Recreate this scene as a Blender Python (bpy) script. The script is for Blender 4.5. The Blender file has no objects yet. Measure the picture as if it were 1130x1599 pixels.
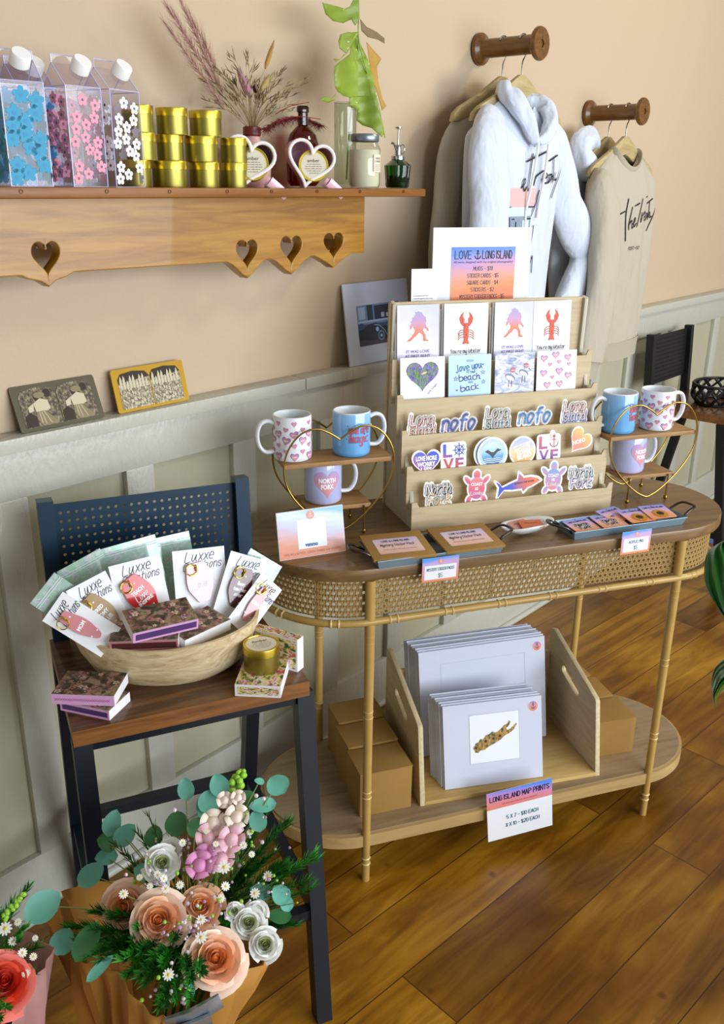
import bpy, bmesh, math, random
from mathutils import Vector, Matrix
R = math.radians
PI = math.pi
rnd = random.Random(7)

# ---------------------------------------------------------------- camera, world, lights, exposure
SC = bpy.context.scene
COL = SC.collection
CAM_R = Vector((0.6610, -0.7503, 0.0121)); CAM_U = Vector((0.2518, 0.2372, 0.9383)); CAM_W = Vector((0.7069, 0.6171, -0.3453))
CAM_P = Vector((0.0, -1.51, 1.5)); CAM_F = 1400.0
def _orth():
    a, r, u, w = R(41.1127 - 90), None, None, None
    p, ro = R(20.2018), R(0.7406)
    f0 = Vector((0, math.cos(p), -math.sin(p))); r0 = Vector((1, 0, 0)); u0 = r0.cross(f0)
    r = r0 * math.cos(ro) + u0 * math.sin(ro); u = -r0 * math.sin(ro) + u0 * math.cos(ro)
    m = Matrix.Rotation(a, 3, 'Z')
    return m @ r, m @ u, m @ f0
CAM_R, CAM_U, CAM_W = _orth()
cd = bpy.data.cameras.new('camera'); cam = bpy.data.objects.new('camera', cd); COL.objects.link(cam)
cd.sensor_fit = 'VERTICAL'; cd.sensor_height = 36.0; cd.lens = 36.0 * CAM_F / 1599.0
cd.clip_start = 0.05; cd.clip_end = 50
cam.matrix_world = Matrix.Translation(CAM_P) @ Matrix((CAM_R, CAM_U, -CAM_W)).transposed().to_4x4()
SC.camera = cam
SC.view_settings.view_transform = 'Standard'; SC.view_settings.look = 'None'
SC.view_settings.gamma = 1.0; SC.view_settings.exposure = 0.0
SC.view_settings.use_curve_mapping = False
wd = bpy.data.worlds.new('world'); SC.world = wd; wd.use_nodes = True
bg = wd.node_tree.nodes['Background']; bg.inputs[0].default_value = (1.0, 0.93, 0.82, 1); bg.inputs[1].default_value = 0.32
SC.cycles.transparent_max_bounces = 48
def area(name, loc, target, sx, sy, power, color):
    l = bpy.data.lights.new(name, 'AREA'); l.shape = 'RECTANGLE'; l.size = sx; l.size_y = sy; l.energy = power; l.color = color
    o = bpy.data.objects.new(name, l); COL.objects.link(o); o.location = loc
    o.rotation_euler = (Vector(target) - Vector(loc)).to_track_quat('-Z', 'Y').to_euler()
    return o
area('shop_window_daylight', (1.9, -4.7, 1.65), (1.6, 0, 0.95), 5.2, 2.1, 285, (0.84, 0.92, 1.0))
area('ceiling_lamp', (3.6, -2.0, 3.0), (1.6, 0, 1.0), 0.35, 0.35, 26, (1.0, 0.86, 0.66))

def at(px, py, D):
    """the world point D metres in front of the camera along the sight line of a photo pixel"""
    return CAM_P + (CAM_W * CAM_F + CAM_R * (px - 565) - CAM_U * (py - 799.5)) * (D / CAM_F)

# ---------------------------------------------------------------- materials
MATS = {}
def srgb(h):
    if isinstance(h, str):
        c = [int(h[i:i+2], 16) / 255 for i in (0, 2, 4)]
    else:
        c = [v / 255 for v in h]
    return tuple(v / 12.92 if v <= .04045 else ((v + .055) / 1.055) ** 2.4 for v in c) + (1,)
def base(name):
    m = bpy.data.materials.new(name); m.use_nodes = True; MATS[name] = m
    nt = m.node_tree
    return m, nt, nt.nodes['Principled BSDF']
def plain(name, col, rough=.6, metal=0, bump=0, bscale=200, var=0, vscale=8, coat=0, spec=.5, sheen=0, emit=0, trans=0, sss=0, bdist=.01, bvec=(1, 1, 1)):
    if name in MATS: return MATS[name]
    m, nt, b = base(name); c = srgb(col)
    b.inputs['Base Color'].default_value = c; b.inputs['Roughness'].default_value = rough; b.inputs['Metallic'].default_value = metal
    b.inputs['Specular IOR Level'].default_value = spec; b.inputs['Coat Weight'].default_value = coat
    b.inputs['Sheen Weight'].default_value = sheen
    b.inputs['Transmission Weight'].default_value = trans
    N, L = nt.nodes, nt.links
    if var:
        tc = N.new('ShaderNodeTexCoord'); n = N.new('ShaderNodeTexNoise'); n.inputs['Scale'].default_value = vscale; n.inputs['Detail'].default_value = 4
        L.new(tc.outputs['Object'], n.inputs['Vector'])
        mx = N.new('ShaderNodeMix'); mx.data_type = 'RGBA'
        mx.inputs[6].default_value = tuple(max(0, v * (1 - var)) for v in c[:3]) + (1,)
        mx.inputs[7].default_value = tuple(min(1, v * (1 + var)) for v in c[:3]) + (1,)
        L.new(n.outputs['Fac'], mx.inputs[0]); L.new(mx.outputs[2], b.inputs['Base Color'])
    if bump:
        tc = N.new('ShaderNodeTexCoord'); n = N.new('ShaderNodeTexNoise'); n.inputs['Scale'].default_value = bscale; n.inputs['Detail'].default_value = 3
        bp = N.new('ShaderNodeBump'); bp.inputs['Strength'].default_value = bump; bp.inputs['Distance'].default_value = bdist
        mpb = N.new('ShaderNodeMapping'); mpb.inputs['Scale'].default_value = bvec; L.new(tc.outputs['Object'], mpb.inputs['Vector'])
        L.new(mpb.outputs[0], n.inputs['Vector']); L.new(n.outputs['Fac'], bp.inputs['Height']); L.new(bp.outputs[0], b.inputs['Normal'])
    return m
def ramp(nt, stops, fac):
    r = nt.nodes.new('ShaderNodeValToRGB'); e = r.color_ramp.elements
    while len(e) < len(stops): e.new(.5)
    for i, (p, c) in enumerate(stops): e[i].position = p; e[i].color = srgb(c)
    nt.links.new(fac, r.inputs[0]); return r.outputs[0]
def wood(name, stops, axis=0, scale=1.0, rough=.5, stretch=14, knots=0, rings=0, coat=0, bump=.1):
    """grain running along the given object axis"""
    if name in MATS: return MATS[name]
    m, nt, b = base(name); N, L = nt.nodes, nt.links
    tc = N.new('ShaderNodeTexCoord'); mp = N.new('ShaderNodeMapping')
    s = [stretch * scale] * 3; s[axis] = scale; mp.inputs['Scale'].default_value = s
    L.new(tc.outputs['Object'], mp.inputs['Vector'])
    n = N.new('ShaderNodeTexNoise'); n.inputs['Scale'].default_value = 3; n.inputs['Detail'].default_value = 8; n.inputs['Distortion'].default_value = .6 + rings
    n.inputs['Roughness'].default_value = .62
    L.new(mp.outputs[0], n.inputs['Vector'])
    col = ramp(nt, stops, n.outputs['Fac'])
    if knots:
        v = N.new('ShaderNodeTexVoronoi'); v.inputs['Scale'].default_value = 5 * scale
        mp2 = N.new('ShaderNodeMapping'); s2 = [2.0] * 3; s2[axis] = 1; mp2.inputs['Scale'].default_value = s2
        L.new(tc.outputs['Object'], mp2.inputs['Vector']); L.new(mp2.outputs[0], v.inputs['Vector'])
        rr = N.new('ShaderNodeMapRange'); rr.inputs[1].default_value = .03; rr.inputs[2].default_value = .11; rr.inputs[3].default_value = knots; rr.inputs[4].default_value = 0
        L.new(v.outputs['Distance'], rr.inputs[0])
        mx = N.new('ShaderNodeMix'); mx.data_type = 'RGBA'; L.new(rr.outputs[0], mx.inputs[0]); L.new(col, mx.inputs[6])
        mx.inputs[7].default_value = tuple(x * .25 for x in srgb(stops[0][1])[:3]) + (1,); col = mx.outputs[2]
    L.new(col, b.inputs['Base Color']); b.inputs['Roughness'].default_value = rough; b.inputs['Coat Weight'].default_value = coat
    if bump:
        bp = N.new('ShaderNodeBump'); bp.inputs['Strength'].default_value = bump; bp.inputs['Distance'].default_value = .004
        L.new(n.outputs['Fac'], bp.inputs['Height']); L.new(bp.outputs[0], b.inputs['Normal'])
    return m
def uvgrad(name, stops, dirx=0.0, diry=1.0, noise=.25, nscale=3, rough=.45, coat=.15):
    """printed colour wash running along the UV of the print"""
    if name in MATS: return MATS[name]
    m, nt, b = base(name); N, L = nt.nodes, nt.links
    uv = N.new('ShaderNodeUVMap'); sp = N.new('ShaderNodeSeparateXYZ'); L.new(uv.outputs[0], sp.inputs[0])
    def ma(op, a, c):
        q = N.new('ShaderNodeMath'); q.operation = op
        for i, v in enumerate((a, c)):
            if isinstance(v, (int, float)): q.inputs[i].default_value = v
            else: L.new(v, q.inputs[i])
        return q.outputs[0]
    mp = N.new('ShaderNodeMapping'); mp.inputs['Scale'].default_value = (nscale * .5, nscale * 2, 1); L.new(uv.outputs[0], mp.inputs[0])
    n = N.new('ShaderNodeTexNoise'); n.inputs['Scale'].default_value = 1.5; n.inputs['Detail'].default_value = 4; L.new(mp.outputs[0], n.inputs['Vector'])
    f = ma('ADD', ma('MULTIPLY', sp.outputs[0], dirx), ma('MULTIPLY', sp.outputs[1], diry))
    f = ma('ADD', f, ma('MULTIPLY', ma('SUBTRACT', n.outputs['Fac'], .5), noise))
    L.new(ramp(nt, stops, f), b.inputs['Base Color']); b.inputs['Roughness'].default_value = rough; b.inputs['Coat Weight'].default_value = coat
    return m
def uvnoise(name, stops, sx, sy, detail=5, kind='noise', rough=.5, dist=0):
    if name in MATS: return MATS[name]
    m, nt, b = base(name); N, L = nt.nodes, nt.links
    uv = N.new('ShaderNodeUVMap'); mp = N.new('ShaderNodeMapping'); mp.inputs['Scale'].default_value = (sx, sy, 1); L.new(uv.outputs[0], mp.inputs[0])
    if kind == 'noise':
        n = N.new('ShaderNodeTexNoise'); n.inputs['Scale'].default_value = 1; n.inputs['Detail'].default_value = detail; n.inputs['Distortion'].default_value = dist
        L.new(mp.outputs[0], n.inputs['Vector']); f = n.outputs['Fac']
    else:
        n = N.new('ShaderNodeTexVoronoi'); n.inputs['Scale'].default_value = 1; L.new(mp.outputs[0], n.inputs['Vector'])
        sp = N.new('ShaderNodeSeparateColor'); L.new(n.outputs['Color'], sp.inputs[0]); f = sp.outputs[0]
    L.new(ramp(nt, stops, f), b.inputs['Base Color']); b.inputs['Roughness'].default_value = rough
    return m
def film(name, tint='FFFFFF', gloss=.35, rough=.08):
    """thin clear plastic"""
    if name in MATS: return MATS[name]
    m = bpy.data.materials.new(name); m.use_nodes = True; MATS[name] = m; nt = m.node_tree; N, L = nt.nodes, nt.links
    N.clear(); o = N.new('ShaderNodeOutputMaterial'); t = N.new('ShaderNodeBsdfTransparent'); g = N.new('ShaderNodeBsdfGlossy')
    t.inputs[0].default_value = srgb(tint); g.inputs['Roughness'].default_value = rough
    lw = N.new('ShaderNodeLayerWeight'); pw = N.new('ShaderNodeMath'); pw.operation = 'POWER'; pw.inputs[1].default_value = 4; L.new(lw.outputs['Facing'], pw.inputs[0])
    ad = N.new('ShaderNodeMath'); ad.operation = 'MULTIPLY_ADD'; ad.inputs[1].default_value = .5; ad.inputs[2].default_value = .022; L.new(pw.outputs[0], ad.inputs[0])
    tc = N.new('ShaderNodeTexCoord'); n = N.new('ShaderNodeTexNoise'); n.inputs['Scale'].default_value = 14; L.new(tc.outputs['Object'], n.inputs['Vector'])
    bp = N.new('ShaderNodeBump'); bp.inputs['Strength'].default_value = .5; bp.inputs['Distance'].default_value = .01; L.new(n.outputs['Fac'], bp.inputs['Height']); L.new(bp.outputs[0], g.inputs['Normal'])
    mx = N.new('ShaderNodeMixShader'); L.new(ad.outputs[0], mx.inputs[0]); L.new(t.outputs[0], mx.inputs[1]); L.new(g.outputs[0], mx.inputs[2]); L.new(mx.outputs[0], o.inputs[0])
    return m
def glass(name, tint, rough=.03, alpha=.2):
    """thin coloured glass: tinted see-through plus surface gloss"""
    if name in MATS: return MATS[name]
    m = bpy.data.materials.new(name); m.use_nodes = True; MATS[name] = m; nt = m.node_tree; N, L = nt.nodes, nt.links
    N.clear(); o = N.new('ShaderNodeOutputMaterial'); t = N.new('ShaderNodeBsdfTransparent'); t.inputs[0].default_value = srgb(tint)
    g = N.new('ShaderNodeBsdfGlossy'); g.inputs['Roughness'].default_value = rough
    lw = N.new('ShaderNodeLayerWeight'); pw = N.new('ShaderNodeMath'); pw.operation = 'POWER'; pw.inputs[1].default_value = 3; L.new(lw.outputs['Facing'], pw.inputs[0])
    ad = N.new('ShaderNodeMath'); ad.operation = 'MULTIPLY_ADD'; ad.inputs[1].default_value = alpha * 4; ad.inputs[2].default_value = .05; L.new(pw.outputs[0], ad.inputs[0])
    mx = N.new('ShaderNodeMixShader'); L.new(ad.outputs[0], mx.inputs[0]); L.new(t.outputs[0], mx.inputs[1]); L.new(g.outputs[0], mx.inputs[2]); L.new(mx.outputs[0], o.inputs[0])
    return m

# ---------------------------------------------------------------- mesh builder
I4 = Matrix.Identity(4)
def TR(x=0, y=0, z=0, rx=0, ry=0, rz=0):
    return Matrix.Translation((x, y, z)) @ Matrix.Rotation(R(rz), 4, 'Z') @ Matrix.Rotation(R(ry), 4, 'Y') @ Matrix.Rotation(R(rx), 4, 'X')
def face_m(o, right, up):
    """matrix of a print: x to the right, y up, z out of the print"""
    r = Vector(right).normalized(); u = Vector(up); u = (u - r * u.dot(r)).normalized(); n = r.cross(u)
    m = Matrix((r, u, n)).transposed().to_4x4(); m.translation = Vector(o); return m
UPR = face_m((0, 0, 0), (1, 0, 0), (0, 0, 1))          # upright print facing -y
class MB:
    def __init__(s): s.v = []; s.f = []; s.mi = []; s.uv = []; s.sm = []; s.mats = []
    def mid(s, m):
        if m not in s.mats: s.mats.append(m)
        return s.mats.index(m)
    def add(s, vs, fs, mat, M=None, smooth=False, uvs=None):
        k = len(s.v); i = s.mid(mat)
        f = (lambda p: M @ Vector(p)) if isinstance(M, Matrix) else (M if M else (lambda p: Vector(p)))
        s.v += [tuple(f(p)) for p in vs]
        s.uv += list(uvs) if uvs else [(0, 0)] * len(vs)
        for q in fs: s.f.append([a + k for a in q]); s.mi.append(i); s.sm.append(smooth)
        return s
    def flat(s, pts, fs, mat, M=I4, z=0, box=None, smooth=False):
        xs = [p[0] for p in pts]; ys = [p[1] for p in pts]
        x0, y0, x1, y1 = box or (min(xs), min(ys), max(xs), max(ys))
        uv = [((p[0] - x0) / (x1 - x0 or 1), (p[1] - y0) / (y1 - y0 or 1)) for p in pts]
        return s.add([(p[0], p[1], z) for p in pts], fs, mat, M, smooth, uv)
    def rect(s, x0, y0, x1, y1, mat, M=I4, z=0, box=None):
        return s.flat([(x0, y0), (x1, y0), (x1, y1), (x0, y1)], [(0, 1, 2, 3)], mat, M, z, box)
    def rrect(s, x0, y0, x1, y1, r, mat, M=I4, z=0, box=None):
        p = rr_pts(x0, y0, x1, y1, r); return s.flat(p, [list(range(len(p)))], mat, M, z, box)
    def disc(s, x, y, rx, ry, mat, M=I4, z=0, n=20, box=None, rot=0):
        c, q = math.cos(rot), math.sin(rot)
        p = [(x + rx * math.cos(2*PI*i/n) * c - ry * math.sin(2*PI*i/n) * q, y + rx * math.cos(2*PI*i/n) * q + ry * math.sin(2*PI*i/n) * c) for i in range(n)]
        return s.flat(p, [list(range(n))], mat, M, z, box)
    def poly(s, p, mat, M=I4, z=0, box=None):
        return s.flat(p, tri2(p), mat, M, z, box)
    def heart(s, x, y, w, h, mat, M=I4, z=0, rings=3, rot=0, box=None):
        pts, fs = heart_fan(w, h, rings); c, q = math.cos(rot), math.sin(rot)
        pts = [(x + a * c - b * q, y + a * q + b * c) for a, b in pts]
        return s.flat(pts, fs, mat, M, z, box)
    def strokes(s, lines, w, mat, M=I4, z=0, box=None, taper=0):
        for l in lines:
            n = len(l)
            for i in range(n - 1):
                a, b = Vector(l[i][:2]), Vector(l[i + 1][:2]); d = b - a
                if d.length < 1e-7: continue
                d.normalize(); p = Vector((-d.y, d.x)) * w / 2
                s.flat([a - p, b - p, b + p, a + p], [(0, 1, 2, 3)], mat, M, z, box or (0, 0, 1, 1))
            for q in l: s.disc(q[0], q[1], w / 2, w / 2, mat, M, z, 8, box or (0, 0, 1, 1))
        return s
    def text(s, txt, x, y, h, mat, M=I4, z=0, w=None, bold=0.0, box=None):
        """printed type, centred on x, y, cap height h, squeezed to width w"""
        vs, fs = font_mesh(txt, bold)
        if not vs: return s
        x0, x1 = min(v[0] for v in vs), max(v[0] for v in vs)
        k = h / .7; kx = k if not w else w / (x1 - x0)
        return s.flat([(x + (v[0] - (x0 + x1) / 2) * kx, y + (v[1] - .35) * k) for v in vs], fs, mat, M, z, box or (0, 0, 1, 1))
    def box(s, x0, x1, y0, y1, z0, z1, mat, M=I4, bev=0, seg=2):
        if bev:
            bm = bmesh.new(); bmesh.ops.create_cube(bm, size=1)
            for v in bm.verts: v.co = Vector(((x0 + x1) / 2 + v.co.x * (x1 - x0), (y0 + y1) / 2 + v.co.y * (y1 - y0), (z0 + z1) / 2 + v.co.z * (z1 - z0)))
            bmesh.ops.bevel(bm, geom=bm.edges[:], offset=bev, segments=seg, affect='EDGES', profile=.6)
            return s.bm(bm, mat, M)
        v = [(x, y, z) for z in (z0, z1) for y in (y0, y1) for x in (x0, x1)]
        return s.add(v, [(0, 2, 3, 1), (4, 5, 7, 6), (0, 1, 5, 4), (2, 6, 7, 3), (0, 4, 6, 2), (1, 3, 7, 5)], mat, M)
    def bm(s, bm, mat, M=I4, smooth=False):
        bm.verts.index_update()
        s.add([v.co.copy() for v in bm.verts], [[v.index for v in f.verts] for f in bm.faces], mat, M, smooth); bm.free(); return s
    def lathe(s, prof, mat, M=I4, n=32, smooth=True, sx=1, sy=1, cap0=False, cap1=False):
        vs = []; fs = []; m = len(prof)
        for r, z in prof:
            for i in range(n):
                a = 2 * PI * i / n; vs.append((r * math.cos(a) * sx, r * math.sin(a) * sy, z))
        for j in range(m - 1):
            for i in range(n):
                k = (i + 1) % n; fs.append((j*n+i, j*n+k, (j+1)*n+k, (j+1)*n+i))
        if cap0: fs.append(list(range(n))[::-1])
        if cap1: fs.append([(m-1)*n + i for i in range(n)])
        uv = [(i / n, j / max(1, m - 1)) for j in range(m) for i in range(n)]
        return s.add(vs, fs, mat, M, smooth, uv)
    def tube(s, path, r, mat, M=I4, n=8, closed=False, caps=True, smooth=True, flat=None, upv=None):
        P = [Vector(p) for p in path]; m = len(P); vs = []; fs = []
        ref = Vector(upv) if upv else None; prev = None
        for j in range(m):
            if closed: t = P[(j + 1) % m] - P[j - 1]
            else: t = P[min(j + 1, m - 1)] - P[max(j - 1, 0)]
            t = t.normalized() if t.length > 1e-9 else Vector((0, 0, 1))
            if prev is None:
                u = ref or (Vector((0, 0, 1)) if abs(t.z) < .9 else Vector((1, 0, 0)))
            else: u = ref or prev
            u = (u - t * u.dot(t)); u = u.normalized() if u.length > 1e-6 else t.orthogonal().normalized()
            prev = u; w = t.cross(u)
            rr = r[j] if isinstance(r, (list, tuple)) else r; fl = (flat[j] if isinstance(flat, (list, tuple)) else flat) if flat is not None else rr
            for i in range(n):
                a = 2 * PI * i / n; vs.append(P[j] + w * (rr * math.cos(a)) + u * (fl * math.sin(a)))
        for j in range(m if closed else m - 1):
            j2 = (j + 1) % m
            for i in range(n):
                k = (i + 1) % n; fs.append((j*n+i, j*n+k, j2*n+k, j2*n+i))
        if caps and not closed: fs += [list(range(n))[::-1], [(m-1)*n + i for i in range(n)]]
        return s.add(vs, fs, mat, M, smooth)
    def sphere(s, c, r, mat, M=I4, n=12, m=8, sz=1, sx=1, sy=1):
        prof = [(r * math.sin(PI * j / m), -r * sz * math.cos(PI * j / m)) for j in range(m + 1)]
        prof[0] = (r * .001, prof[0][1]); prof[-1] = (r * .001, prof[-1][1])
        return s.lathe(prof, mat, M @ Matrix.Translation(c), n, True, sx, sy)
    def slab(s, loops, t, mat, M=I4, bev=0, side=None):
        """outline(s) in x/y, later loops are holes, z from 0 to t"""
        vs, fs = slab_mesh(loops, t, bev); xs = [p[0] for p in loops[0]]; ys = [p[1] for p in loops[0]]
        x0, x1, y0, y1 = min(xs), max(xs), min(ys), max(ys)
        return s.add(vs, fs, mat, M, False, [((v[0] - x0) / (x1 - x0), (v[1] - y0) / (y1 - y0)) for v in vs])
    def build(s, name, parent=None, shade=None):
        me = bpy.data.meshes.new(name); me.from_pydata(s.v, [], s.f)
        for m in s.mats: me.materials.append(m)
        me.polygons.foreach_set('material_index', s.mi); me.polygons.foreach_set('use_smooth', s.sm)
        me.set_sharp_from_angle(angle=R(38)); uvl = me.uv_layers.new(name='UVMap'); li = [0] * len(me.loops); me.loops.foreach_get('vertex_index', li)
        d = []
        for k in li: d += s.uv[k]
        uvl.data.foreach_set('uv', d); me.update()
        o = bpy.data.objects.new(name, me); COL.objects.link(o)
        if parent: o.parent = parent
        return o
def rr_pts(x0, y0, x1, y1, r, n=4):
    p = []
    for cx, cy, a0 in ((x1 - r, y0 + r, -90), (x1 - r, y1 - r, 0), (x0 + r, y1 - r, 90), (x0 + r, y0 + r, 180)):
        for i in range(n + 1): a = R(a0 + 90 * i / n); p.append((cx + r * math.cos(a), cy + r * math.sin(a)))
    return p
def heart_pts(w, h, n=40):
    p = []
    for i in range(n):
        t = 2 * PI * i / n
        p.append((-w * math.sin(t) ** 3 / 2, h * ((13*math.cos(t) - 5*math.cos(2*t) - 2*math.cos(3*t) - math.cos(4*t)) + 2.5) / 29))
    return p
def heart_fan(w, h, rings=3, n=32):
    o = heart_pts(w, h, n); v = [(0, 0)]; f = []
    for k in range(1, rings + 1): v += [(x * k / rings, y * k / rings) for x, y in o]
    for i in range(n): f.append((0, 1 + i, 1 + (i + 1) % n))
    for k in range(rings - 1):
        for i in range(n):
            j = (i + 1) % n; a = 1 + k * n; b = a + n; f.append((a + i, b + i, b + j, a + j))
    return v, f
def tri2(p):
    from mathutils.geometry import tessellate_polygon
    t = tessellate_polygon([[Vector((a[0], a[1], 0)) for a in p]])
    out = []
    for a, b, c in t:
        ar = (p[b][0]-p[a][0])*(p[c][1]-p[a][1]) - (p[c][0]-p[a][0])*(p[b][1]-p[a][1])
        out.append((a, b, c) if ar > 0 else (a, c, b))
    return out
_FC = {}
def _eval(cu):
    ob = bpy.data.objects.new('tmp', cu); COL.objects.link(ob)
    dg = bpy.context.evaluated_depsgraph_get(); dg.update()
    me = bpy.data.meshes.new_from_object(ob.evaluated_get(dg))
    vs = [tuple(v.co) for v in me.vertices]; fs = [list(p.vertices) for p in me.polygons]
    bpy.data.objects.remove(ob); bpy.data.curves.remove(cu); bpy.data.meshes.remove(me)
    return vs, fs
def font_mesh(t, bold=0):
    if (t, bold) not in _FC:
        cu = bpy.data.curves.new('t', 'FONT'); cu.body = t; cu.size = 1; cu.offset = bold; cu.resolution_u = 3
        _FC[(t, bold)] = _eval(cu)
    return _FC[(t, bold)]
def slab_mesh(loops, t, bev=0):
    cu = bpy.data.curves.new('s', 'CURVE'); cu.dimensions = '2D'; cu.fill_mode = 'BOTH'; cu.extrude = max(1e-6, t / 2 - bev)
    cu.bevel_depth = bev; cu.bevel_resolution = 1
    if bev: cu.offset = -bev
    for l in loops:
        sp = cu.splines.new('POLY'); sp.points.add(len(l) - 1); sp.use_cyclic_u = True
        for i, p in enumerate(l): sp.points[i].co = (p[0], p[1], 0, 1)
    vs, fs = _eval(cu)
    return [(v[0], v[1], v[2] + t / 2) for v in vs], fs

# single-stroke hand lettering: x digit, y digit per point (3 = baseline, 7 = x height, 9 = cap height, 0 = descender)
GL = {'A':'03 29 43;15 35','B':'03 09 29 38 27 06;06 36 45 44 33 03','C':'48 29 08 04 23 44','D':'03 09 29 47 45 23 03','E':'49 09 03 43;06 36','F':'49 09 03;06 36',
'G':'48 29 08 04 23 44 46 26','H':'03 09;43 49;06 46','I':'03 09','J':'39 34 13 04','K':'03 09;49 06 43','L':'09 03 43','M':'03 09 25 49 43','N':'03 09 43 49',
'O':'29 08 04 23 44 48 29','P':'03 09 39 48 47 36 06','Q':'29 08 04 23 44 48 29;25 43','R':'03 09 39 48 47 36 06;26 43','S':'48 29 08 07 26 45 44 23 04','T':'09 49;29 23',
'U':'09 04 23 44 49','V':'09 23 49','W':'09 13 26 33 49','X':'09 43;49 03','Y':'09 26 49;26 23','Z':'09 49 03 43','1':'08 19 13','2':'08 29 48 47 03 43','5':'49 09 06 36 45 44 23 04',
'7':'09 49 13','8':'26 08 29 48 26 44 23 04 26','0':'29 08 04 23 44 48 29','9':'46 26 07 29 48 43','4':'33 39 05 45','$':'48 29 08 07 26 45 44 23 04;29 22','-':'06 36','&':'43 08 19 28 04 13 45','+':'06 46;28 24','!':'09 05;03 03','.':'03 03',
'a':'37 17 06 04 13 34;37 34 43','b':'09 03 33 44 46 27 06','c':'37 17 06 04 13 33','d':'37 17 06 04 13 34;39 34 43','e':'05 35 36 27 17 06 04 13 33','f':'39 29 18 13;07 37',
'g':'37 17 06 04 13 34;37 31 20 01','h':'09 03;05 16 27 36 33 43','i':'07 04 13;09 09','k':'09 03;37 05 33','l':'09 04 13','m':'07 03;06 17 26 23;26 37 46 43','n':'07 03;06 17 27 36 33',
'o':'17 06 04 13 24 36 27 17','p':'07 00;06 27 36 34 13 04','r':'07 03;05 16 27 37','s':'36 27 17 06 15 25 34 23 13 04','t':'19 14 23 33;07 37','u':'07 04 13 24 37;37 34 43',
'v':'07 13 37','w':'07 13 25 33 47','x':'07 33;37 03','y':'07 04 13 24 37;37 31 20 01','z':'07 37 03 33'}
def crom(p, k=4):
    if len(p) < 3: return p
    o = []
    for i in range(len(p) - 1):
        a, b, c, d = p[max(i-1, 0)], p[i], p[i+1], p[min(i+2, len(p)-1)]
        for j in range(k):
            t = j / k
            o.append(tuple(.5 * ((2*b[q]) + (-a[q]+c[q])*t + (2*a[q]-5*b[q]+4*c[q]-d[q])*t*t + (-a[q]+3*b[q]-3*c[q]+d[q])*t**3) for q in range(len(b))))
    return o + [p[-1]]
def hand(txt, cx, cy, h, w=None, shear=0, smooth=3, rot=0, gap=1.3):
    """handwritten line centred on cx, cy with cap height h, fitted to width w"""
    L = []; x = 0
    for ch in txt:
        if ch == ' ': x += 2.6; continue
        g = GL.get(ch)
        if not g: x += 2; continue
        ls = [[(int(p[0]), int(p[1]) - 3) for p in st.split(' ')] for st in g.split(';')]
        mw = max(p[0] for l in ls for p in l)
        for l in ls: L.append([(x + a, b) for a, b in l])
        x += mw + gap
    W = x - gap; k = h / 6; kx = (w / W) if w else k
    c, q = math.cos(rot), math.sin(rot); out = []
    for l in L:
        l = [((a - W / 2) * kx + (b - 3) * k * shear, (b - 3) * k) for a, b in l]
        if smooth: l = crom(l, smooth)
        out.append([(cx + a * c - b * q, cy + a * q + b * c) for a, b in l])
    return out
def xf(lines, s=1, dx=0, dy=0, rot=0):
    c, q = math.cos(rot), math.sin(rot)
    return [[(dx + s * (a * c - b * q), dy + s * (a * q + b * c)) for a, b in l] for l in lines]
ANCHOR = [[(0, .8), (0, -.8)], [(-.35, .38), (.35, .38)], crom([(-.75, -.15), (-.55, -.6), (0, -.85), (.55, -.6), (.75, -.15)], 4), crom([(0, 1.1), (.16, .95), (0, .8), (-.16, .95), (0, 1.1)], 3)]

# ---------------------------------------------------------------- things
def thing(name, label, cat, M=I4, group=None, parent_m=None):
    o = bpy.data.objects.new(name, None); COL.objects.link(o); o.empty_display_size = .05; o.matrix_world = M
    o['label'] = label; o['category'] = cat
    if group: o['group'] = group
    return o
def tag(o, label, cat, group=None, M=None):
    o['label'] = label; o['category'] = cat
    if group: o['group'] = group
    if M is not None: o.matrix_world = M
    return o
def struct(o): o['kind'] = 'structure'; return o
def dup(root, M, label, group=None, name=None):
    r = root.copy(); COL.objects.link(r); r.matrix_world = M
    if name: r.name = name
    r['label'] = label
    if group: r['group'] = group
    for ch in list(root.children):
        c = ch.copy(); COL.objects.link(c); c.parent = r
        for g in list(ch.children):
            d = g.copy(); COL.objects.link(d); d.parent = c
    return r
FT = TR(1.248, -.445, 0, rz=-30)          # console table frame: x along its front, y towards the wall
FC = TR(.596, -.403, 0, rz=-24.65)        # stool frame

def on_y(px, py, y):
    d = CAM_W * CAM_F + CAM_R * (px - 565) - CAM_U * (py - 799.5)
    return CAM_P + d * ((y - CAM_P.y) / d.y)
def on_z(px, py, z):
    d = CAM_W * CAM_F + CAM_R * (px - 565) - CAM_U * (py - 799.5)
    return CAM_P + d * ((z - CAM_P.z) / d.z)
def loc_d(F, px, py, d):
    """local point of frame F on its plane y = d along a photo pixel's sight line"""
    Fi = F.inverted(); c = Fi @ CAM_P; q = Fi.to_3x3() @ (CAM_W * CAM_F + CAM_R * (px - 565) - CAM_U * (py - 799.5))
    return c + q * ((d - c.y) / q.y)

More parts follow.
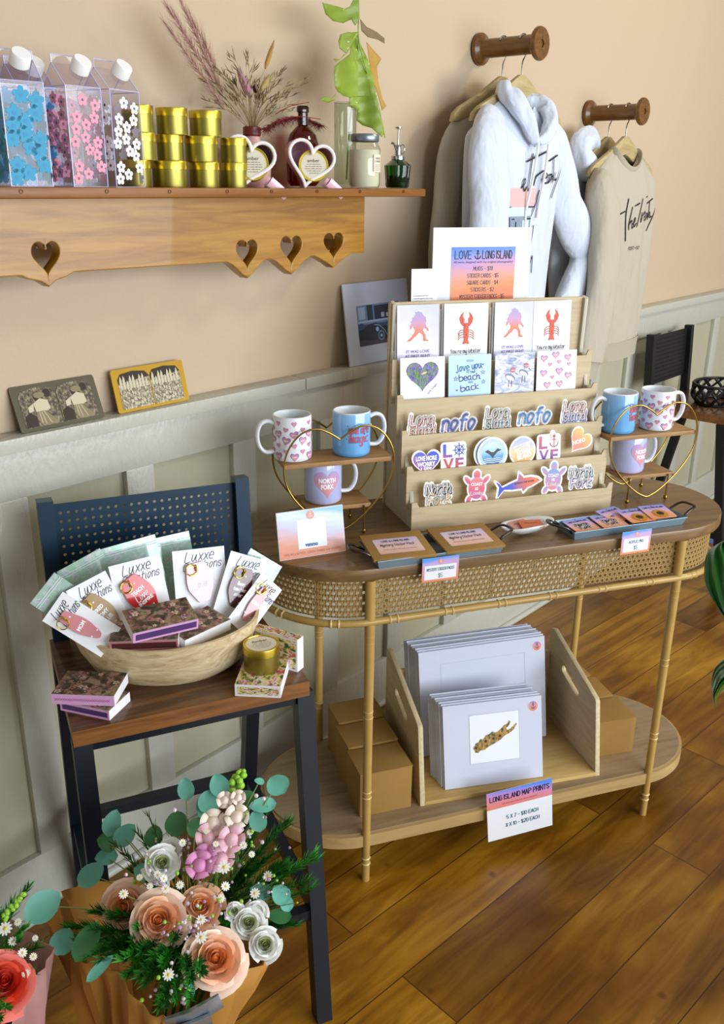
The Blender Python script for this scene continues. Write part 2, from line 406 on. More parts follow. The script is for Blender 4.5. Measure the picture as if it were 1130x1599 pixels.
# ================================================================ ROOM
def floor_mat():
    m, nt, b = base('floor_boards'); N, L = nt.nodes, nt.links
    tc = N.new('ShaderNodeTexCoord'); mp = N.new('ShaderNodeMapping'); L.new(tc.outputs['Object'], mp.inputs['Vector'])
    mp.inputs['Rotation'].default_value = (0, 0, R(5))
    br = N.new('ShaderNodeTexBrick'); br.offset = .37; br.inputs['Scale'].default_value = 1; br.inputs['Brick Width'].default_value = 1.15; br.inputs['Row Height'].default_value = .145
    br.inputs['Mortar Size'].default_value = .0014; br.inputs['Bias'].default_value = 0
    br.inputs['Color1'].default_value = (0, 0, 0, 1); br.inputs['Color2'].default_value = (1, 1, 1, 1); br.inputs['Mortar'].default_value = (.5, .5, .5, 1)
    L.new(mp.outputs[0], br.inputs['Vector'])
    m2 = N.new('ShaderNodeMapping'); m2.inputs['Scale'].default_value = (1.2, 9, 1); L.new(mp.outputs[0], m2.inputs['Vector'])
    off = N.new('ShaderNodeVectorMath'); off.operation = 'ADD'; L.new(m2.outputs[0], off.inputs[0]); sc = N.new('ShaderNodeVectorMath'); sc.operation = 'SCALE'; sc.inputs['Scale'].default_value = 7; L.new(br.outputs['Color'], sc.inputs[0]); L.new(sc.outputs[0], off.inputs[1])
    n = N.new('ShaderNodeTexNoise'); n.inputs['Scale'].default_value = 2.2; n.inputs['Detail'].default_value = 9; n.inputs['Roughness'].default_value = .6; n.inputs['Distortion'].default_value = .9; L.new(off.outputs[0], n.inputs['Vector'])
    g = ramp(nt, [(.2, '6a420a'), (.42, '9a6812'), (.56, 'b4801e'), (.75, 'cc9c40')], n.outputs['Fac'])
    big = N.new('ShaderNodeTexNoise'); big.inputs['Scale'].default_value = 3.1; big.inputs['Detail'].default_value = 3; L.new(mp.outputs[0], big.inputs['Vector'])
    t = ramp(nt, [(.0, '9a8a78'), (.5, 'd8d0c4'), (1, 'ffffff')], br.outputs['Color'])
    mx = N.new('ShaderNodeMix'); mx.data_type = 'RGBA'; mx.blend_type = 'MULTIPLY'; mx.inputs[0].default_value = .75; L.new(g, mx.inputs[6]); L.new(t, mx.inputs[7])
    t2 = ramp(nt, [(.35, 'b09a86'), (.6, 'ffffff')], big.outputs['Fac'])
    mx2 = N.new('ShaderNodeMix'); mx2.data_type = 'RGBA'; mx2.blend_type = 'MULTIPLY'; mx2.inputs[0].default_value = .8; L.new(mx.outputs[2], mx2.inputs[6]); L.new(t2, mx2.inputs[7])
    # small knots and seams
    v = N.new('ShaderNodeTexVoronoi'); v.inputs['Scale'].default_value = 6; L.new(mp.outputs[0], v.inputs['Vector'])
    mr = N.new('ShaderNodeMapRange'); mr.inputs[1].default_value = .02; mr.inputs[2].default_value = .07; mr.inputs[3].default_value = .7; mr.inputs[4].default_value = 0; L.new(v.outputs['Distance'], mr.inputs[0])
    mx3 = N.new('ShaderNodeMix'); mx3.data_type = 'RGBA'; L.new(mr.outputs[0], mx3.inputs[0]); L.new(mx2.outputs[2], mx3.inputs[6]); mx3.inputs[7].default_value = srgb('40200a')
    mx4 = N.new('ShaderNodeMix'); mx4.data_type = 'RGBA'; L.new(br.outputs['Fac'], mx4.inputs[0]); L.new(mx3.outputs[2], mx4.inputs[6]); mx4.inputs[7].default_value = srgb('4a2a0c')
    L.new(mx4.outputs[2], b.inputs['Base Color']); b.inputs['Roughness'].default_value = .33; b.inputs['Specular IOR Level'].default_value = .5
    bp = N.new('ShaderNodeBump'); bp.inputs['Strength'].default_value = .12; bp.inputs['Distance'].default_value = .004; L.new(n.outputs['Fac'], bp.inputs['Height']); L.new(bp.outputs[0], b.inputs['Normal'])
    return m
struct(MB().box(-1.6, 7, -3.6, .06, -.05, 0, floor_mat()).build('floor'))
M_wall = plain('peach_wall_paint', 'c0ab90', .75, bump=.25, bscale=90, var=.03, vscale=2, bdist=.004)
M_wain = plain('wainscot_paint', 'aeaa90', .42, bump=.5, bscale=60, var=.06, vscale=6, bdist=.003, bvec=(1, 1, .25))
M_trim = plain('trim_paint', 'b8b7aa', .34, bump=.6, bscale=80, var=.05, vscale=7, bdist=.004, bvec=(1, 1, .4))
struct(MB().box(-1.6, 7, .035, .12, 1.0, 3.0, M_wall).build('wall_back'))
struct(MB().box(-1.6, 7, .016, .12, 0, 1.04, M_wain).build('wall_wainscot'))
mb = MB()
mb.box(-1.6, 1.50, -.018, .036, 1.032, 1.06, M_trim, bev=.003); mb.box(1.5025, 7, -.018, .036, 1.032, 1.06, M_trim, bev=.003)
mb.box(-1.6, 7, 0, .018, .94, 1.033, M_trim, bev=.002)
struct(mb.build('trim_1'))
for i in range(-7, 22):
    x = .712 + .2855 * i
    if x < -1.5 or x > 6.8: continue
    struct(MB().box(x, x + .068, 0, .018, .15, .941, M_trim, bev=.003).build('trim_%d' % (i + 9)))
mb = MB(); mb.box(-1.6, 7, 0, .018, 0, .155, M_trim, bev=.003)
mb.tube([(-1.6, -.004, .008), (7, -.004, .008)], .011, M_trim, n=10)
struct(mb.build('baseboard_back'))

# ================================================================ WALL SHELF WITH HEART CUT-OUTS
W_pine = wood('honey_pine', [(.2, '6a430a'), (.45, '9c6a14'), (.6, 'ae7e22'), (.8, '8c5c12')], 0, 1.2, .38, 12, knots=.5, coat=.2)
W_plank = wood('honey_pine_plank', [(.2, '552f08'), (.5, '855014'), (.8, '9a6626')], 0, 1.2, .4, 12, knots=.4)
ZS = 1.487
sh = thing('wall_shelf', 'long honey pine wall shelf with a row of heart cut-outs in its backboard', 'shelf', TR(0, 0, ZS))
mb = MB(); mb.box(-.6, 1.758, -.16, .034, -.017, 0, W_plank, bev=.004)
for px in (33, 167, 265, 355, 424, 495, 562, 630):
    p = on_y(px, 299, -.161); mb.lathe([(.0001, -.001), (.0035, -.001), (.003, .001)], plain('peg_wood', '5b3210', .6), TR(p.x, -.1605, p.z - ZS, rx=90), n=8)
mb.build('shelf_plank', sh)
out = []; holes = []
xb = 1.612; zb = lambda x: 1.350 - ZS - (x - .727) * .003
YB = -.10
def bpt(px, py): p = on_y(px, py, YB); return (p.x, p.z - ZS)
hs = [((73, 404), 44, 52), ((386, 397), 33, 44), ((455, 391), 33, 44), ((521, 384), 30, 40)]
hearts = []
for (c, w, h) in hs:
    x, z = bpt(*c); x1 = bpt(c[0] + w / 2, c[1])[0]; x0 = bpt(c[0] - w / 2, c[1])[0]; z1 = bpt(c[0], c[1] - h / 2)[1]; z0 = bpt(c[0], c[1] + h / 2)[1]
    hearts.append((x, z, (x1 - x0), z1 - z0))
hearts.insert(0, (.28, hearts[0][1], hearts[0][2], hearts[0][3])); hearts.insert(0, (-.16, hearts[0][1], hearts[0][2], hearts[0][3]))
out.append((-.5, -.017)); out.append((-.5, zb(0)))
for x, z, w, h in hearts:
    out += [(x - w * .95, zb(x)), (x - w * .7, zb(x) - .006), (x - w * .28, z - h * .68), (x, z - h * .86), (x + w * .28, z - h * .68), (x + w * .7, zb(x) - .006), (x + w * .95, zb(x))]
out += [(xb, zb(xb)), (xb, -.017)]
mb = MB(); mb.slab([out] + [[(x + a, z + b * 1.0) for a, b in heart_pts(w, h)] for x, z, w, h in hearts], .026, W_pine, face_m((0, YB + .026, 0), (1, 0, 0), (0, 0, 1)), bev=.002)
mb.build('heart_board', sh)
for x in (-.45, xb - .03):
    MB().box(x, x + .022, YB + .026, .034, -.137, -.017, W_pine).build('shelf_bracket', sh)

# ---------------------------------------------------------------- milk carton bottles
M_acr = glass('clear_acrylic', 'f4f2fa', .08, .08)
M_acr2 = plain('acrylic_edge', 'c6c4ea', .2, coat=.5)
M_white = plain('white_plastic', 'f4f4f2', .4)
def flower(mb, x, y, r, mat, M, core):
    pts = []
    for i in range(30):
        a = 2 * PI * i / 30; rr = r * (.62 + .38 * abs(math.cos(a * 2.5)) ** .7); pts.append((x + rr * math.sin(a), y + rr * math.cos(a)))
    vs = [(x, y)] + pts; mb.flat(vs, [(0, i + 1, (i + 1) % 30 + 1) for i in range(30)][::1] if False else [(0, (i + 1) % 30 + 1, i + 1) for i in range(30)], mat, M)
    mb.disc(x, y, r * .24, r * .24, core, M, .0003, 10)
def carton(col, core, label, M, fscale=1.0, under=None):
    w, d, h = .033, .031, .150
    t = thing('carton_bottle', label, 'bottle', M, 'clear carton bottles on the shelf')
    mb = MB()
    b = [(-w, -d, 0), (w, -d, 0), (w, d, 0), (-w, d, 0)]; tp = [(x, y, h) for x, y, z in b]; ridge = [(-w, 0, h + .034), (w, 0, h + .034)]; fin = [(-w, 0, h + .046), (w, 0, h + .046)]
    v = b + tp + ridge + fin
    mb.add(v, [(0, 3, 2, 1), (0, 1, 5, 4), (1, 2, 6, 5), (2, 3, 7, 6), (3, 0, 4, 7), (4, 5, 9, 8), (6, 7, 8, 9), (7, 4, 8), (5, 6, 9), (8, 9, 11, 10)], M_acr)
    for a, c in ((0, 4), (1, 5), (2, 6), (3, 7), (4, 5), (5, 6), (6, 7), (7, 4), (0, 1), (1, 2), (2, 3), (3, 0), (4, 8), (7, 8), (5, 9), (6, 9), (10, 11), (8, 10), (9, 11)):
        mb.tube([v[a], v[c]], .0009, M_acr2, n=5)
    mb.build('carton_body', t)
    pr = MB(); k = 0
    F = face_m((0, -d - .0006, 0), (1, 0, 0), (0, 0, 1)); Lf = face_m((-w - .0006, 0, 0), (0, -1, 0), (0, 0, 1)); B = face_m((0, d - .0004, 0), (1, 0, 0), (0, 0, 1)); Rf = face_m((w - .0006, 0, 0), (0, 1, 0), (0, 0, 1))
    for FM, hw, dz in ((F, w, 0), (Lf, d, .008), (B, w, .01), (Rf, d, .004)):
        for i in range(7):
            for sx in (-.6, 0, .6):
                x = hw * (sx + .10 * ((i * 7 + (sx > 0)) % 3 - 1)); y = .013 + i * .0185 + (.007 if sx == 0 else 0) + dz * .3
                if (i * 5 + int(sx * 5 + 9) * 3) % 4 == 0: continue
                flower(pr, x, y, .0098 * fscale, col, FM, core)
    pr.build('printed_flowers', t)
    M2 = TR(.004, -.014, h + .019, rx=42)
    MB().lathe([(.014, 0), (.014, .008), (.0125, .009)], M_acr, M2, n=20).build('neck', t)
    nk = t.children[-1]; c = MB(); c.lathe([(.0001, .027), (.0135, .027), (.015, .025), (.0155, .008), (.0001, .008)], M_white, M2, n=24); c.build('screw_cap', nk)
    return t
yc = -.105
Mb = plain('flower_blue', '0a92ba', .5); Mp = plain('flower_pink', 'ea96aa', .5); Mw = plain('flower_white', 'fafafa', .5)
Mbc = plain('flower_blue_core', '1b86b8', .5); Mcore = plain('flower_core', '6a6478', .5)
carton(Mw, Mcore, 'clear milk-carton bottle with white daisies, beside the gold tins', TR(.958, yc, ZS, rz=10))
carton(Mp, Mcore, 'clear milk-carton bottle with pink daisies, middle of the front row', TR(.884, yc, ZS, rz=3))
carton(Mb, Mbc, 'clear milk-carton bottle crowded with large turquoise daisies, leftmost on the shelf', TR(.785, yc, ZS, rz=-8), 1.35)
carton(Mb, Mbc, 'turquoise daisy milk-carton bottle standing behind the front row, only its cap showing', TR(.848, -.028, ZS), 1.35)

# ---------------------------------------------------------------- gold tins
M_gold = plain('brushed_gold', 'a0964a', .42, metal=1)
M_goldl = plain('gold_rim', 'cfb946', .32, metal=1)
M_paper = plain('label_paper', 'ded6c0', .7); M_ink = plain('ink', '30281f', .7); M_black = plain('black_ink', '15131c', .6); M_wink = plain('white_ink', 'ffffff', .6)
def tin_mesh(r, h):
    a = MB().lathe([(.0001, 0), (r * .95, 0), (r * .965, .002), (r * .965, h * .72), (r * .965, h * .73)], M_gold, n=36)
    l = MB().lathe([(r, h * .70), (r, h * .97), (r * .985, h), (r * .93, h), (r * .91, h - .0015), (.0001, h - .0015)], M_goldl, n=36)
    return a, l
def tin(r, h, label, M, cap=False, group='gold candle tins stacked on the shelf', txt='amber', lab_m=None):
    t = thing('candle_tin', label, 'candle tin', M, group); a, l = tin_mesh(r, h); a.build('tin_body', t)
    if cap:
        l.disc(0, 0, r * .84, r * .84, M_paper, z=h - .001, n=32)
        l.text(txt, 0, r * .32, r * .22, M_ink, z=h - .0006)
        for k, w in enumerate((.9, 1.1, 1.15, .9, .6)): l.text('soy wax candle with essence'[:int(16 + 8 * w)], 0, r * (.1 - .14 * k), r * .07, M_ink, z=h - .0006, w=r * w)
    l.build('tin_lid', t); return t
TH = .0445
def tin_at(px, w, row, name, y=-.095):
    x = on_y(px, 291, y).x; D = (Vector((x, y, ZS)) - CAM_P).dot(CAM_W); r = w * D / CAM_F / 2 * .96
    tin(r, TH, name, TR(x, y, ZS + row * TH))
B_ = 'bottom row of the tin stack'
tin_at(366, 44, 0, 'narrow gold candle tin at the right end of the ' + B_)
tin_at(320, 49, 0, 'gold candle tin second from the right in the ' + B_)
tin_at(266, 57, 0, 'wide gold candle tin second from the left in the ' + B_)
tin_at(213, 50, 0, 'gold candle tin at the left end of the bottom row, half hidden by the bottle')
tin_at(367, 44, 1, 'narrow gold candle tin at the right end of the middle row of the stack')
tin_at(317, 53, 1, 'wide gold candle tin second from the right in the middle row')
tin_at(269, 43, 1, 'gold candle tin set further back in the middle row of the stack', -.085)
tin_at(224, 48, 1, 'gold candle tin at the left end of the middle row')
tin_at(325, 52, 2, 'gold candle tin at the right end of the top row of the stack', -.085)
tin_at(274, 50, 2, 'gold candle tin in the middle of the top row of the stack', -.085)
tin_at(222, 50, 2, 'gold candle tin at the left end of the top row, half behind the bottle', -.085)

# ---------------------------------------------------------------- heart mugs
M_hpink = plain('pink_glaze', 'e8bccb', .25, coat=.5); M_hrim = plain('white_glaze', 'fbf5f2', .2, coat=.5)
def heart_mug(label, cx, rot, M, dd=.078):
    t = thing('heart_mug', label, 'mug', M, 'pink heart-shaped mugs')
    w, h = .100, .092
    o = heart_pts(w, h, 48); inn = [(a * .885, b * .885) for a, b in o]; c, s = math.cos(rot), math.sin(rot)
    ro = lambda p, y: (p[0] * c - p[1] * s, y, p[0] * s + p[1] * c)
    lift = -min(ro(p, 0)[2] for p in o)
    up = lambda L: [(a, b, cc + lift) for a, b, cc in L]
    n = 48
    mb = MB()
    rings = [up([ro((a * k, b * k), y) for a, b in o]) for k, y in ((.9, dd), (.97, dd - .006), (1, dd - .02), (1, .004))]
    inr = [up([ro((a * k, b * k), y) for a, b in o]) for k, y in ((.885, .004), (.885, dd - .012), (.6, dd - .007))]
    for rs, flip in ((rings, 0), (inr, 0)):
        v = sum(rs, []); f = []
        for j in range(len(rs) - 1):
            for i in range(n): k = (i + 1) % n; f.append((j*n+i, (j+1)*n+i, (j+1)*n+k, j*n+k))
        mb.add(v, f, M_hpink, None, True)
    mb.add(rings[0] + [Vector((0, dd, lift))[:]], [(i, (i + 1) % n, n) for i in range(n)], M_hpink)
    mb.add(inr[2] + [(0, dd - .007, lift)], [(i, (i + 1) % n, n) for i in range(n)], M_hpink)
    mb.build('heart_cup', t)
    rm = MB(); rm.tube(up([ro((a * .943, b * .943), .003) for a, b in o]), .0036, M_hrim, n=8, closed=True, flat=.0036); rm.build('cup_rim', t)
    # handle: a flat band leaving the lower right flank
    a = R(-24) + rot; ox, oz = math.cos(a), math.sin(a); px_, pz = -oz, ox
    hp = []
    for k in range(13):
        th = PI * k / 12; hp.append((.028 * ox + .024 * ox + math.sin(th) * .044 * ox, .012 + .045 * k / 12 * 1.0, lift + .024 * oz + .028 * oz + math.sin(th) * .044 * oz))
    hd = MB(); hd.tube(hp, .0035, M_hpink, n=10, flat=.010, upv=(px_, 0, pz)); hd.build('mug_handle', t)
    return t, lift
for px, lab, ang in ((487, 'pink heart-shaped mug lying open to the front, in front of the amber bottle', -12), (392, 'pink heart-shaped mug half hidden behind the gold tin stack', -12)):
    p = on_y(px, 291, -.125)
    M = TR(p.x, -.120, ZS, rz=-36); heart_mug(lab, 0, R(-14), M)
    f = 'candle tin with a cream label propped inside the heart mug ' + ('by the amber bottle' if px == 487 else 'beside the tins')
    tin(.0315, .022, f, M @ TR(.008, .026, .040, rx=80), True, 'labelled candle tins inside the heart mugs')

# ---------------------------------------------------------------- vase with dried grasses
xv = on_y(398, 285, -.045).x
t = thing('dried_flower_vase', 'pink vase of dried grasses and bunny tails behind the heart mugs', 'vase', TR(xv, -.04, ZS))
M_vp = plain('vase_pink', 'c99a94', .4); M_vr = plain('vase_red_lip', '6b1f1c', .35)
MB().lathe([(.0001, 0), (.022, 0), (.036, .02), (.038, .05), (.026, .078), (.0155, .092), (.0155, .098)], M_vp, n=28).build('vase_body', t)
MB().lathe([(.0158, .097), (.0185, .100), (.018, .114), (.014, .116), (.012, .105)], M_vr, n=24).build('vase_neck', t)
M_straw = plain('dry_grass', '9c8a5c', .9); M_straw2 = plain('dry_grass_dark', '6b5a3c', .9); M_mauve = plain('mauve_plume', 'c39c90', .95); M_tanp = plain('tan_bunny_tail', 'b08848', .95); M_pinkp = plain('pink_bunny_tail', 'b27a96', .95)
def vpt(px, py, y=-.05): p = on_y(px, py, y); return Vector((p.x - xv, p.y + .04, p.z - ZS))
base0 = Vector((0, 0, .10))
def stem(mb, tip, r, mat, bend=.02, k=6, b0=None):
    b0 = b0 or base0; tip = Vector(tip); m = (b0 + tip) / 2 + Vector((-(tip.x - b0.x) * .25, rnd.uniform(-1, 1) * bend, .02 * 1))
    pts = [(b0 * (1 - u) ** 2 + m * 2 * u * (1 - u) + tip * u * u) for u in [i / k for i in range(k + 1)]]
    mb.tube(pts, [r * (1 - .6 * i / k) for i in range(k + 1)], mat, n=4); return pts
mb = MB()
for i in range(46):
    px = rnd.choice([rnd.uniform(305, 345), rnd.uniform(330, 400), rnd.uniform(380, 480), rnd.uniform(420, 490)])
    top = {0: 70}.get(0) + abs(px - 395) * .35 + rnd.uniform(0, 70) if px < 395 else 95 + (px - 395) * .3 + rnd.uniform(0, 60)
    tip = vpt(px, top, rnd.uniform(-.09, -.005)); pts = stem(mb, tip, .0006, rnd.choice([M_straw, M_straw, M_straw2]))
    for j in range(9):
        u = rnd.uniform(.45, 1); k = min(5, int(u * 6)); q = pts[k].lerp(pts[k + 1], u * 6 - k) if k < 6 else pts[-1]
        d = (pts[k + 1] - pts[k]).normalized(); s_ = Vector((rnd.uniform(-1, 1), rnd.uniform(-1, 1), rnd.uniform(-.2, 1))).normalized()
        e = q + (d * 1.3 + s_ * .8) * rnd.uniform(.007, .014); mb.tube([q, (q + e) / 2 + s_ * .001, e], [.0004, .0011, .0002], rnd.choice([M_straw, M_straw2]), n=4)
o = mb.build('dried_grass', t); o['kind'] = 'stuff'
def plume(tip, bot, r, mat, name, n=260, hl=.010):
    mb = MB(); tip = Vector(tip); bot = Vector(bot); stem(mb, bot, .0008, M_straw); mb.tube([bot, tip], [.0012, .0006], mat, n=4)
    ax = tip - bot
    if r < .015: mb.tube([bot, bot.lerp(tip, .2), bot.lerp(tip, .6), tip], [r * .3, r * .8, r * .75, r * .2], mat, n=8)
    for i in range(n):
        u = rnd.random(); rr = r * math.sin(PI * min(1, u * .9 + .08)) ** .7; q = bot + ax * u
        s_ = Vector((rnd.gauss(0, 1), rnd.gauss(0, 1), rnd.gauss(0, 1))).normalized(); e = q + s_ * rr + ax.normalized() * hl * rnd.uniform(.4, 1.2)
        w = s_.cross(ax).normalized() * .0006
        mb.add([q - w, q + w, e], [(0, 1, 2)], mat)
    return mb.build(name, t)
plume(vpt(371, 108), vpt(390, 150), .010, M_pinkp, 'bunny_tail', 900, .004)
plume(vpt(427, 66), vpt(414, 107), .006, M_tanp, 'bunny_tail', 700, .006)
plume(vpt(420, 118), vpt(408, 140), .007, plain('cream_bunny_tail', 'b9a46a', .95), 'bunny_tail', 500, .004)
mb = MB(); p = vpt(399, 138); mb.sphere(p, .0062, plain('poppy_pod', '3c2218', .7), sz=1.4); stem(mb, p, .0009, M_straw); mb.build('seed_pod', t)
for a, b, n in (((262, 10), (335, 130), 420), ((285, 8), (350, 150), 380), ((262, 42), (352, 170), 350), ((300, 30), (340, 110), 200)):
    plume(vpt(*a), vpt(*b), .022, M_mauve, 'pampas_plume', n, .03)
plume(vpt(-4, 10, -.06), vpt(8, 60, -.06), .02, M_mauve, 'pampas_plume', 3, .02) if False else None
# ---------------------------------------------------------------- amber bottle and red plume
xa = on_y(484, 290, -.05).x
t = thing('amber_bottle', 'dark amber glass flask bottle with a slim neck behind the heart mug', 'bottle', TR(xa, -.03, ZS))
M_amb = glass('amber_glass', 'a8461c', .05, .2); M_ambd = plain('amber_lip', '2c0d08', .15, coat=.6)
MB().lathe([(.0001, .003), (.034, .003), (.043, .012), (.045, .05), (.044, .085), (.036, .107), (.020, .121), (.0125, .126), (.0125, .152)], M_amb, n=40, sy=.55).build('bottle_body', t)
MB().lathe([(.0125, .126), (.0118, .150), (.0145, .152), (.015, .160), (.0125, .164), (.0105, .160), (.0105, .13)], M_ambd, n=24, sy=.8).build('bottle_lip', t)
t = thing('red_plume', 'dark red dried feathery plume lying across behind the heart mugs', 'dried flower', TR(0, 0, 0))
mb = MB(); M_red = plain('dried_red', '5c1310', .9); M_red2 = plain('dried_red_bright', '8e1d14', .9)
P = [on_y(x, y, -.085 + .03 * k) for k, (x, y) in enumerate([(414, 202), (440, 188), (470, 184), (500, 196)])]
P2 = crom([tuple(p) for p in P], 6)
mb.tube(P2, .001, M_red, n=5)
for i in range(900):
    q = Vector(rnd.choice(P2)) + Vector((rnd.uniform(-.008, .008), rnd.uniform(-.004, .004), rnd.uniform(-.002, .002))); e = q + Vector((rnd.uniform(-.02, .012), rnd.uniform(-.012, .012), rnd.uniform(-.022, .004))); w = Vector((0, 0, .0007))
    mb.add([q - w, q + w, e], [(0, 1, 2)], M_red)
mb.build('plume_fronds', t)
mb = MB()
for pts in ([(430, 178), (455, 165), (482, 160)], [(425, 192), (460, 182), (500, 186)]):
    mb.tube(crom([tuple(on_y(x, y, -.083)) for x, y in pts], 5), .0016, M_red2, n=5, flat=.0008)
mb.build('plume_stem', t)

# ---------------------------------------------------------------- glass cylinder vase with a leaf cutting
xg = on_y(541, 290, -.06).x
M_clr = glass('clear_glass', 'f0f4ee', .03, .16)
t = thing('glass_vase', 'tall clear glass cylinder vase holding the leaf cutting', 'vase', TR(xg, -.055, ZS))
MB().lathe([(.0001, .002), (.023, .002), (.025, .006), (.025, .175), (.0235, .175), (.0235, .008), (.0001, .008)], M_clr, n=32).build('vase_glass', t)
MB().lathe([(.0245, .1755), (.0252, .1765), (.0242, .1765)], plain('glass_rim', 'c9d6cf', .1, coat=.6), n=32).build('vase_rim', t)
t = thing('leaf_cutting', 'large drooping yellow-green monstera leaf cutting standing in the glass vase', 'plant', TR(0, 0, 0))
M_lf = plain('monstera_leaf', '7d9424', .5, var=.4, vscale=18, coat=.1); M_lf2 = plain('dry_leaf', 'b08a3a', .7, var=.25, vscale=30); M_stm = plain('leaf_stem', '8ba83c', .5); M_lf3 = plain('leaf_stub', '7d6a4c', .8)
def leaf_poly(pts, y0, y1, mat, name, par, curl=.02, thick=.0008):
    n = len(pts); ys = [p[1] for p in pts]; xs = [p[0] for p in pts]; cx = sum(xs) / n; a, b = min(ys), max(ys); f = tri2(pts)
    P = []
    for x, y in pts:
        u = (y - a) / (b - a); P.append(on_y(x, y, y0 + (y1 - y0) * u - curl * abs(x - cx) / 50))
    bm = bmesh.new(); vv = [bm.verts.new((x, y, 0)) for x, y in pts]
    for q in f:
        try: bm.faces.new([vv[i] for i in q])
        except ValueError: pass
    bmesh.ops.subdivide_edges(bm, edges=bm.edges[:], cuts=5, use_grid_fill=True)
    for v in bm.verts:
        x, y = v.co.x, v.co.y; u = (y - a) / (b - a); v.co = on_y(x, y, y0 + (y1 - y0) * u - curl * (1 - math.exp(-((x - cx) / 30) ** 2)) + .0007 * math.sin(y * .3 + x * .1))
    bm.normal_update()
    ob = MB().bm(bm, mat, I4, True).build(name, par); md = ob.modifiers.new('s', 'SOLIDIFY'); md.thickness = thick; return ob
leaf_poly([(557, 52), (563, 70), (574, 92), (582, 120), (588, 150), (594, 178), (600, 208), (596, 214), (580, 200), (566, 196), (556, 188), (557, 175), (552, 168), (545, 165), (545, 152), (536, 150), (527, 143), (523, 136), (521, 118), (522, 104), (528, 98), (536, 92), (546, 84), (548, 68)], -.07, -.085, M_lf, 'leaf_blade', t, .04)
leaf_poly([(560, 50), (552, 66), (541, 84), (530, 76), (528, 64), (531, 54), (542, 50), (550, 51)], -.08, -.09, M_lf, 'leaf_lobe', t)
leaf_poly([(540, 84), (532, 92), (524, 97), (521, 92), (530, 93), (536, 86)], -.08, -.09, M_lf, 'leaf_lobe', t)
leaf_poly([(503, 4), (520, 8), (538, 14), (546, 10), (551, 0), (560, -6), (561, 30), (554, 40), (548, 30), (535, 36), (520, 33), (508, 22)], -.09, -.08, M_lf, 'leaf_lobe', t)
leaf_poly([(572, 66), (584, 80), (595, 92), (588, 104), (590, 128), (597, 155), (603, 166), (596, 172), (590, 150), (580, 120), (576, 95)], -.082, -.088, M_lf2, 'dry_leaf_edge', t)
leaf_poly([(562, 30), (572, 42), (588, 50), (600, 60), (600, 68), (590, 62), (574, 58), (564, 48)], -.082, -.080, M_lf3, 'dry_leaf_tip', t)
leaf_poly([(498, 156), (508, 151), (518, 154), (524, 146), (522, 156), (512, 160)], -.09, -.085, M_lf, 'leaf_lobe', t)
mb = MB(); mb.tube(crom([tuple(on_y(x, y, yy)) for x, y, yy in [(560, 20, -.08), (560, 60, -.085), (572, 110, -.088), (590, 165, -.09), (601, 215, -.09)]], 5), .0013, M_stm, n=6); mb.tube(crom([tuple(on_y(x, y, yy)) for x, y, yy in [(560, 60, -.08), (556, 120, -.062), (545, 200, -.055), (541, 280, -.055)]], 5), .002, M_stm, n=6); mb.build('leaf_stalk', t)
# ---------------------------------------------------------------- mason jar candle
xj = on_y(574, 293, -.115).x
t = thing('jar_candle', 'cream candle in a mason jar with a grey screw lid and paper label', 'jar candle', TR(xj, -.105, ZS))
M_wax = plain('cream_wax', 'ece4cc', .6); M_lid = plain('zinc_lid', '8b96a0', .35, metal=.8)
MB().lathe([(.0001, .004), (.030, .004), (.0325, .012), (.0325, .078), (.031, .080), (.0001, .080)], M_wax, n=32).build('wax', t)
MB().lathe([(.0001, .001), (.031, .001), (.0345, .008), (.0345, .082), (.029, .092), (.028, .1)], M_clr, n=32).build('jar_glass', t)
MB().lathe([(.0295, .096), (.031, .098), (.031, .110), (.0295, .112), (.0001, .112)], M_lid, n=36).build('jar_lid', t)
a = PI; mb = MB()
def cyl_warp(r, a0, M=I4): return lambda p: M @ Vector((r * math.sin(p[0] / r + a0), -r * math.cos(p[0] / r + a0), p[1]))
w_ = lambda p: cyl_warp(.0353, R(8))(p)
for k in range(8): mb.flat([(-.014 + .0035 * k, .034), (-.0105 + .0035 * k, .034), (-.0105 + .0035 * k, .070), (-.014 + .0035 * k, .070)], [(0, 1, 2, 3)], M_paper, w_)
w2 = lambda p: cyl_warp(.0357, R(8))(p)
mb.text('WICKS', 0, .062, .004, M_ink, w2); mb.text('CANDLE', 0, .056, .004, M_ink, w2)
for k in range(4): mb.text('soy candle scented', 0, .049 - .0035 * k, .0015, M_ink, w2, w=.022)
mb.build('jar_label', t)
# ---------------------------------------------------------------- green glass mister
xm = on_y(625, 293, -.10).x
t = thing('plant_mister', 'small green ribbed glass mister with a chrome pump at the shelf end', 'mister', TR(xm, -.09, ZS))
M_gg = glass('green_glass', '2c8a26', .06, .3); M_wat = plain('mister_base_glass', '1d5c18', .15, coat=.6); M_chr = plain('chrome', 'b9bcc0', .15, metal=1)
mb = MB(); n = 36; prof = [(.0001, .001), (.025, .001), (.027, .006), (.0285, .030), (.0305, .050), (.020, .059), (.012, .064)]
vs = []; fs = []
for j, (r, z) in enumerate(prof):
    for i in range(n): a = 2*PI*i/n; q = r * (1 + (.035 * math.cos(a * 18) if 1 < j < 5 else 0)); vs.append((q * math.cos(a), q * math.sin(a), z))
for j in range(len(prof) - 1):
    for i in range(n): k = (i + 1) % n; fs.append((j*n+i, j*n+k, (j+1)*n+k, (j+1)*n+i))
mb.add(vs, fs, M_gg, None, True); mb.build('mister_bottle', t)
MB().lathe([(.0001, .003), (.0235, .003), (.0262, .028), (.0001, .029)], M_wat, n=30).build('water', t)
mb = MB(); mb.lathe([(.0125, .062), (.0155, .063), (.0155, .070), (.013, .072), (.0075, .073), (.0065, .090), (.0055, .095), (.0001, .095)], M_chr, n=24); pc = mb.build('pump_collar', t)
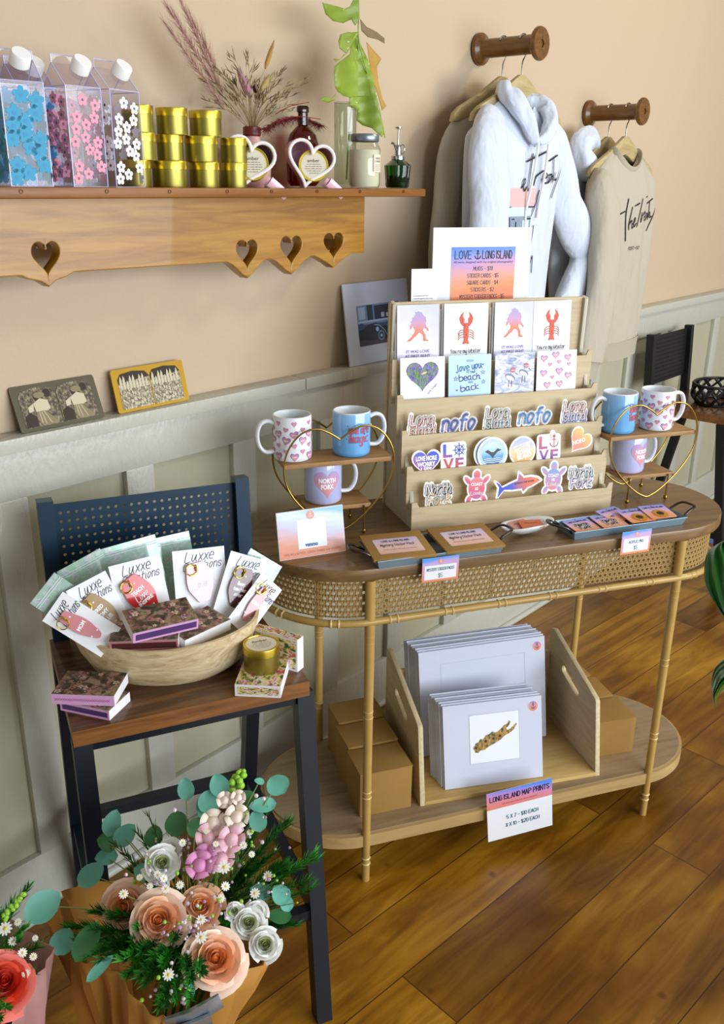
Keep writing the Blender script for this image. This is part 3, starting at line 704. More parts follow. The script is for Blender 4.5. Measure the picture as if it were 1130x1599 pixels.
mb = MB(); mb.lathe([(.0022, .094), (.002, .128), (.008, .130), (.008, .133), (.0001, .133)], M_chr, n=18); mb.build('pump_plunger', pc)
mb = MB(); mb.tube(crom([(-.004, 0, .080), (-.012, 0, .092), (-.024, -.004, .098), (-.03, -.006, .097)], 5), .0025, M_chr, n=8); mb.build('spout', pc)
mb = MB(); mb.tube([(.016 + .008 * math.cos(a_ * PI / 8), 0, .086 + .010 * math.sin(a_ * PI / 8)) for a_ in range(16)], .0011, M_chr, n=6, closed=True); mb.build('finger_ring', pc)

# ================================================================ SPOOL HOOKS, HANGERS, CLOTHES
W_spool = wood('spool_wood', [(.25, '46280a'), (.5, '6e4614'), (.8, '84591e')], 2, 6, .35, 5, coat=.3)
W_hang = wood('hanger_wood', [(.3, '9d8a5e'), (.6, 'b9a677'), (.8, 'c8b78a')], 0, 5, .5, 5)
M_wire = plain('hanger_wire', '8e8b86', .25, metal=1)
def spool(x, z, label):
    M = TR(x, .034, z, rx=90)
    t = thing('spool_peg', label, 'wall hook', M, 'wooden spool pegs on the wall')
    mb = MB().lathe([(.0001, 0), (.036, 0), (.040, .004), (.040, .010), (.037, .014), (.027, .018), (.024, .022)], W_spool, n=40)
    for a in (60, 180, 300): mb.lathe([(.0001, .0152), (.003, .0152), (.0035, .0138)], M_wire, TR(.029 * math.cos(R(a)), .029 * math.sin(R(a)), .0), n=10)
    mb.build('wall_flange', t)
    mb = MB().lathe([(.025, .018), (.0235, .024), (.0235, .168), (.025, .174)], W_spool, n=32); mb.build('spool_barrel', t)
    mb = MB().lathe([(.025, .170), (.027, .174), (.037, .180), (.040, .184), (.040, .190), (.037, .194), (.010, .194), (.010, .190), (.0001, .190)], W_spool, n=40)
    for a in range(4): mb.lathe([(.0001, .1945), (.0018, .1945)], M_black, TR(.014 * math.cos(a * PI / 2), .014 * math.sin(a * PI / 2), 0), n=6)
    mb.build('end_flange', t)
SP1 = (2.222, 1.838); SP2 = (2.853, 1.716)
spool(SP1[0], SP1[1], 'dark wooden spool peg on the wall above the white hoodie'); spool(SP2[0], SP2[1], 'dark wooden spool peg on the wall above the cream sweatshirt, further right')
def hanger(x, y, ztop, label, dip=.0):
    """ztop: top of the spool barrel; the hook hangs over it"""
    M = TR(x, y, ztop); t = thing('clothes_hanger', label, 'hanger', M, 'pale wooden hangers')
    r = .0255
    pts = [(r * math.cos(a), 0, -.023 + r * math.sin(a)) for a in [R(150 - 15 * k) for k in range(13)]] + [(.012, 0, -.048), (.003, 0, -.058), (0, 0, -.065), (0, 0, -.125)]
    MB().tube(pts, .0017, M_wire, n=7).build('hook', t)
    top = [(-.215, -.195), (-.19, -.178), (-.1, -.140), (-.03, -.103), (-.012, -.094), (.012, -.094), (.03, -.103), (.1, -.140), (.19, -.178), (.215, -.195)]
    bot = [(.222, -.215), (.19, -.212), (.1, -.185), (.02, -.153), (0, -.148), (-.02, -.153), (-.1, -.185), (-.19, -.212), (-.222, -.215)]
    mb = MB(); mb.slab([top + bot], .014, W_hang, face_m((0, .007, 0), (1, 0, 0), (0, 0, 1)), bev=.003); mb.build('hanger_arms', t)
    MB().tube([(-.19, 0, -.198), (.19, 0, -.198)], .005, W_hang, n=10).build('hanger_bar', t)
    return t
HZ = .195
def fold(x, z, sd, amp):
    return amp * (math.sin(x * 31 + sd) * .5 + math.sin(x * 57 + z * 6 + sd * 2) * .3 + math.sin(x * 17 - z * 9 + sd) * .4)
def garment(name, label, cat, x, y, z0, cloth, col, L=.66, half=.245, thick=.042, sd=0, hood=False, sl=None, sr=None, group=None, rib=None, neck_w=.085, hemw=1.0):
    """z0: height of the shoulder point at the neck; local origin there"""
    t = thing(name, label, cat, TR(x, y, z0), group)
    rows = []  # (z, halfwidth, thickness)
    K = 36
    def hw(u):      # u: depth below the neck point
        if u < .09: return neck_w + (half - neck_w) * (u / .09) ** .85
        return half + (.0 if u < .2 else -.012 * (u - .2) / .4) * hemw
    def th(u):
        b = .010 + (thick - .010) * min(1, u / .12) ** .7
        return b * (1 + .1 * math.sin(u * 8))
    us = [i * .012 for i in range(8)] + [.096 + i * (L - .06 - .096) / 26 for i in range(27)]
    def front(xx, u):
        h = hw(u); q = min(.999, abs(xx / h)); return -th(u) * (1 - q ** 3.0) ** .5 + fold(xx, -u, sd, .007) * min(1, u / .12)
    def back(xx, u):
        h = hw(u); q = min(.999, abs(xx / h)); return th(u) * .7 * (1 - q ** 3.0) ** .5 + fold(xx, -u, sd + 3, .004) * min(1, u / .12)
    n = 2 * K; vs = []; fs = []
    def neckdrop(xx, u, fr):
        # the neckline scoops down in front
        if not fr or abs(xx) > neck_w: return -u
        return -max(u, .055 * (1 - (xx / neck_w) ** 2))
    for u in us:
        h = hw(u)
        for k in range(K + 1):
            xx = -h * math.cos(PI * k / K); vs.append((xx, front(xx, u) if 0 < k < K else 0, neckdrop(xx, u, True)))
        for k in range(1, K):
            xx = h * math.cos(PI * k / K); vs.append((xx, back(xx, u), -max(u, .012 * (1 - min(1, abs(xx) / neck_w) ** 2)) if abs(xx) < neck_w else -u))
    for j in range(len(us) - 1):
        for i in range(n): k = (i + 1) % n; fs.append((j*n+i, (j+1)*n+i, (j+1)*n+k, j*n+k))
    ob = MB().add(vs, fs, cloth, None, True).build('torso', t)
    # hem band
    rb = rib or cloth; vs = []; fs = []
    hs_ = [(L - .062, 1.0), (L - .055, .985), (L - .03, .965), (L, .955), (L + .001, .93)]
    for u, kf in hs_:
        h = hw(L - .06) * (kf + .012)
        for k in range(K + 1):
            xx = -h * math.cos(PI * k / K); q = front(xx * .98 / kf, L - .06) * kf + .0009 * (k % 2) - .003; vs.append((xx, q if 0 < k < K else 0, -u))
        for k in range(1, K): xx = h * math.cos(PI * k / K); vs.append((xx, back(xx * .98 / kf, L - .06) * kf + .003, -u))
    for j in range(len(hs_) - 1):
        for i in range(n): k = (i + 1) % n; fs.append((j*n+i, (j+1)*n+i, (j+1)*n+k, j*n+k))
    MB().add(vs, fs, rb, None, True).build('hem_band', t)
    for sgn, sp in ((-1, sl), (1, sr)):
        sp = sp or dict(p=[(sgn * (half - .05), 0, -.10), (sgn * (half + .0), 0, -.16), (sgn * (half + .035), -.005, -.30), (sgn * (half + .05), -.01, -.45), (sgn * (half + .05), -.01, -.58)], r=[.062, .075, .066, .056, .045], f=[.03, .036, .034, .03, .028])
        m = len(sp['p']); allp = [tuple(p) + (sp['r'][i], sp['f'][i]) for i, p in enumerate(sp['p'])]
        q = crom(allp, 7); mb = MB(); N2 = 28; vs = []; fs = []
        P = [Vector(a[:3]) for a in q]
        for j, a in enumerate(q):
            tt = (P[min(j + 1, len(q) - 1)] - P[max(j - 1, 0)]).normalized(); u = Vector((0, -1, 0)); u = (u - tt * u.dot(tt)).normalized(); w = tt.cross(u)
            for i in range(N2):
                an = 2 * PI * i / N2; wr = 1 + .05 * math.sin(an * 3 + sd + j * .12) + .05 * math.sin(j * .75 + an * 2 + sd) * (1 if j > 3 else 0)
                vs.append(P[j] + w * a[3] * math.cos(an) * wr + u * a[4] * math.sin(an) * wr)
        for j in range(len(q) - 1):
            for i in range(N2): k = (i + 1) % N2; fs.append((j*N2+i, j*N2+k, (j+1)*N2+k, (j+1)*N2+i))
        fs.append([i for i in range(N2)][::-1])
        mb.add(vs, fs, cloth, None, True); mb.build('sleeve', t)
        e, e0 = P[-1], P[-2]; dd = (e - e0).normalized()
        MB().tube([e - dd * .012, e + dd * .004, e + dd * .03, e + dd * .055], [q[-1][3] * 1.0, q[-1][3] * .82, q[-1][3] * .74, q[-1][3] * .72], rb, n=24, flat=[q[-1][4], q[-1][4] * .82, q[-1][4] * .76, q[-1][4] * .7], upv=(0, -1, 0)).build('cuff', t)
    return t, front, hw, th
M_wht = plain('white_fleece', 'cfd7e6', .95, bump=.7, bscale=9, sheen=.2, bdist=.03, bvec=(1.6, 1.6, .7)); M_crm = plain('cream_fleece', 'b4ac9a', .95, bump=.7, bscale=9, sheen=.2, bdist=.025, bvec=(1.6, 1.6, .6))
M_crm2 = plain('cream_rib', 'aaa28e', .95); M_wrib = plain('white_rib', 'dde2ec', .95)
def collar(t, y0, nw, mat, lab=None):
    P = []
    for k in range(40):
        a = 2 * PI * k / 40; xx = nw * 1.0 * math.cos(a); s = math.sin(a)
        z = -.058 * (max(0, -s)) ** 1.3 if s < 0 else -.012 * s
        P.append((xx, (-.032 if s < 0 else .02) * abs(s) ** .8, z + .002))
    MB().tube(P, .004, mat, n=10, closed=True, flat=.013, upv=(0, -.35, 1)).build('collar', t)
def put(front, hw, dy=.0015):
    return lambda p: Vector((p[0], front(p[0], -p[1]) - dy - p[2], p[1]))
def treaty(s, cx, cy, w):
    """the written shop name, drawn stroke by stroke"""
    L = [[(-1, .25), (-.05, .8)] , [(-.62, 1.0), (-.66, .2), (-.55, -.95)], [(-.42, .62), (-.5, -.1), (-.48, -.42)], crom([(-.5, -.2), (-.38, .0), (-.33, -.35), (-.27, -.3)], 4), crom([(-.3, -.2), (-.18, .0), (-.2, .12), (-.26, -.05), (-.2, -.3), (-.1, -.15)], 4),
         [(-.15, .72), (.48, 1.12)], [(.08, 1.0), (.02, .3), (-.04, -.3)], crom([(.14, .35), (.14, -.1), (.2, .2), (.38, .42)], 4), crom([(.36, .1), (.5, .22), (.42, .35), (.38, .0), (.55, .0)], 4), crom([(.66, .3), (.56, .25), (.56, .02), (.7, .25), (.7, .0)], 4), [(.55, .78), (.86, 1.0)], [(.72, .85), (.74, .1)], crom([(.8, .35), (.82, .1), (.9, .15)], 3), [(1.12, .5), (.92, .0), (.72, -.55)]]
    return [[(cx + a * s * 1.12, cy + b * s * .52) for a, b in crom(l, 5)] for l in L]
# rear cream sweatshirt behind the hoodie
hanger(SP1[0], -.045, SP1[1] + .0235, 'pale wooden hanger behind the one holding the white hoodie')
garment('sweatshirt', 'cream sweatshirt hanging behind the white hoodie, only its left sleeve showing', 'sweatshirt', SP1[0], -.038, 1.715, M_crm, None, sd=2, thick=.018, half=.20, rib=M_crm2,
        sl=dict(p=[(-.13, 0, -.08), (-.185, 0, -.13), (-.215, 0, -.28), (-.225, 0, -.45), (-.23, 0, -.58)], r=[.045, .055, .052, .05, .042], f=[.02, .024, .024, .022, .02]), sr=dict(p=[(.17, 0, -.1), (.20, 0, -.2), (.21, 0, -.32), (.20, 0, -.45), (.20, 0, -.56)], r=[.05, .06, .055, .05, .042], f=[.015, .018, .018, .018, .02]))
# white hoodie
hanger(SP1[0], -.105, SP1[1] + .0235, 'pale wooden hanger holding the white hoodie')
t, fr, hw, th = garment('hoodie', 'white hoodie with drawstrings and a pink and grey boat print, hanging in front', 'hoodie', SP1[0] - .03, -.115, 1.705, M_wht, None, sd=1, thick=.052, half=.215, rib=M_wrib, L=.72, neck_w=.07,
        sl=dict(p=[(-.13, -.01, -.055), (-.185, -.045, -.115), (-.215, -.08, -.26), (-.22, -.09, -.42), (-.21, -.09, -.56)], r=[.045, .066, .072, .078, .065], f=[.034, .040, .036, .034, .032]),
        sr=dict(p=[(.15, 0, -.07), (.215, 0, -.13), (.285, -.005, -.25), (.395, -.01, -.36), (.43, -.01, -.405), (.385, -.015, -.49), (.27, -.02, -.60)], r=[.045, .062, .070, .068, .064, .068, .058], f=[.036, .04, .036, .034, .034, .034, .03]))
def fabric_roll(path, rs, fl, mat, name, par, sd=0, n=24, upv=(0, -1, 0)):
    q = crom([tuple(p) + (r, f) for p, r, f in zip(path, rs, fl)], 8); P = [Vector(a[:3]) for a in q]; vs = []; fs = []
    for j, a in enumerate(q):
        tt = (P[min(j + 1, len(q) - 1)] - P[max(j - 1, 0)]).normalized(); u = Vector(upv); u = (u - tt * u.dot(tt)).normalized(); w = tt.cross(u)
        for i in range(n):
            an = 2 * PI * i / n; wr = 1 + .09 * math.sin(an * 4 + sd + j * .15) + .05 * math.sin(j * .6 + an + sd)
            vs.append(P[j] + w * a[3] * math.cos(an) * wr + u * a[4] * math.sin(an) * wr)
    for j in range(len(q) - 1):
        for i in range(n): k = (i + 1) % n; fs.append((j*n+i, j*n+k, (j+1)*n+k, (j+1)*n+i))
    fs += [list(range(n))[::-1], [(len(q)-1)*n + i for i in range(n)]]
    return MB().add(vs, fs, mat, None, True).build(name, par)
fabric_roll([(.01, -.062, -.105), (-.028, -.066, -.070), (-.062, -.052, -.025), (-.078, -.02, .010), (-.058, .008, .020), (-.03, .02, .0)], [.012, .022, .029, .028, .022, .012], [.010, .015, .020, .022, .018, .010], M_wht, 'hood', t, 1); hd_ = t.children[-1] if False else None
fabric_roll([(.018, -.062, -.102), (.050, -.066, -.082), (.085, -.055, -.048), (.100, -.03, -.015), (.082, .0, .002), (.045, .02, .0)], [.011, .020, .027, .028, .022, .012], [.010, .015, .020, .022, .018, .010], M_wht, 'hood', t, 4)
fabric_roll([(-.05, .018, .0), (0, .026, -.02), (.05, .018, -.01)], [.02, .03, .02], [.008, .01, .008], M_wrib, 'hood_lining', t, 2)
mb = MB(); M_cord = plain('cotton_cord', 'eeeeee', .9)
mb.tube(crom([(-.005, -.078, -.105), (-.012, -.074, -.18), (-.017, fr(-.017, .27) - .006, -.27), (-.015, fr(-.015, .34) - .006, -.34)], 5), .0035, M_cord, n=8)
mb.build('drawstring', t); mb = MB(); mb.tube(crom([(.045, -.078, -.105), (.047, -.072, -.18), (.046, fr(.046, .25) - .006, -.25), (.044, fr(.044, .29) - .006, -.29)], 5), .0035, M_cord, n=8); mb.build('drawstring', t)
pr = MB(); W = put(fr, hw); m_pk = plain('print_pink', 'd9b3b2', .9); m_gy = plain('print_grey', '8496a8', .9); m_dk = plain('print_navy', '1c2036', .9); m_lg = plain('print_pale', 'c8d4de', .9)
def wrect(x0, y0, x1, y1, mat, lvl, nx=8, ny=4):
    for i in range(nx):
        for j in range(ny):
            a, b = x0 + (x1 - x0) * i / nx, x0 + (x1 - x0) * (i + 1) / nx; c, d = y0 + (y1 - y0) * j / ny, y0 + (y1 - y0) * (j + 1) / ny
            pr.flat([(a, c), (b, c), (b, d), (a, d)], [(0, 1, 2, 3)], mat, W, .0005 + .0005 * lvl)
wrect(-.13, -.262, .035, -.215, m_pk, 0); wrect(-.13, -.285, .02, -.262, m_lg, 1); wrect(-.085, -.345, .02, -.285, m_gy, 1); wrect(-.13, -.345, -.085, -.285, m_lg, 1)
wrect(-.03, -.335, .01, -.295, m_lg, 2, 4, 3); wrect(-.1, -.36, .02, -.347, m_gy, 1); wrect(-.13, -.41, .0, -.36, m_pk, 1); wrect(-.13, -.418, .035, -.41, m_dk, 1, 8, 1)
pr.strokes([[(-.1, -.262), (.03, -.262)], [(-.088, -.287), (-.08, -.345)], [(-.075, -.292), (.018, -.292)], [(-.07, -.34), (.018, -.34)], [(-.06, -.3), (-.06, -.335)], [(.02, -.285), (.035, -.255), (.045, -.22)], [(.0, -.365), (.03, -.372), (.035, -.31)], [(-.12, -.33), (-.085, -.345)], [(.035, -.415), (.045, -.39), (.05, -.435)]], .0032, m_dk, W, .0025)
pr.strokes([[tuple(p) for p in l] for l in treaty(.135, .0, -.20, 0)[4:]], .0045, M_black, W, .0026)
pr.build('chest_print', t)
# rear white hoodie on the second peg
hanger(SP2[0], -.045, SP2[1] + .0235, 'pale wooden hanger behind the one holding the cream sweatshirt')
t, fr2, hw2, th2 = garment('hoodie', 'white hoodie mostly hidden behind the cream sweatshirt on the second peg', 'hoodie', SP2[0], -.035, 1.575, M_wht, None, sd=5, thick=.018, half=.225, rib=M_wrib,
        sl=dict(p=[(-.15, 0, -.07), (-.21, 0, -.12), (-.235, 0, -.2), (-.225, 0, -.33), (-.21, 0, -.45)], r=[.05, .055, .055, .05, .045], f=[.02, .025, .025, .025, .02]),
        sr=dict(p=[(.15, 0, -.07), (.20, 0, -.14), (.25, 0, -.24), (.29, 0, -.31), (.30, 0, -.335)], r=[.05, .055, .055, .045, .04], f=[.02, .025, .03, .03, .028]))
fabric_roll([(-.06, -.03, -.08), (-.12, -.035, -.045), (-.165, -.03, -.02), (-.165, -.005, .035), (-.10, .0, .06), (-.05, .0, .03)], [.02, .03, .04, .042, .036, .014], [.02, .026, .032, .034, .03, .012], M_wht, 'hood', t, 3)
fabric_roll([(-.03, .01, -.02), (0, .012, .02), (.04, .01, -.015)], [.015, .03, .015], [.01, .012, .01], M_wht, 'hood_lining', t, 3)
# cream sweatshirt
hanger(SP2[0], -.105, SP2[1] + .0235, 'pale wooden hanger holding the cream sweatshirt')
t, fr, hw, th = garment('sweatshirt', 'cream crew-neck sweatshirt with thin black handwriting across the chest, hanging in front', 'sweatshirt', SP2[0], -.110, 1.600, M_crm, None, sd=4, thick=.046, half=.225, rib=M_crm2, L=.66, neck_w=.085,
        sl=dict(p=[(-.16, -.01, -.09), (-.205, -.045, -.14), (-.215, -.07, -.28), (-.235, -.08, -.44), (-.265, -.08, -.62)], r=[.055, .072, .072, .075, .07], f=[.03, .04, .038, .036, .034]),
        sr=dict(p=[(.15, 0, -.08), (.19, .01, -.16), (.20, .012, -.3), (.205, .012, -.42), (.20, .012, -.5)], r=[.045, .05, .045, .04, .035], f=[.02, .024, .022, .02, .02]))
collar(t, 0, .085, M_crm2)
pr = MB(); W = put(fr, hw); pr.strokes(treaty(.125, .035, -.205, 0), .0045, M_black, W, .0008)
pr.text('PORT • NY', .03, -.292, .012, M_black, W, .0008, w=.09)
pr.build('chest_print', t)
MB().box(-.014, .014, .012, .013, -.042, -.012, M_white).build('neck_label', t)

# ================================================================ THINGS ON THE WAINSCOT LEDGE
def ledge_card(name, label, cat, group, px0, px1, w, h, tilt, extra_rot=0, th_=.0022):
    a = on_y(px0[0], px0[1], .0); b = on_y(px1[0], px1[1], .0); x = (a.x + b.x) / 2
    return thing(name, label, cat, TR(x, .002, 1.0602, rx=-tilt), group)
M_cdark = plain('old_card_brown', '5a5440', .8, var=.1, vscale=40); M_cyel = plain('old_card_yellow', 'b98f22', .8, var=.08, vscale=40)
sep = [(.2, '2c2418'), (.45, '6d6048'), (.7, 'b5a888'), (.9, 'd6cbb0')]
M_sepb = uvnoise('sepia_leafy', [(.35, '2a2216'), (.5, '5c5038'), (.65, '968a6a')], 14, 10, 6)
M_sepg = uvnoise('sepia_flowers', [(.35, '4a402c'), (.5, '8c8064'), (.62, 'cabf9f')], 20, 13, 6, dist=1)
M_sepd = plain('sepia_dark', '3a3024', .8); M_sepl = plain('sepia_light', 'c9bfa2', .8); M_sepm = plain('sepia_mid', '8a7c5e', .8)
def stereo(t, mat, kind):
    w, h = .176, .086
    mb = MB(); mb.slab([rr_pts(-w/2, 0, w/2, h, .005)], .0024, mat, UPR); mb.build('card_mount', t)
    p = MB(); F = face_m((0, -.0028, 0), (1, 0, 0), (0, 0, 1))
    for s in (-1, 1):
        c = s * .0385; x0, x1 = c - .0372, c + .0372
        arch = [(x0, .006), (x1, .006), (x1, .066), (x1 - .008, .076), (c, .0795), (x0 + .008, .076), (x0, .066)]
        if kind == 0:
            p.poly(arch, M_sepb, F, .0004)
            p.disc(c + .02, .066, .008, .008, M_sepd, F, .0008); p.disc(c + .001, .060, .009, .0085, M_sepd, F, .0009); p.disc(c + .004, .064, .011, .006, M_sepm, F, .0011)
            p.poly([(c - .012, .050), (c + .004, .058), (c + .018, .052), (c + .020, .036), (c + .006, .032), (c - .010, .034)], M_sepl, F, .001)
            p.poly([(c - .010, .034), (c + .008, .034), (c + .030, .010), (c + .026, .0065), (c - .004, .0065), (c - .012, .02)], M_sepm, F, .0012)
            p.strokes([[(c + .0, .033), (c + .003, .010)], [(c + .005, .033), (c + .014, .010)], [(c - .004, .033), (c - .004, .012)]], .0014, M_sepl, F, .0014)
            p.poly([(c - .036, .007), (c - .012, .007), (c - .012, .026), (c - .022, .034), (c - .034, .028)], M_sepd, F, .0009)
            p.poly([(c - .024, .044), (c - .012, .050), (c - .014, .036), (c - .024, .034)], M_sepl, F, .0013)
        else:
            p.poly(arch, M_sepg, F, .0004); p.poly([(x0, .058), (x1, .064), (x1, .066), (x1 - .008, .076), (c, .0795), (x0 + .008, .076), (x0, .066)], M_sepd, F, .0006)
            for k in range(9):
                bx = x0 + .006 + k * .0075; hh = .056 + .012 * abs(math.sin(k * 2.1 + s)); p.poly([(bx - .003, .045), (bx + .003, .046), (bx + .0025, hh), (bx, hh + .006), (bx - .003, hh - .004)], M_sepl, F, .0008)
    p.build('twin_photographs', t)
a = ledge_card('stereo_card', 'brown antique stereo card with two sepia photographs of a seated person in a white blouse', 'photo card', 'antique stereo cards on the ledge', (38, 674), (160, 645), .176, .086, 22); stereo(a, M_cdark, 0)
a = ledge_card('stereo_card', 'yellow-bordered antique stereo card with two sepia photographs of flowers', 'photo card', 'antique stereo cards on the ledge', (183, 643), (298, 622), .176, .086, 14); stereo(a, M_cyel, 1)
p0 = on_y(-20, 690, .0)
t = thing('stereo_card', 'pale edge of a third stereo card cut off at the left of the ledge', 'photo card', TR(p0.x - .062, .002, 1.0602, rx=-14), 'antique stereo cards on the ledge')
MB().slab([rr_pts(-.088, 0, .088, .086, .005)], .0024, plain('old_card_pale', 'a08a76', .8), UPR).build('card_mount', t)
# matted photograph
pa = on_y(545, 574, .0); xm0 = pa.x
t = thing('matted_photograph', 'blue-toned vintage car photograph in a white mat, leaning on the ledge', 'photograph', TR(xm0 + .127, .000, 1.0602, rx=-8.5))
M_mat = plain('white_mat_board', 'cdd5ea', .4, coat=.3); M_bl = [plain('blue_tone_%d' % i, c, .5) for i, c in enumerate(['14203c', '33507c', '6f90c0', 'b4c8ea', '0b1226'])]
mb = MB(); mb.box(-.127, .127, -.004, 0, 0, .203, M_mat, bev=.0008); mb.build('mat_board', t)
p = MB(); F = face_m((0, -.0043, 0), (1, 0, 0), (0, 0, 1)); X0, X1, Y0, Y1 = -.083, .083, .045, .147
p.rect(X0, Y0, X1, Y1, M_bl[1], F, .0003); p.rect(X0, .098, X1, Y1, M_bl[2], F, .0004); p.rect(X0 + .004, .112, X0 + .03, .142, M_bl[3], F, .0006); p.rect(X0 + .038, .105, X0 + .06, .146, M_bl[0], F, .0006)
p.rect(X0 + .066, .108, X1 - .01, .143, M_bl[0], F, .0006); p.rect(X0 + .092, .112, X0 + .105, .124, M_bl[3], F, .0008); p.rect(X0 + .112, .112, X0 + .122, .122, M_bl[3], F, .0008)
p.rect(X0, .103, X1, .108, M_bl[3], F, .0007); p.rect(X0, Y0, X1, .062, plain('blue_tone_5', '4a3c4c', .6), F, .0005)
p.poly([(X0, .06), (X0 + .03, .06), (X0 + .05, .055), (X1, .058), (X1, .085), (X0 + .09, .09), (X0 + .07, .1), (X0 + .04, .098), (X0 + .02, .09), (X0, .088)], M_bl[4], F, .0007)
p.poly([(X0, .085), (X0 + .02, .088), (X0 + .022, .1), (X0 + .01, .103), (X0, .1)], M_bl[1], F, .0009)
for wx in (.086, .14): p.disc(X0 + wx, .066, .013, .013, M_bl[2], F, .001); p.disc(X0 + wx, .066, .009, .009, M_bl[0], F, .0012); p.disc(X0 + wx, .066, .004, .004, M_bl[3], F, .0014)
p.disc(X0 + .072, .083, .006, .006, M_bl[3], F, .001); p.strokes([crom([(X0 + .062, .095), (X0 + .08, .092), (X0 + .10, .078), (X0 + .108, .066)], 4)], .002, M_bl[3], F, .0012)
p.build('photo_print', t)
MB().rect(-.129, -.001, .129, .206, film('clear_sleeve'), face_m((0, -.0068, 0), (1, 0, 0), (0, 0, 1))).build('clear_sleeve', t)

# ================================================================ CONSOLE TABLE
W_top = wood('table_top_oak', [(.25, '54401f'), (.45, '735735'), (.6, '84663d'), (.8, '6e5430')], 0, 1.3, .38, 14, knots=.5, coat=.15)
W_low = wood('lower_shelf_oak', [(.25, '7d6647'), (.5, '988060'), (.8, 'a58e6c')], 0, 1.3, .55, 12, knots=.3)
W_edge = wood('shelf_edge_wood', [(.3, 'a88a58'), (.7, 'bf9f68')], 0, 1.5, .5, 10)
M_bam = plain('bamboo', 'b4924e', .38, var=.22, vscale=18, coat=.2); M_node = plain('bamboo_node', 'd0b071', .4, coat=.2)
M_cane = plain('cane_weave', 'a08048', .6, var=.1, vscale=30)
LS = .744; DP = .367; CY = DP / 2 + .004; RT = .2
def stadium(r, n=20, x0=0.0, x1=LS, cy=CY):
    p = []
    for k in range(n + 1): a = R(-90 + 180 * k / n); p.append((x1 + r * math.cos(a), cy + r * math.sin(a)))
    for k in range(n + 1): a = R(90 + 180 * k / n); p.append((x0 + r * math.cos(a), cy + r * math.sin(a)))
    return p
tb = thing('console_table', 'long oval bamboo-legged console table with a woven cane apron', 'table', FT)
ZT = .78
mb = MB(); mb.slab([stadium(RT, 28)], .026, W_top, TR(0, 0, ZT - .026), bev=.003); mb.build('table_top', tb)
mb = MB(); mb.slab([stadium(RT - .014, 28)], .018, W_low, TR(0, 0, .112)); mb.build('lower_shelf', tb)
mb = MB()
o = stadium(RT - .006, 28); i_ = stadium(RT - .0145, 28); n = len(o)
v = [(x, y, z) for pts, z in ((i_, .096), (o, .096), (o, .126), (i_, .126)) for x, y in pts]; f = []
for j in range(4):
    for k in range(n): a = (k + 1) % n; jj = (j + 1) % 4; f.append((j*n+k, j*n+a, jj*n+a, jj*n+k))
mb.add(v, f, W_edge); mb.build('shelf_edge', tb)
# cane apron
def perim(pts):
    L = [0]
    for k in range(len(pts)): a, b = pts[k], pts[(k + 1) % len(pts)]; L.append(L[-1] + math.hypot(b[0]-a[0], b[1]-a[1]))
    return L
ap = stadium(RT - .018, 40); PL = perim(ap); TL = PL[-1]
import bisect
def onper(s):
    s %= TL; k = min(len(ap) - 1, bisect.bisect_right(PL, s) - 1); a, b = ap[k], ap[(k + 1) % len(ap)]; u = (s - PL[k]) / max(1e-9, PL[k+1] - PL[k]); return (a[0] + (b[0]-a[0]) * u, a[1] + (b[1]-a[1]) * u)
ZA0, ZA1 = .668, .752; NR = 7; NC = 216; cw = TL / NC; ch = (ZA1 - ZA0) / NR
mb = MB(); vs = []; fs = []
for r in range(NR):
    for c in range(NC):
        cx = c * cw + (cw / 2 if r % 2 else 0); cz = ZA0 + ch * (r + .5); k = len(vs)
        for rad, sq in ((1, 0), (1, 1)):
            for q in range(8):
                a = PI / 4 * q + PI / 8
                if sq: dx, dz = cw * .29 * math.cos(a), ch * .31 * math.sin(a)
                else:
                    m = max(abs(math.cos(a)), abs(math.sin(a))); dx, dz = cw / 2 * math.cos(a) / m, ch / 2 * math.sin(a) / m
                x, y = onper(cx + dx); vs.append((x, y, cz + dz))
        # square corners are cut by the octagon sampling, so add corner fillers
        for q in range(8): a = (q + 1) % 8; fs.append((k + q, k + a, k + 8 + a, k + 8 + q))
        for sx, sz, qa, qb in ((1, 1, 0, 1), (-1, 1, 2, 3), (-1, -1, 4, 5), (1, -1, 6, 7)):
            x, y = onper(cx + sx * cw / 2); vs.append((x, y, cz + sz * ch / 2)); fs.append((k + qa, len(vs) - 1, k + qb))
mb.add(vs, fs, M_cane); ob = mb.build('cane_apron', tb)
md = ob.modifiers.new('s', 'SOLIDIFY'); md.thickness = .0016
def bamboo(mb, path, r, nodes):
    P = [Vector(p) for p in path]; mb.tube(P, r, M_bam, n=14)
    L = [0]
    for a, b in zip(P, P[1:]): L.append(L[-1] + (b - a).length)
    for s in nodes:
        k = min(len(P) - 2, bisect.bisect_right(L, s) - 1); u = (s - L[k]) / (L[k+1] - L[k]); c = P[k].lerp(P[k+1], u); d = (P[k+1] - P[k]).normalized()
        for o_ in (-.0075, .0075):
            rr = r if not isinstance(r, list) else r[0]; mb.tube([c + d * (o_ - .003), c + d * o_, c + d * (o_ + .003)], [rr * .98, rr * 1.22, rr * .98], M_node, n=14)
rail = stadium(RT - .006, 24)
Pr = [Vector((x, y, .660)) for x, y in rail]; Lr = perim(rail)
mb = MB(); mb.tube(Pr, .0078, M_bam, n=12, closed=True)
tot = Lr[-1]
for k in range(22):
    s = tot * (k + .35) / 22; j = bisect.bisect_right(Lr, s) - 1; a, b = Vector(Pr[j]), Vector(Pr[(j + 1) % len(Pr)]); c = a.lerp(b, (s - Lr[j]) / (Lr[j+1] - Lr[j])); d = (b - a).normalized()
    for o_ in (-.008, .008): mb.tube([c + d * (o_ - .003), c + d * o_, c + d * (o_ + .003)], [.0077, .0098, .0077], M_node, n=12)
mb.build('bamboo_rail', tb)
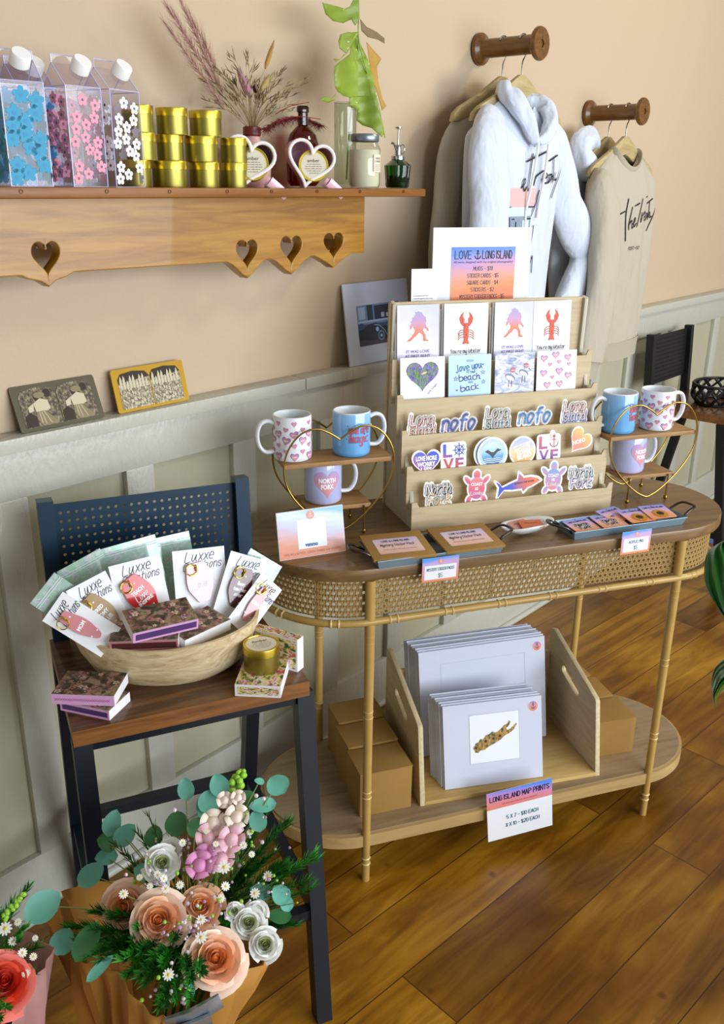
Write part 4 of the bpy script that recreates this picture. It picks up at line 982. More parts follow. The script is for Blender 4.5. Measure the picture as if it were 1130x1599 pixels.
for (x, y) in ((0, 0), (LS, 0), (0, DP), (LS, DP)):
    mb = MB(); yy = y - .002 if y == 0 else y + .01
    bamboo(mb, [(x, yy, 0), (x, yy, .2), (x, yy, .4), (x, yy, .6), (x, yy, .753)], [.0090, .0094, .0100, .0107, .0114], [.055, .235, .44, .62]); mb.build('leg', tb)

# ================================================================ WIRE HEART RACKS AND MUGS
M_brass = plain('brass_wire', 'a8873e', .28, metal=1); W_oak = wood('rack_shelf_oak', [(.3, '8a6234'), (.6, 'a57c48'), (.85, 'b88f5a')], 0, 3, .5, 10)
def rack_heart(d):
    pts = [(0, .203), (-.022, .218), (-.05, .229), (-.082, .222), (-.108, .195), (-.121, .158), (-.117, .115), (-.098, .078), (-.066, .042), (-.032, .014), (-.008, .0015), (0, .0)]
    L = crom(pts, 5); Rr = [(-x, z) for x, z in reversed(L)]
    L = L[1:-1] + Rr[:-1] if False else L + Rr[1:-1]
    return [(x, d, z) for x, z in L]
def heart_rack(label, s):
    t = thing('heart_rack', label, 'mug stand', FT @ TR(s, .23, ZT), 'brass wire heart racks on the console')
    for d in (-.05, .05): MB().tube([(x, y, z + .012) for x, y, z in rack_heart(d)], .0021, M_brass, n=8, closed=True).build('heart_wire', t)
    for x in (-.055, .055):
        for d in (-.05, .05):
            mb = MB(); mb.tube([(x, d, .004), (x, d, .064)], .0019, M_brass, n=8); mb.sphere((x, d, .0052), .0052, M_brass); mb.build('foot', t)
    MB().box(-.120, .120, -.047, .047, .158, .168, W_oak, bev=.001).build('upper_shelf', t)
    MB().box(-.072, .072, -.047, .047, .058, .067, W_oak, bev=.001).build('lower_shelf', t)
heart_rack('brass wire heart rack holding three mugs, left end of the console', -.008)
heart_rack('brass wire heart rack holding three mugs, right end of the console', .772)
M_cer = plain('white_ceramic', 'eceff5', .12, coat=.6); M_cin = plain('ceramic_inside', 'dfe6ea', .25)
M_mint = plain('blue_inside', '3d8fc4', .25)
M_skyg = uvgrad('mug_sky_blue', [(0, '6fb7ea'), (.35, '4f9fe0'), (.7, '74b4ec'), (1, 'b7d8f6')], noise=.1, rough=.12, coat=.6)
M_lavg = uvgrad('mug_lavender', [(0, 'e8b9a0'), (.25, 'cfc0d8'), (.6, 'b7bce6'), (1, 'c9cdf0')], noise=.15, rough=.12, coat=.6)
M_hg = uvgrad('heart_sunset', [(0, 'e0897c'), (.4, 'dc97a6'), (.8, 'c79ac0'), (1, 'b79acc')], noise=.1)
M_hsm = uvgrad('heart_small', [(0, 'e39a94'), (.5, 'd68fa6'), (1, 'c48fb4')], noise=.1)
M_txb = plain('text_blue', '2f6fb8', .4); M_txr = plain('text_coral', 'd8574f', .4); M_txp = plain('text_pink', 'd25c8c', .4); M_txv = plain('text_violet', '6a55a8', .4)
def mug(kind, label, M, side, face=0, group='printed mugs on the heart racks'):
    t = thing('mug', label, 'mug', M, group); r, h = .041, .095
    body = {'hearts': M_cer, 'magic': M_skyg, 'fork': M_lavg}[kind]; ins = M_mint if kind == 'fork' else M_cin
    mb = MB(); prof = [(.0001, .001), (r - .004, .001), (r - .001, .004), (r, .010), (r, h - .003), (r - .001, h)]
    mb.lathe(prof, body, n=48)
    mb.uv[-len(prof)*48:] = [(0, j / 5) for j in range(6) for i in range(48)]
    mb.lathe([(r - .001, h), (r - .003, h), (r - .004, h - .004), (r - .005, .012), (.0001, .008)], ins, n=48)
    mb.tube([((r - .002) * math.cos(2*PI*k/48), (r - .002) * math.sin(2*PI*k/48), h - .0005) for k in range(48)], .0017, M_cer, n=6, closed=True)
    W = cyl_warp(r + .0004, R(face)); W1 = cyl_warp(r + .0008, R(face)); W2 = cyl_warp(r + .0011, R(face))
    if kind == 'hearts':
        k = 0
        for i in range(-6, 7):
            for j in range(4):
                x = i * .0182; z = .012 + j * .0235 + (.011 if i % 2 else 0)
                if z > .088: continue
                big = (i + j) % 2 == 0; s_ = .0165 if big else .0105
                mb.heart(x, z, s_ * 1.12, s_ * 1.08, M_txv if big else M_hsm, W, rings=1, rot=.25 * math.sin(i * 3 + j)); mb.heart(x, z, s_, s_ * .96, M_hsm, W1, rings=1, rot=.25 * math.sin(i * 3 + j))
                if big: mb.text('NOFO', x, z + .001, .0028, M_wink, W2, w=.010, bold=.03)
    elif kind == 'magic':
        mb.strokes(hand('you are', .003, .0615, .016, .047, shear=.1), .0030, M_txb, W); mb.strokes(hand('you are', .002, .062, .016, .047, shear=.1), .0018, M_txr, W1)
        mb.strokes(hand('magic', .003, .0425, .017, .045, shear=.1), .0032, M_txb, W); mb.strokes(hand('magic', .002, .043, .017, .045, shear=.1), .0020, M_txr, W1)
        for a, b in ((-.028, .052), (-.026, .042), (.026, .055), (.028, .07), (-.024, .07)): mb.disc(a, b, .0013, .0013, M_txb, W)
    else:
        mb.heart(.002, .046, .060, .060, M_hg, W, rings=6)
        mb.text('NORTH', .002, .056, .0095, M_wink, W1, w=.038, bold=.04); mb.text('FORK', .002, .0425, .0095, M_wink, W1, w=.029, bold=.04)
    mb.build('mug_body', t)
    P = [(side * (r - .003), 0, .078), (side * (r + .012), 0, .084), (side * (r + .027), 0, .078), (side * (r + .034), 0, .058), (side * (r + .031), 0, .034), (side * (r + .018), 0, .018), (side * (r - .003), 0, .018)]
    MB().tube(crom(P, 5), .0045, M_cer, n=12, flat=.0068, upv=(0, 1, 0)).build('handle', t)
    return t
RZ = ZT + .168; RL = ZT + .067
def mug_at(kind, label, px, pz, side, z, face=0):
    p = loc_d(FT, px, pz, .20); mug(kind, label, FT @ TR(p.x + .008, .232, z), side, face)
mug_at('hearts', 'white mug covered in small pink hearts, upper left on the left heart rack', 457, 722, -1, RZ, -8)
mug_at('magic', 'sky blue mug with pink lettering, upper right on the left heart rack', 550, 708, 1, RZ, 4)
mug_at('fork', 'lavender mug with a big pink heart, on the lower shelf of the left heart rack', 505, 790, 1, RL, -5)
mug_at('magic', 'sky blue mug with pink lettering, upper left on the right heart rack', 970, 676, -1, RZ, 34)
mug_at('hearts', 'white mug covered in small pink hearts, upper right on the right heart rack', 1030, 670, 1, RZ, -5)
mug_at('fork', 'lavender mug with a big pink heart, on the lower shelf of the right heart rack', 984, 746, 1, RL, 12)

# ================================================================ CARD DISPLAY RACK
W_ply = wood('birch_ply', [(.3, 'b8a480'), (.5, 'c8b48e'), (.8, 'd0be9c')], 0, 2.2, .6, 9, rings=.6); W_plyd = wood('birch_ply_side', [(.3, 'bdb49f'), (.6, 'c9c1ad'), (.8, 'd2cab8')], 2, 2.2, .6, 9)
rk = thing('card_display_rack', 'stepped pale plywood display rack full of cards and stickers', 'display rack', FT @ TR(0, 0, ZT))
X0, X1 = .150, .647
lipd = [.150 + .035 * k for k in range(5)]; lipz = [.056 + .0715 * k for k in range(5)]
side = [(.152, 0), (.152, .02)]
side = [(.156, 0)]
for k in range(5): side += [(lipd[k] + .006, lipz[k] - .012 if k else .044), (lipd[k] + .020, lipz[k] + .004), (lipd[k] + .030, lipz[k] + .0)]
side += [(.316, .470), (.334, .476), (.346, .470), (.346, .03), (.352, 0)]
for x in (X0 + .004, X1 - .013):
    mb = MB(); mb.slab([side], .009, W_plyd, Matrix.Translation((x, 0, 0)) @ face_m((0, 0, 0), (0, 1, 0), (0, 0, 1)), bev=.0006); mb.build('side_panel', rk)
# back panel, leaning
mb = MB(); mb.slab([rr_pts(X0, .0, X1 + .002, .474, .006)], .008, W_ply, TR(0, .346, 0) @ face_m((0, 0, 0), (1, 0, 0), (0, -.028, 1)), bev=.0008); mb.build('back_panel', rk)
for k in range(5):
    z1 = lipz[k]; z0 = .0 if k == 0 else z1 - .086; fz = z1 - [.012, .012, .012, .0275, .050][k]
    a = [(X0 - .004, z0), (X1 + .004, z0), (X1 + .004, z1 + .012), (X1 - .006, z1 + .012), (X1 - .012, z1), (X0 + .014, z1), (X0 + .008, z1 + .012), (X0 - .004, z1 + .012)]
    mb = MB(); mb.slab([a], .005, W_ply, face_m((0, lipd[k] + .005, 0), (1, 0, 0), (0, 0, 1)), bev=.0006); mb.build('front_lip', rk)
    mb = MB(); mb.box(X0 + .013, X1 - .013, lipd[k] + .006, lipd[k] + .034 if k < 4 else .336, fz - .005, fz, W_ply); mb.build('pocket_floor', rk)
RK = FT @ TR(0, 0, ZT)
LEAN = 7.0
# ---- helpers for flat goods
M_cw = plain('card_white', 'eef0f4', .5); M_lavc = uvgrad('card_lavender', [(0, 'c9c4ea'), (.5, 'e4e2f4'), (1, 'c9cbe4')], .3, .8, .3)
M_bigf = uvgrad('creature_sunset', [(0, 'd8582a'), (.35, 'e0744a'), (.6, 'c790b4'), (1, '9a94d4')], noise=.1)
M_lob = uvnoise('lobster_red', [(.35, 'b83418'), (.6, 'e0581f')], 5, 8)
M_sun = uvgrad('sunset_wash', [(0, 'd4622a'), (.3, 'e6883e'), (.5, 'de9488'), (.72, 'b98cc8'), (.9, '5f86e0'), (1, '2f74ea')], -.12, 1.05, .35)
M_sunl = uvgrad('sunset_pale', [(0, 'eeb9a0'), (.4, 'eec8c4'), (.75, 'd8c8e6'), (1, 'bccaf0')], -.1, 1.0, .3)
M_violet = plain('violet_ink', '6a4f9e', .5); M_navy = plain('navy_ink', '1f1c3a', .5)
def flatm(F, x, y, yw, tilt, z): return F @ TR(x, y, z) @ Matrix.Rotation(R(yw), 4, 'Z') @ Matrix.Rotation(R(-tilt), 4, 'X') @ UPR
CREATURE = [(.0, .95), (.12, 1.0), (.26, .95), (.34, .86), (.45, .80), (.48, .66), (.44, .56), (.58, .40), (.60, .34), (.54, .33), (.42, .44), (.36, .46), (.33, .36), (.44, .22), (.46, .06), (.58, .03), (.56, .0), (.38, .0), (.35, .06), (.32, .2), (.18, .30), (.0, .18), (-.10, .12), (-.22, .03), (-.34, .0), (-.36, .05), (-.24, .11), (-.14, .22), (-.04, .34), (-.08, .46), (-.10, .55), (-.2, .42), (-.27, .40), (-.26, .50), (-.20, .64), (-.14, .78), (-.06, .84), (.0, .86)]
def lobster(mb, F, cx, cy, s, z):
    P = lambda L: [(cx + a * s, cy + b * s) for a, b in L]
    for sg in (-1, 1):
        mb.poly(P([(sg * .03, .55), (sg * .12, .56), (sg * .20, .66), (sg * .24, .80), (sg * .17, .93), (sg * .08, 1.0), (sg * .12, .86), (sg * .06, .78), (sg * .07, .68), (sg * .02, .60)][::sg]), M_lob, F, z)
        mb.strokes([P(crom([(sg * .08, .44 - .07 * k), (sg * .2, .42 - .07 * k), (sg * .27, .32 - .06 * k)], 3)) for k in range(4)], s * .022, M_lob, F, z)
    mb.poly(P([(-.08, .58), (-.03, .66), (.03, .66), (.08, .58), (.09, .40), (.07, .12), (.12, .02), (.06, .0), (0, .03), (-.06, .0), (-.12, .02), (-.07, .12), (-.09, .40)][::-1]), M_lob, F, z + .0003)
def card_obj(name, label, cat, M, w, h, mat, group, draw=None, t=.0012, part=None):
    """a paper card: origin at its bottom centre, x right, y up, z out"""
    mb = MB(); mb.box(-w/2, w/2, 0, h, -t, 0, M_cw); mb.rect(-w/2, 0, w/2, h, mat, I4, .0002)
    o = mb
    th_ = None
    if draw: draw(o, I4)
    ob = o.build(name); tag(ob, label, cat, group, M); return ob
def d_creature(mb, F):
    w = .108; big = [(a * .052 + .0 , .056 + b * .066) for a, b in CREATURE]
    c = (sum(p[0] for p in big) / len(big), sum(p[1] for p in big) / len(big))
    mb.strokes([[(p[0] - .006, p[1]) for p in big + big[:1]]], .0042, M_wink, F, .0006)
    mb.poly([(p[0] - .006, p[1]) for p in big][::-1], M_bigf, F, .0009, box=(-.03, .056, .03, .122))
    mb.text('IT WAS LOVE', -.001, .034, .006, M_violet, F, .0006, w=.055, bold=.02); mb.text('AT FIRST SIGHT', -.001, .024, .006, M_violet, F, .0006, w=.06, bold=.02)
def d_lobster(mb, F):
    mb.strokes([[(0, .06), (0, .12)]], .006, M_wink, F, .0004); lobster(mb, F, 0, .045, .072, .0006)
    mb.strokes(hand("You're my lobster", 0, .030, .009, .075), .0011, M_black, F, .0006)
CG = 'tall greeting cards in the top row of the rack'
topc = [(.213, .100, 'c', 1), (.329, .108, 'l', 1), (.449, .098, 'c', 1), (.548, .098, 'l', 1)]
for i, (x, w, k, b) in enumerate(topc):
    for j in range(2, -1, -1):
        lab = ('tall card with a hairy walking creature, ' if k == 'c' else 'tall white card with a red lobster, ') + ['leftmost in the top row of the rack', 'second from the left in the top row', 'third from the left in the top row', 'rightmost in the top row of the rack'][i]
        if j: lab = 'spare card standing directly behind the ' + ['leftmost', 'second', 'third', 'rightmost'][i] + ' card of the top row' + (', nearest it' if j == 1 else ', furthest back')
        card_obj('greeting_card', lab, 'card', flatm(RK, x - .003 * j, .302 + .006 * j, 0, 4, .2925), w, .1765 - .0015 * j, M_lavc if k == 'c' and not j else M_cw, CG if not j else 'spare cards behind the top row', (lambda mb, F, k=k: (d_creature if k == 'c' else d_lobster)(mb, TR(0, .041, 0))) if not j else None)
def d_lavheart(mb, F):
    L = uvnoise('lavender_photo', [(.32, '3f7a2e'), (.46, '6a9a44'), (.54, '7b5fb8'), (.7, '4d3f94')], 9, 6, 5, dist=1)
    mb.heart(0, .062, .086, .078, L, F, .0006, rings=2)
    for k in range(40):
        a = rnd.uniform(-.034, .034); b = .062 + rnd.uniform(-.02, .026)
        if abs(a) + max(0, (.062 - b)) * 1.2 < .036: mb.disc(a, b, .0022, .0032, M_violet if k % 3 else plain('lilac', '9a8ad8', .6), F, .0009, 6)
    mb.disc(.004, .072, .008, .0025, plain('bee', 'e8d49a', .6), F, .0012, rot=.3); mb.strokes([[(-.018, .05), (-.012, .088)], [(-.008, .04), (-.004, .08)], [(.012, .046), (.008, .07)]], .002, plain('stemgreen', '7aa84c', .6), F, .001)
    mb.text('San Marino', .024, .030, .0055, M_violet, F @ TR(.012, -.006, 0, rz=48), .0006, w=.04) if False else mb.text('Still magic', 0, 0, .005, M_violet, F @ TR(.026, .030, 0, rz=48), .0006, w=.036)
def d_beach(mb, F):
    c1, c2 = plain('beach_blue', '4a86c4', .5), plain('beach_violet', '6f6ab4', .5)
    mb.strokes(hand('love you', 0, .083, .018, .066, rot=.12), .0024, c1, F, .0006); mb.text('TO THE', 0, .068, .006, c2, F, .0006, w=.02, bold=.03); mb.strokes(hand('beach', 0, .055, .016, .058, rot=.06), .0026, c2, F, .0006)
    mb.text('AND', .002, .041, .0055, c1, F, .0006, w=.014, bold=.03); mb.strokes(hand('back', 0, .027, .015, .048, rot=.1), .0026, c2, F, .0006)
    mb.disc(0, .098, .011, .004, plain('shell_print', '9ab8dc', .6), F, .0006); mb.heart(.036, .086, .006, .006, c2, F, .0006, 1); mb.heart(-.035, .068, .006, .006, c2, F, .0006, 1); mb.heart(-.035, .02, .006, .006, c2, F, .0006, 1)
    for a, b in ((.036, .066), (-.038, .052), (.038, .04)): mb.strokes([[(a + .007 * math.cos(k * 4 * PI / 5 + .3), b + .007 * math.sin(k * 4 * PI / 5 + .3)) for k in range(6)]], .0008, c2, F, .0006)
def d_birds(mb, F):
    for k, (a, b, s) in enumerate(((-.012, .048, 1), (.026, .058, .95))):
        bd = plain('bird_white', 'e8eaf2', .5); gy = plain('bird_grey', '7a86a4', .5)
        mb.disc(a, b, .015 * s, .008 * s, gy, F, .0006, rot=-.5); mb.disc(a - .001, b - .003, .013 * s, .006 * s, bd, F, .0008, rot=-.5); mb.disc(a + .007, b + .013, .006 * s, .006 * s, bd, F, .001)
        mb.disc(a + .007, b + .019, .0068 * s, .008 * s, plain('hat_red', 'c4707a', .5), F, .0011); mb.strokes([[(a + .001, b + .018), (a + .013, b + .018)]], .0014, bd, F, .0013)
        mb.strokes([[(a - .003, b - .008), (a - .005, b - .026)], [(a + .003, b - .008), (a + .004, b - .026)], [(a + .012, b + .012), (a + .02, b + .006)]], .0012, M_navy, F, .001)
def d_hearts(mb, F):
    for k, (a, b, s) in enumerate(((-.038, .092, 1), (-.004, .1, 1.05), (.032, .092, 1), (-.02, .075, .6), (.006, .081, .6), (.036, .074, .55), (-.038, .052, 1), (.008, .055, 1.05), (-.012, .04, .6), (.034, .042, 1), (-.026, .018, 1), (.01, .02, 1))):
        s_ = .018 * s; mb.heart(a, b, s_ * 1.15, s_ * 1.1, M_txv, F, .0004, 1, rot=.1 * (k % 3 - 1)); mb.heart(a, b, s_, s_ * .95, M_hsm, F, .0006, 1, rot=.1 * (k % 3 - 1))
        if s > .9: mb.text('NOFO', a, b + .0015, .003, M_wink, F, .0009, w=.011, bold=.03)
M_mint2 = uvgrad('card_aqua', [(0, 'a9c4ec'), (.5, 'b9e0ec'), (1, 'c4e4ec')], .3, .6, .3); M_sea = uvnoise('sea_photo', [(.3, '7f92b8'), (.45, 'b9c0d6'), (.6, 'eaeaf2'), (.8, '9aa8c8')], 4, 9, 5, dist=1.5)
row2 = [(.212, .105, M_cw, d_lavheart, 'square card with a lavender photograph cut in a heart'), (.327, .104, M_mint2, d_beach, 'square aqua card with blue beach lettering'), (.440, .100, M_sea, d_birds, 'square seaside card with two white birds in red hats'), (.549, .104, M_cw, d_hearts, 'square white card scattered with pink hearts')]
for i, (x, w, m, d, lab) in enumerate(row2):
    card_obj('square_card', 'spare card showing behind the ' + lab.split(' card')[0].replace('square', 'square') + ' card ' + lab.split('card ')[1], 'card', flatm(RK, x + .004, .274, 0, 5, .243), w, .114, M_cw, 'spare cards behind the second row')
    card_obj('square_card', lab + ', second row of the rack', 'card', flatm(RK, x, .268, 0, 5, .243 - .005 * 0), w, .117, m, 'square cards in the second row of the rack', lambda mb, F, d=d: d(mb, F @ TR(0, .0215, 0) @ Matrix.Diagonal((.9, .84, 1, 1))))

# ---- stickers
def sticker(name, label, x, z, tier, draw, rot=0, sc=1.0):
    z += .004 if tier == 2 else 0
    """sticker standing in pocket `tier` (0 lowest); z is its centre height above the table top"""
    mb = MB(); draw(mb, I4); ob = mb.build('sticker')
    d = lipd[tier] + .0115 + (.0 if int(x * 100) % 2 else .003)
    tag(ob, label, 'sticker', 'die-cut stickers in the rack', RK @ TR(x, d, z) @ Matrix.Rotation(R(-LEAN), 4, 'X') @ UPR @ Matrix.Rotation(R(rot), 4, 'Z') @ Matrix.Scale(sc, 4))
    return ob
c_org, c_teal, c_red, c_blue, c_gold = plain('ink_orange', 'd8743c', .4), plain('ink_teal', '2f7a86', .4), plain('ink_red', 'c23a3a', .4), plain('ink_royal', '2a50b8', .4), plain('ink_gold', 'e0a83c', .4)
def lettering(lines, w, main, shadow, h=.02, sw=.0048):
    def f(mb, F):
        n = len(lines); sw = .0027; h = .0235
        for i, (s_, ww) in enumerate(lines):
            L = hand(s_, 0, (n - 1) * h * .5 - i * h * 1.02, h * .95, ww * 1.14, shear=.12)
            mb.strokes(L, sw * 4.6, M_wink, F, .0002); mb.strokes(xf(L, 1, .0014, -.0016), sw * 1.6, shadow[i % len(shadow)], F, .0005); mb.strokes(L, sw * 1.15, M_black, F, .0008); mb.strokes(L, sw * .85, main, F, .001)
        return mb
    return f
def nofo_l(c1, c2):
    def f(mb, F):
        L = hand('nofo', 0, 0, .034, .078, shear=.15)
        mb.strokes(L, .013, M_wink, F, .0002); mb.strokes(L, .0055, c1, F, .0006); mb.strokes(xf(L, 1, .0008, .0008), .002, c2, F, .0009)
    return f
S3 = lambda x, z, lab, d, rot=0, sc=1: sticker('sticker', lab, x, z, 2, d, rot, sc)
pale = plain('ink_cream', 'f6ece4', .4)
sticker('s', 'Long Island sticker in orange and red lettering, leftmost in the top sticker row', .197, .215, 2, lettering([('Long', .046), ('Island', .054)], .06, pale, [c_red, c_org]))
sticker('s', 'nofo sticker in violet and blue script beside the leftmost sticker of the top row', .288, .213, 2, nofo_l(M_txv, M_txb))
sticker('s', 'Long Island sticker in dark green and brown lettering, middle of the top sticker row', .383, .218, 2, lettering([('Long', .046), ('Island', .054)], .06, pale, [plain('ink_olive', '6a6a3c', .4), c_teal]))
sticker('s', 'nofo sticker in pale blue script, second from the right in the top sticker row', .477, .217, 2, nofo_l(plain('ink_sky', '7fb0dc', .4), M_txb))
sticker('s', 'Long Island sticker in red and blue lettering, rightmost in the top sticker row', .580, .222, 2, lettering([('Long', .046), ('Island', .054)], .06, pale, [c_red, c_blue]))
def d_worry(mb, F):
    mb.heart(0, 0, .070, .064, M_wink, F, .0002, 2); mb.heart(0, 0, .062, .056, uvgrad('violet_heart', [(0, 'c24a6a'), (.4, '9a4ab0'), (.7, '4a44c4'), (1, '2f50d8')], .3, .7, .1), F, .0005, 2)
    for s_, y, w in (('LOVE MORE', .013, .05), ('WORRY', .000, .044), ('LESS', -.012, .026)): mb.text(s_, 0, y, .0095, M_wink, F, .0008, w=w, bold=.05)
def d_love(anchor):
    def f(mb, F):
        g = uvgrad('love_grad' + str(anchor), [(0, 'd8584a'), (.45, 'c0405a'), (.7, '4a5cc8'), (1, '2a50c8')], .2, 1, .1) if not anchor else uvgrad('love_grad2', [(0, '3a40b8'), (.5, '9a3c7c'), (1, 'd85040')], .2, 1, .1)
        mb.rrect(-.031, -.034, .031, .033, .008, M_wink, F, .0002)
        mb.text('L', -.014, .014, .028, g, F, .0006, w=.022, bold=.03, box=(-.03, -.03, .03, .03)); mb.text('V', -.012, -.017, .026, g, F, .0006, w=.026, bold=.03, box=(-.03, -.03, .03, .03)); mb.text('E', .015, -.017, .026, g, F, .0006, w=.02, bold=.03, box=(-.03, -.03, .03, .03))
        if anchor: mb.strokes(xf(ANCHOR, .014, .014, .014), .0022, g, F, .0006, box=(-.03, -.03, .03, .03)); mb.disc(.01, .03, .008, .012, M_wink, F, .0002)
        else:
            mb.strokes([[(.014 + .010 * math.cos(k * PI / 8), .014 + .010 * math.sin(k * PI / 8)) for k in range(17)]] + [[(.014, .014), (.014 + .015 * math.cos(k * PI / 4), .014 + .015 * math.sin(k * PI / 4))] for k in range(8)], .002, c_blue, F, .0006)
            mb.disc(.014, .014, .0185, .0185, M_wink, F, .0001)
    return f
def d_round(mb, F):
    mb.disc(0, 0, .038, .038, M_wink, F, .0002, 40); mb.disc(.0, 0, .034, .034, plain('badge_pale', 'b8d4ec', .4), F, .0004, 40); mb.disc(.0, .0, .027, .027, uvgrad('sea_badge', [(0, '2f6fb4'), (.4, '5a9ad4'), (.6, 'a8d0ec'), (1, 'cfe4f4')]), F, .0006, 32)
    mb.poly([(-.02, .006), (-.012, .010), (-.003, .004), (.003, .004), (.012, .012), (.022, .008), (.012, .004), (.004, -.004), (.0, -.010), (-.004, -.004), (-.012, .002)][::-1], plain('bird_dark', '3a3c48', .5), F, .0009)
    for k in range(3): mb.strokes([crom([(-.022 + .011 * i, -.012 - .004 * k + .002 * (i % 2)) for i in range(5)], 3)], .0012, M_wink, F, .0009)
def d_sunny(mb, F):
    mb.disc(0, 0, .034, .034, M_wink, F, .0002, 40); mb.disc(0, 0, .030, .030, uvgrad('gold_badge', [(0, 'd8a03c'), (.5, 'e8d0a0'), (.8, 'b8c0d4'), (1, 'a8b8dc')], 0, 1, .4), F, .0005, 32)
    mb.strokes([[(.02, .022), (.02 - .045 * math.cos(a), .022 - .045 * math.sin(a))] for a in (.3, .5, .7, .9, 1.1, 1.3)], .0008, M_wink, F, .0007)
    mb.text('LONG', .002, -.002, .009, M_wink, F @ TR(0, 0, 0, rz=12), .0009, w=.034, bold=.06); mb.text('ISLAND', .002, -.013, .008, M_wink, F @ TR(0, 0, 0, rz=12), .0009, w=.036, bold=.06)
def d_nofoh(mb, F):
    mb.heart(0, 0, .062, .062, M_wink, F, .0002, 2); mb.heart(0, 0, .055, .055, uvgrad('orange_heart', [(0, 'e0706c'), (.5, 'ec8a5c'), (.9, 'f0b04a'), (1, 'f2b84c')], 0, 1, .1), F, .0005, 2)
    mb.text('NOFO', 0, 0, .009, M_wink, F @ TR(-.001, .001, 0, rz=50), .0008, w=.034, bold=.03)
sticker('s', 'violet heart sticker with white lettering, leftmost in the middle sticker row', .196, .139, 1, d_worry)
sticker('s', 'LOVE sticker with a blue ship wheel, second in the middle sticker row', .262, .150, 1, d_love(0))
sticker('s', 'round blue sea bird sticker in the middle sticker row', .357, .149, 1, d_round)
sticker('s', 'round blue sticker standing behind the round sea bird sticker', .349, .1505, 1, lambda mb, F: (mb.disc(0, 0, .037, .037, M_wink, F, -.0012, 40), mb.disc(0, 0, .033, .033, plain('badge_pale', 'b8d4ec', .4), F, -.001, 40)))
sticker('s', 'round golden sunburst sticker in the middle sticker row', .432, .150, 1, d_sunny)
sticker('s', 'LOVE sticker with a red anchor, second from the right in the middle sticker row', .501, .150, 1, d_love(1))
sticker('s', 'orange heart sticker, rightmost in the middle sticker row', .578, .160, 1, d_nofoh, -38)
def d_turtle(c):
    def f(mb, F):
        g = uvgrad('turtle%d' % c, [(0, 'c05a9a'), (.5, 'e0607a'), (1, 'e88a8a')] if c == 0 else [(0, 'e0808a'), (.5, 'b890b8'), (1, '6aa0d8')], 0, 1, .1)
        for a, b, rx, ry, ro in ((0, .030, .009, .011, 0), (-.022, .018, .012, .006, 2.3), (.022, .018, .012, .006, .8), (-.018, -.024, .010, .006, 1.0), (.018, -.024, .010, .006, 2.1)):
            mb.disc(a, b, rx + .003, ry + .003, M_wink, F, .0002, rot=ro); mb.disc(a, b, rx - .001, ry - .001, g, F, .0005, rot=ro)
        mb.disc(0, 0, .024, .029, M_wink, F, .0003); mb.disc(0, 0, .020, .025, g, F, .0006)
        mb.text('COAST', 0, .009, .007, M_wink, F, .0009, w=.028, bold=.03); mb.text('IS', 0, -.001, .006, M_wink, F, .0009, w=.008, bold=.03); mb.strokes(hand('Lovely', 0, -.011, .008, .028), .0012, M_wink, F, .0009)
    return f
def d_shark(mb, F):
    g = uvgrad('shark_grad', [(0, '2a4ad0'), (.35, '4a5cc8'), (.5, 'b06890'), (.7, 'e0705a'), (1, 'ec8a4c')], 1.0, 0, .08)
    P = [(-.062, .020), (-.052, .012), (-.046, .002), (-.02, .010), (-.004, .014), (.0, .032), (.012, .018), (.03, .018), (.048, .012), (.056, .004), (.046, .000), (.03, -.006), (.02, -.008), (.008, -.018), (.006, -.009), (-.02, -.008), (-.042, -.004), (-.052, -.014), (-.060, -.022), (-.056, -.006), (-.054, .004)]
    mb.strokes([P + P[:1]], .0055, M_wink, F, .0002); mb.poly(P[::-1], M_wink, F, .0003); mb.poly([(a * .95, b * .88) for a, b in P][::-1], g, F, .0006)
    mb.text('ALWAYS THE SHORE', .012, .006, .004, M_navy, F, .0009, w=.05, bold=.02); mb.disc(.046, .007, .001, .001, M_black, F, .0009)
sticker('s', 'North Fork sticker in black and white lettering, leftmost in the bottom sticker row', .214, .080, 0, lettering([('North', .052), ('Fork', .046)], .06, pale, [M_black, c_gold]))
sticker('s', 'coral pink turtle sticker in the bottom sticker row', .306, .083, 0, d_turtle(0), -2)
sticker('s', 'shark sticker fading from blue to orange, centre of the bottom sticker row', .412, .080, 0, d_shark, 4)
sticker('s', 'blue and pink turtle sticker in the bottom sticker row', .497, .087, 0, d_turtle(1), -4)
sticker('s', 'North Fork sticker in teal and purple lettering, rightmost in the bottom sticker row', .571, .086, 0, lettering([('North', .052), ('Fork', .046)], .06, pale, [c_teal, M_txv]))

# ---- price sign and small card above the rack
t = thing('price_sign', 'white matted price sign with a sunset panel standing behind the rack', 'sign', flatm(RK, .385, .358, 0, 1.5, .420))
mb = MB(); mb.box(-.122, .122, 0, .208, -.003, 0, M_cw, bev=.0006); mb.build('mat_board', t)
mb = MB(); x0, x1 = -.077, .083; mb.rect(x0, .04, x1, .166, M_sun, I4, .0004)
mb.strokes(hand('LOVE', -.048, .149, .017, .040, smooth=0), .0021, M_navy, I4, .0008); mb.strokes(xf(ANCHOR, .0095, -.012, .148), .0022, M_navy, I4, .0008); mb.strokes(hand('LONG ISLAND', .037, .149, .017, .074, smooth=0), .0021, M_navy, I4, .0008)
mb.text('All items designed with my original photography!', .003, .1335, .0045, M_navy, I4, .0008, w=.148)
for k, (s_, w) in enumerate((('MUGS - $18', .048), ('STICKER CARDS - $5', .078), ('SQUARE CARDS - $4', .078), ('STICKERS - $2', .058), ('MYSTERY STICKER PACKS - $5', .112))):
    mb.strokes(hand(s_, .003, .119 - .0155 * k, .0085, w, smooth=0), .0009, M_navy, I4, .0008)
mb.build('sunset_panel', t)
t = thing('info_card', 'small white card beside the price sign on the rack top', 'card', flatm(RK, .242, .352, 0, 2, .44))
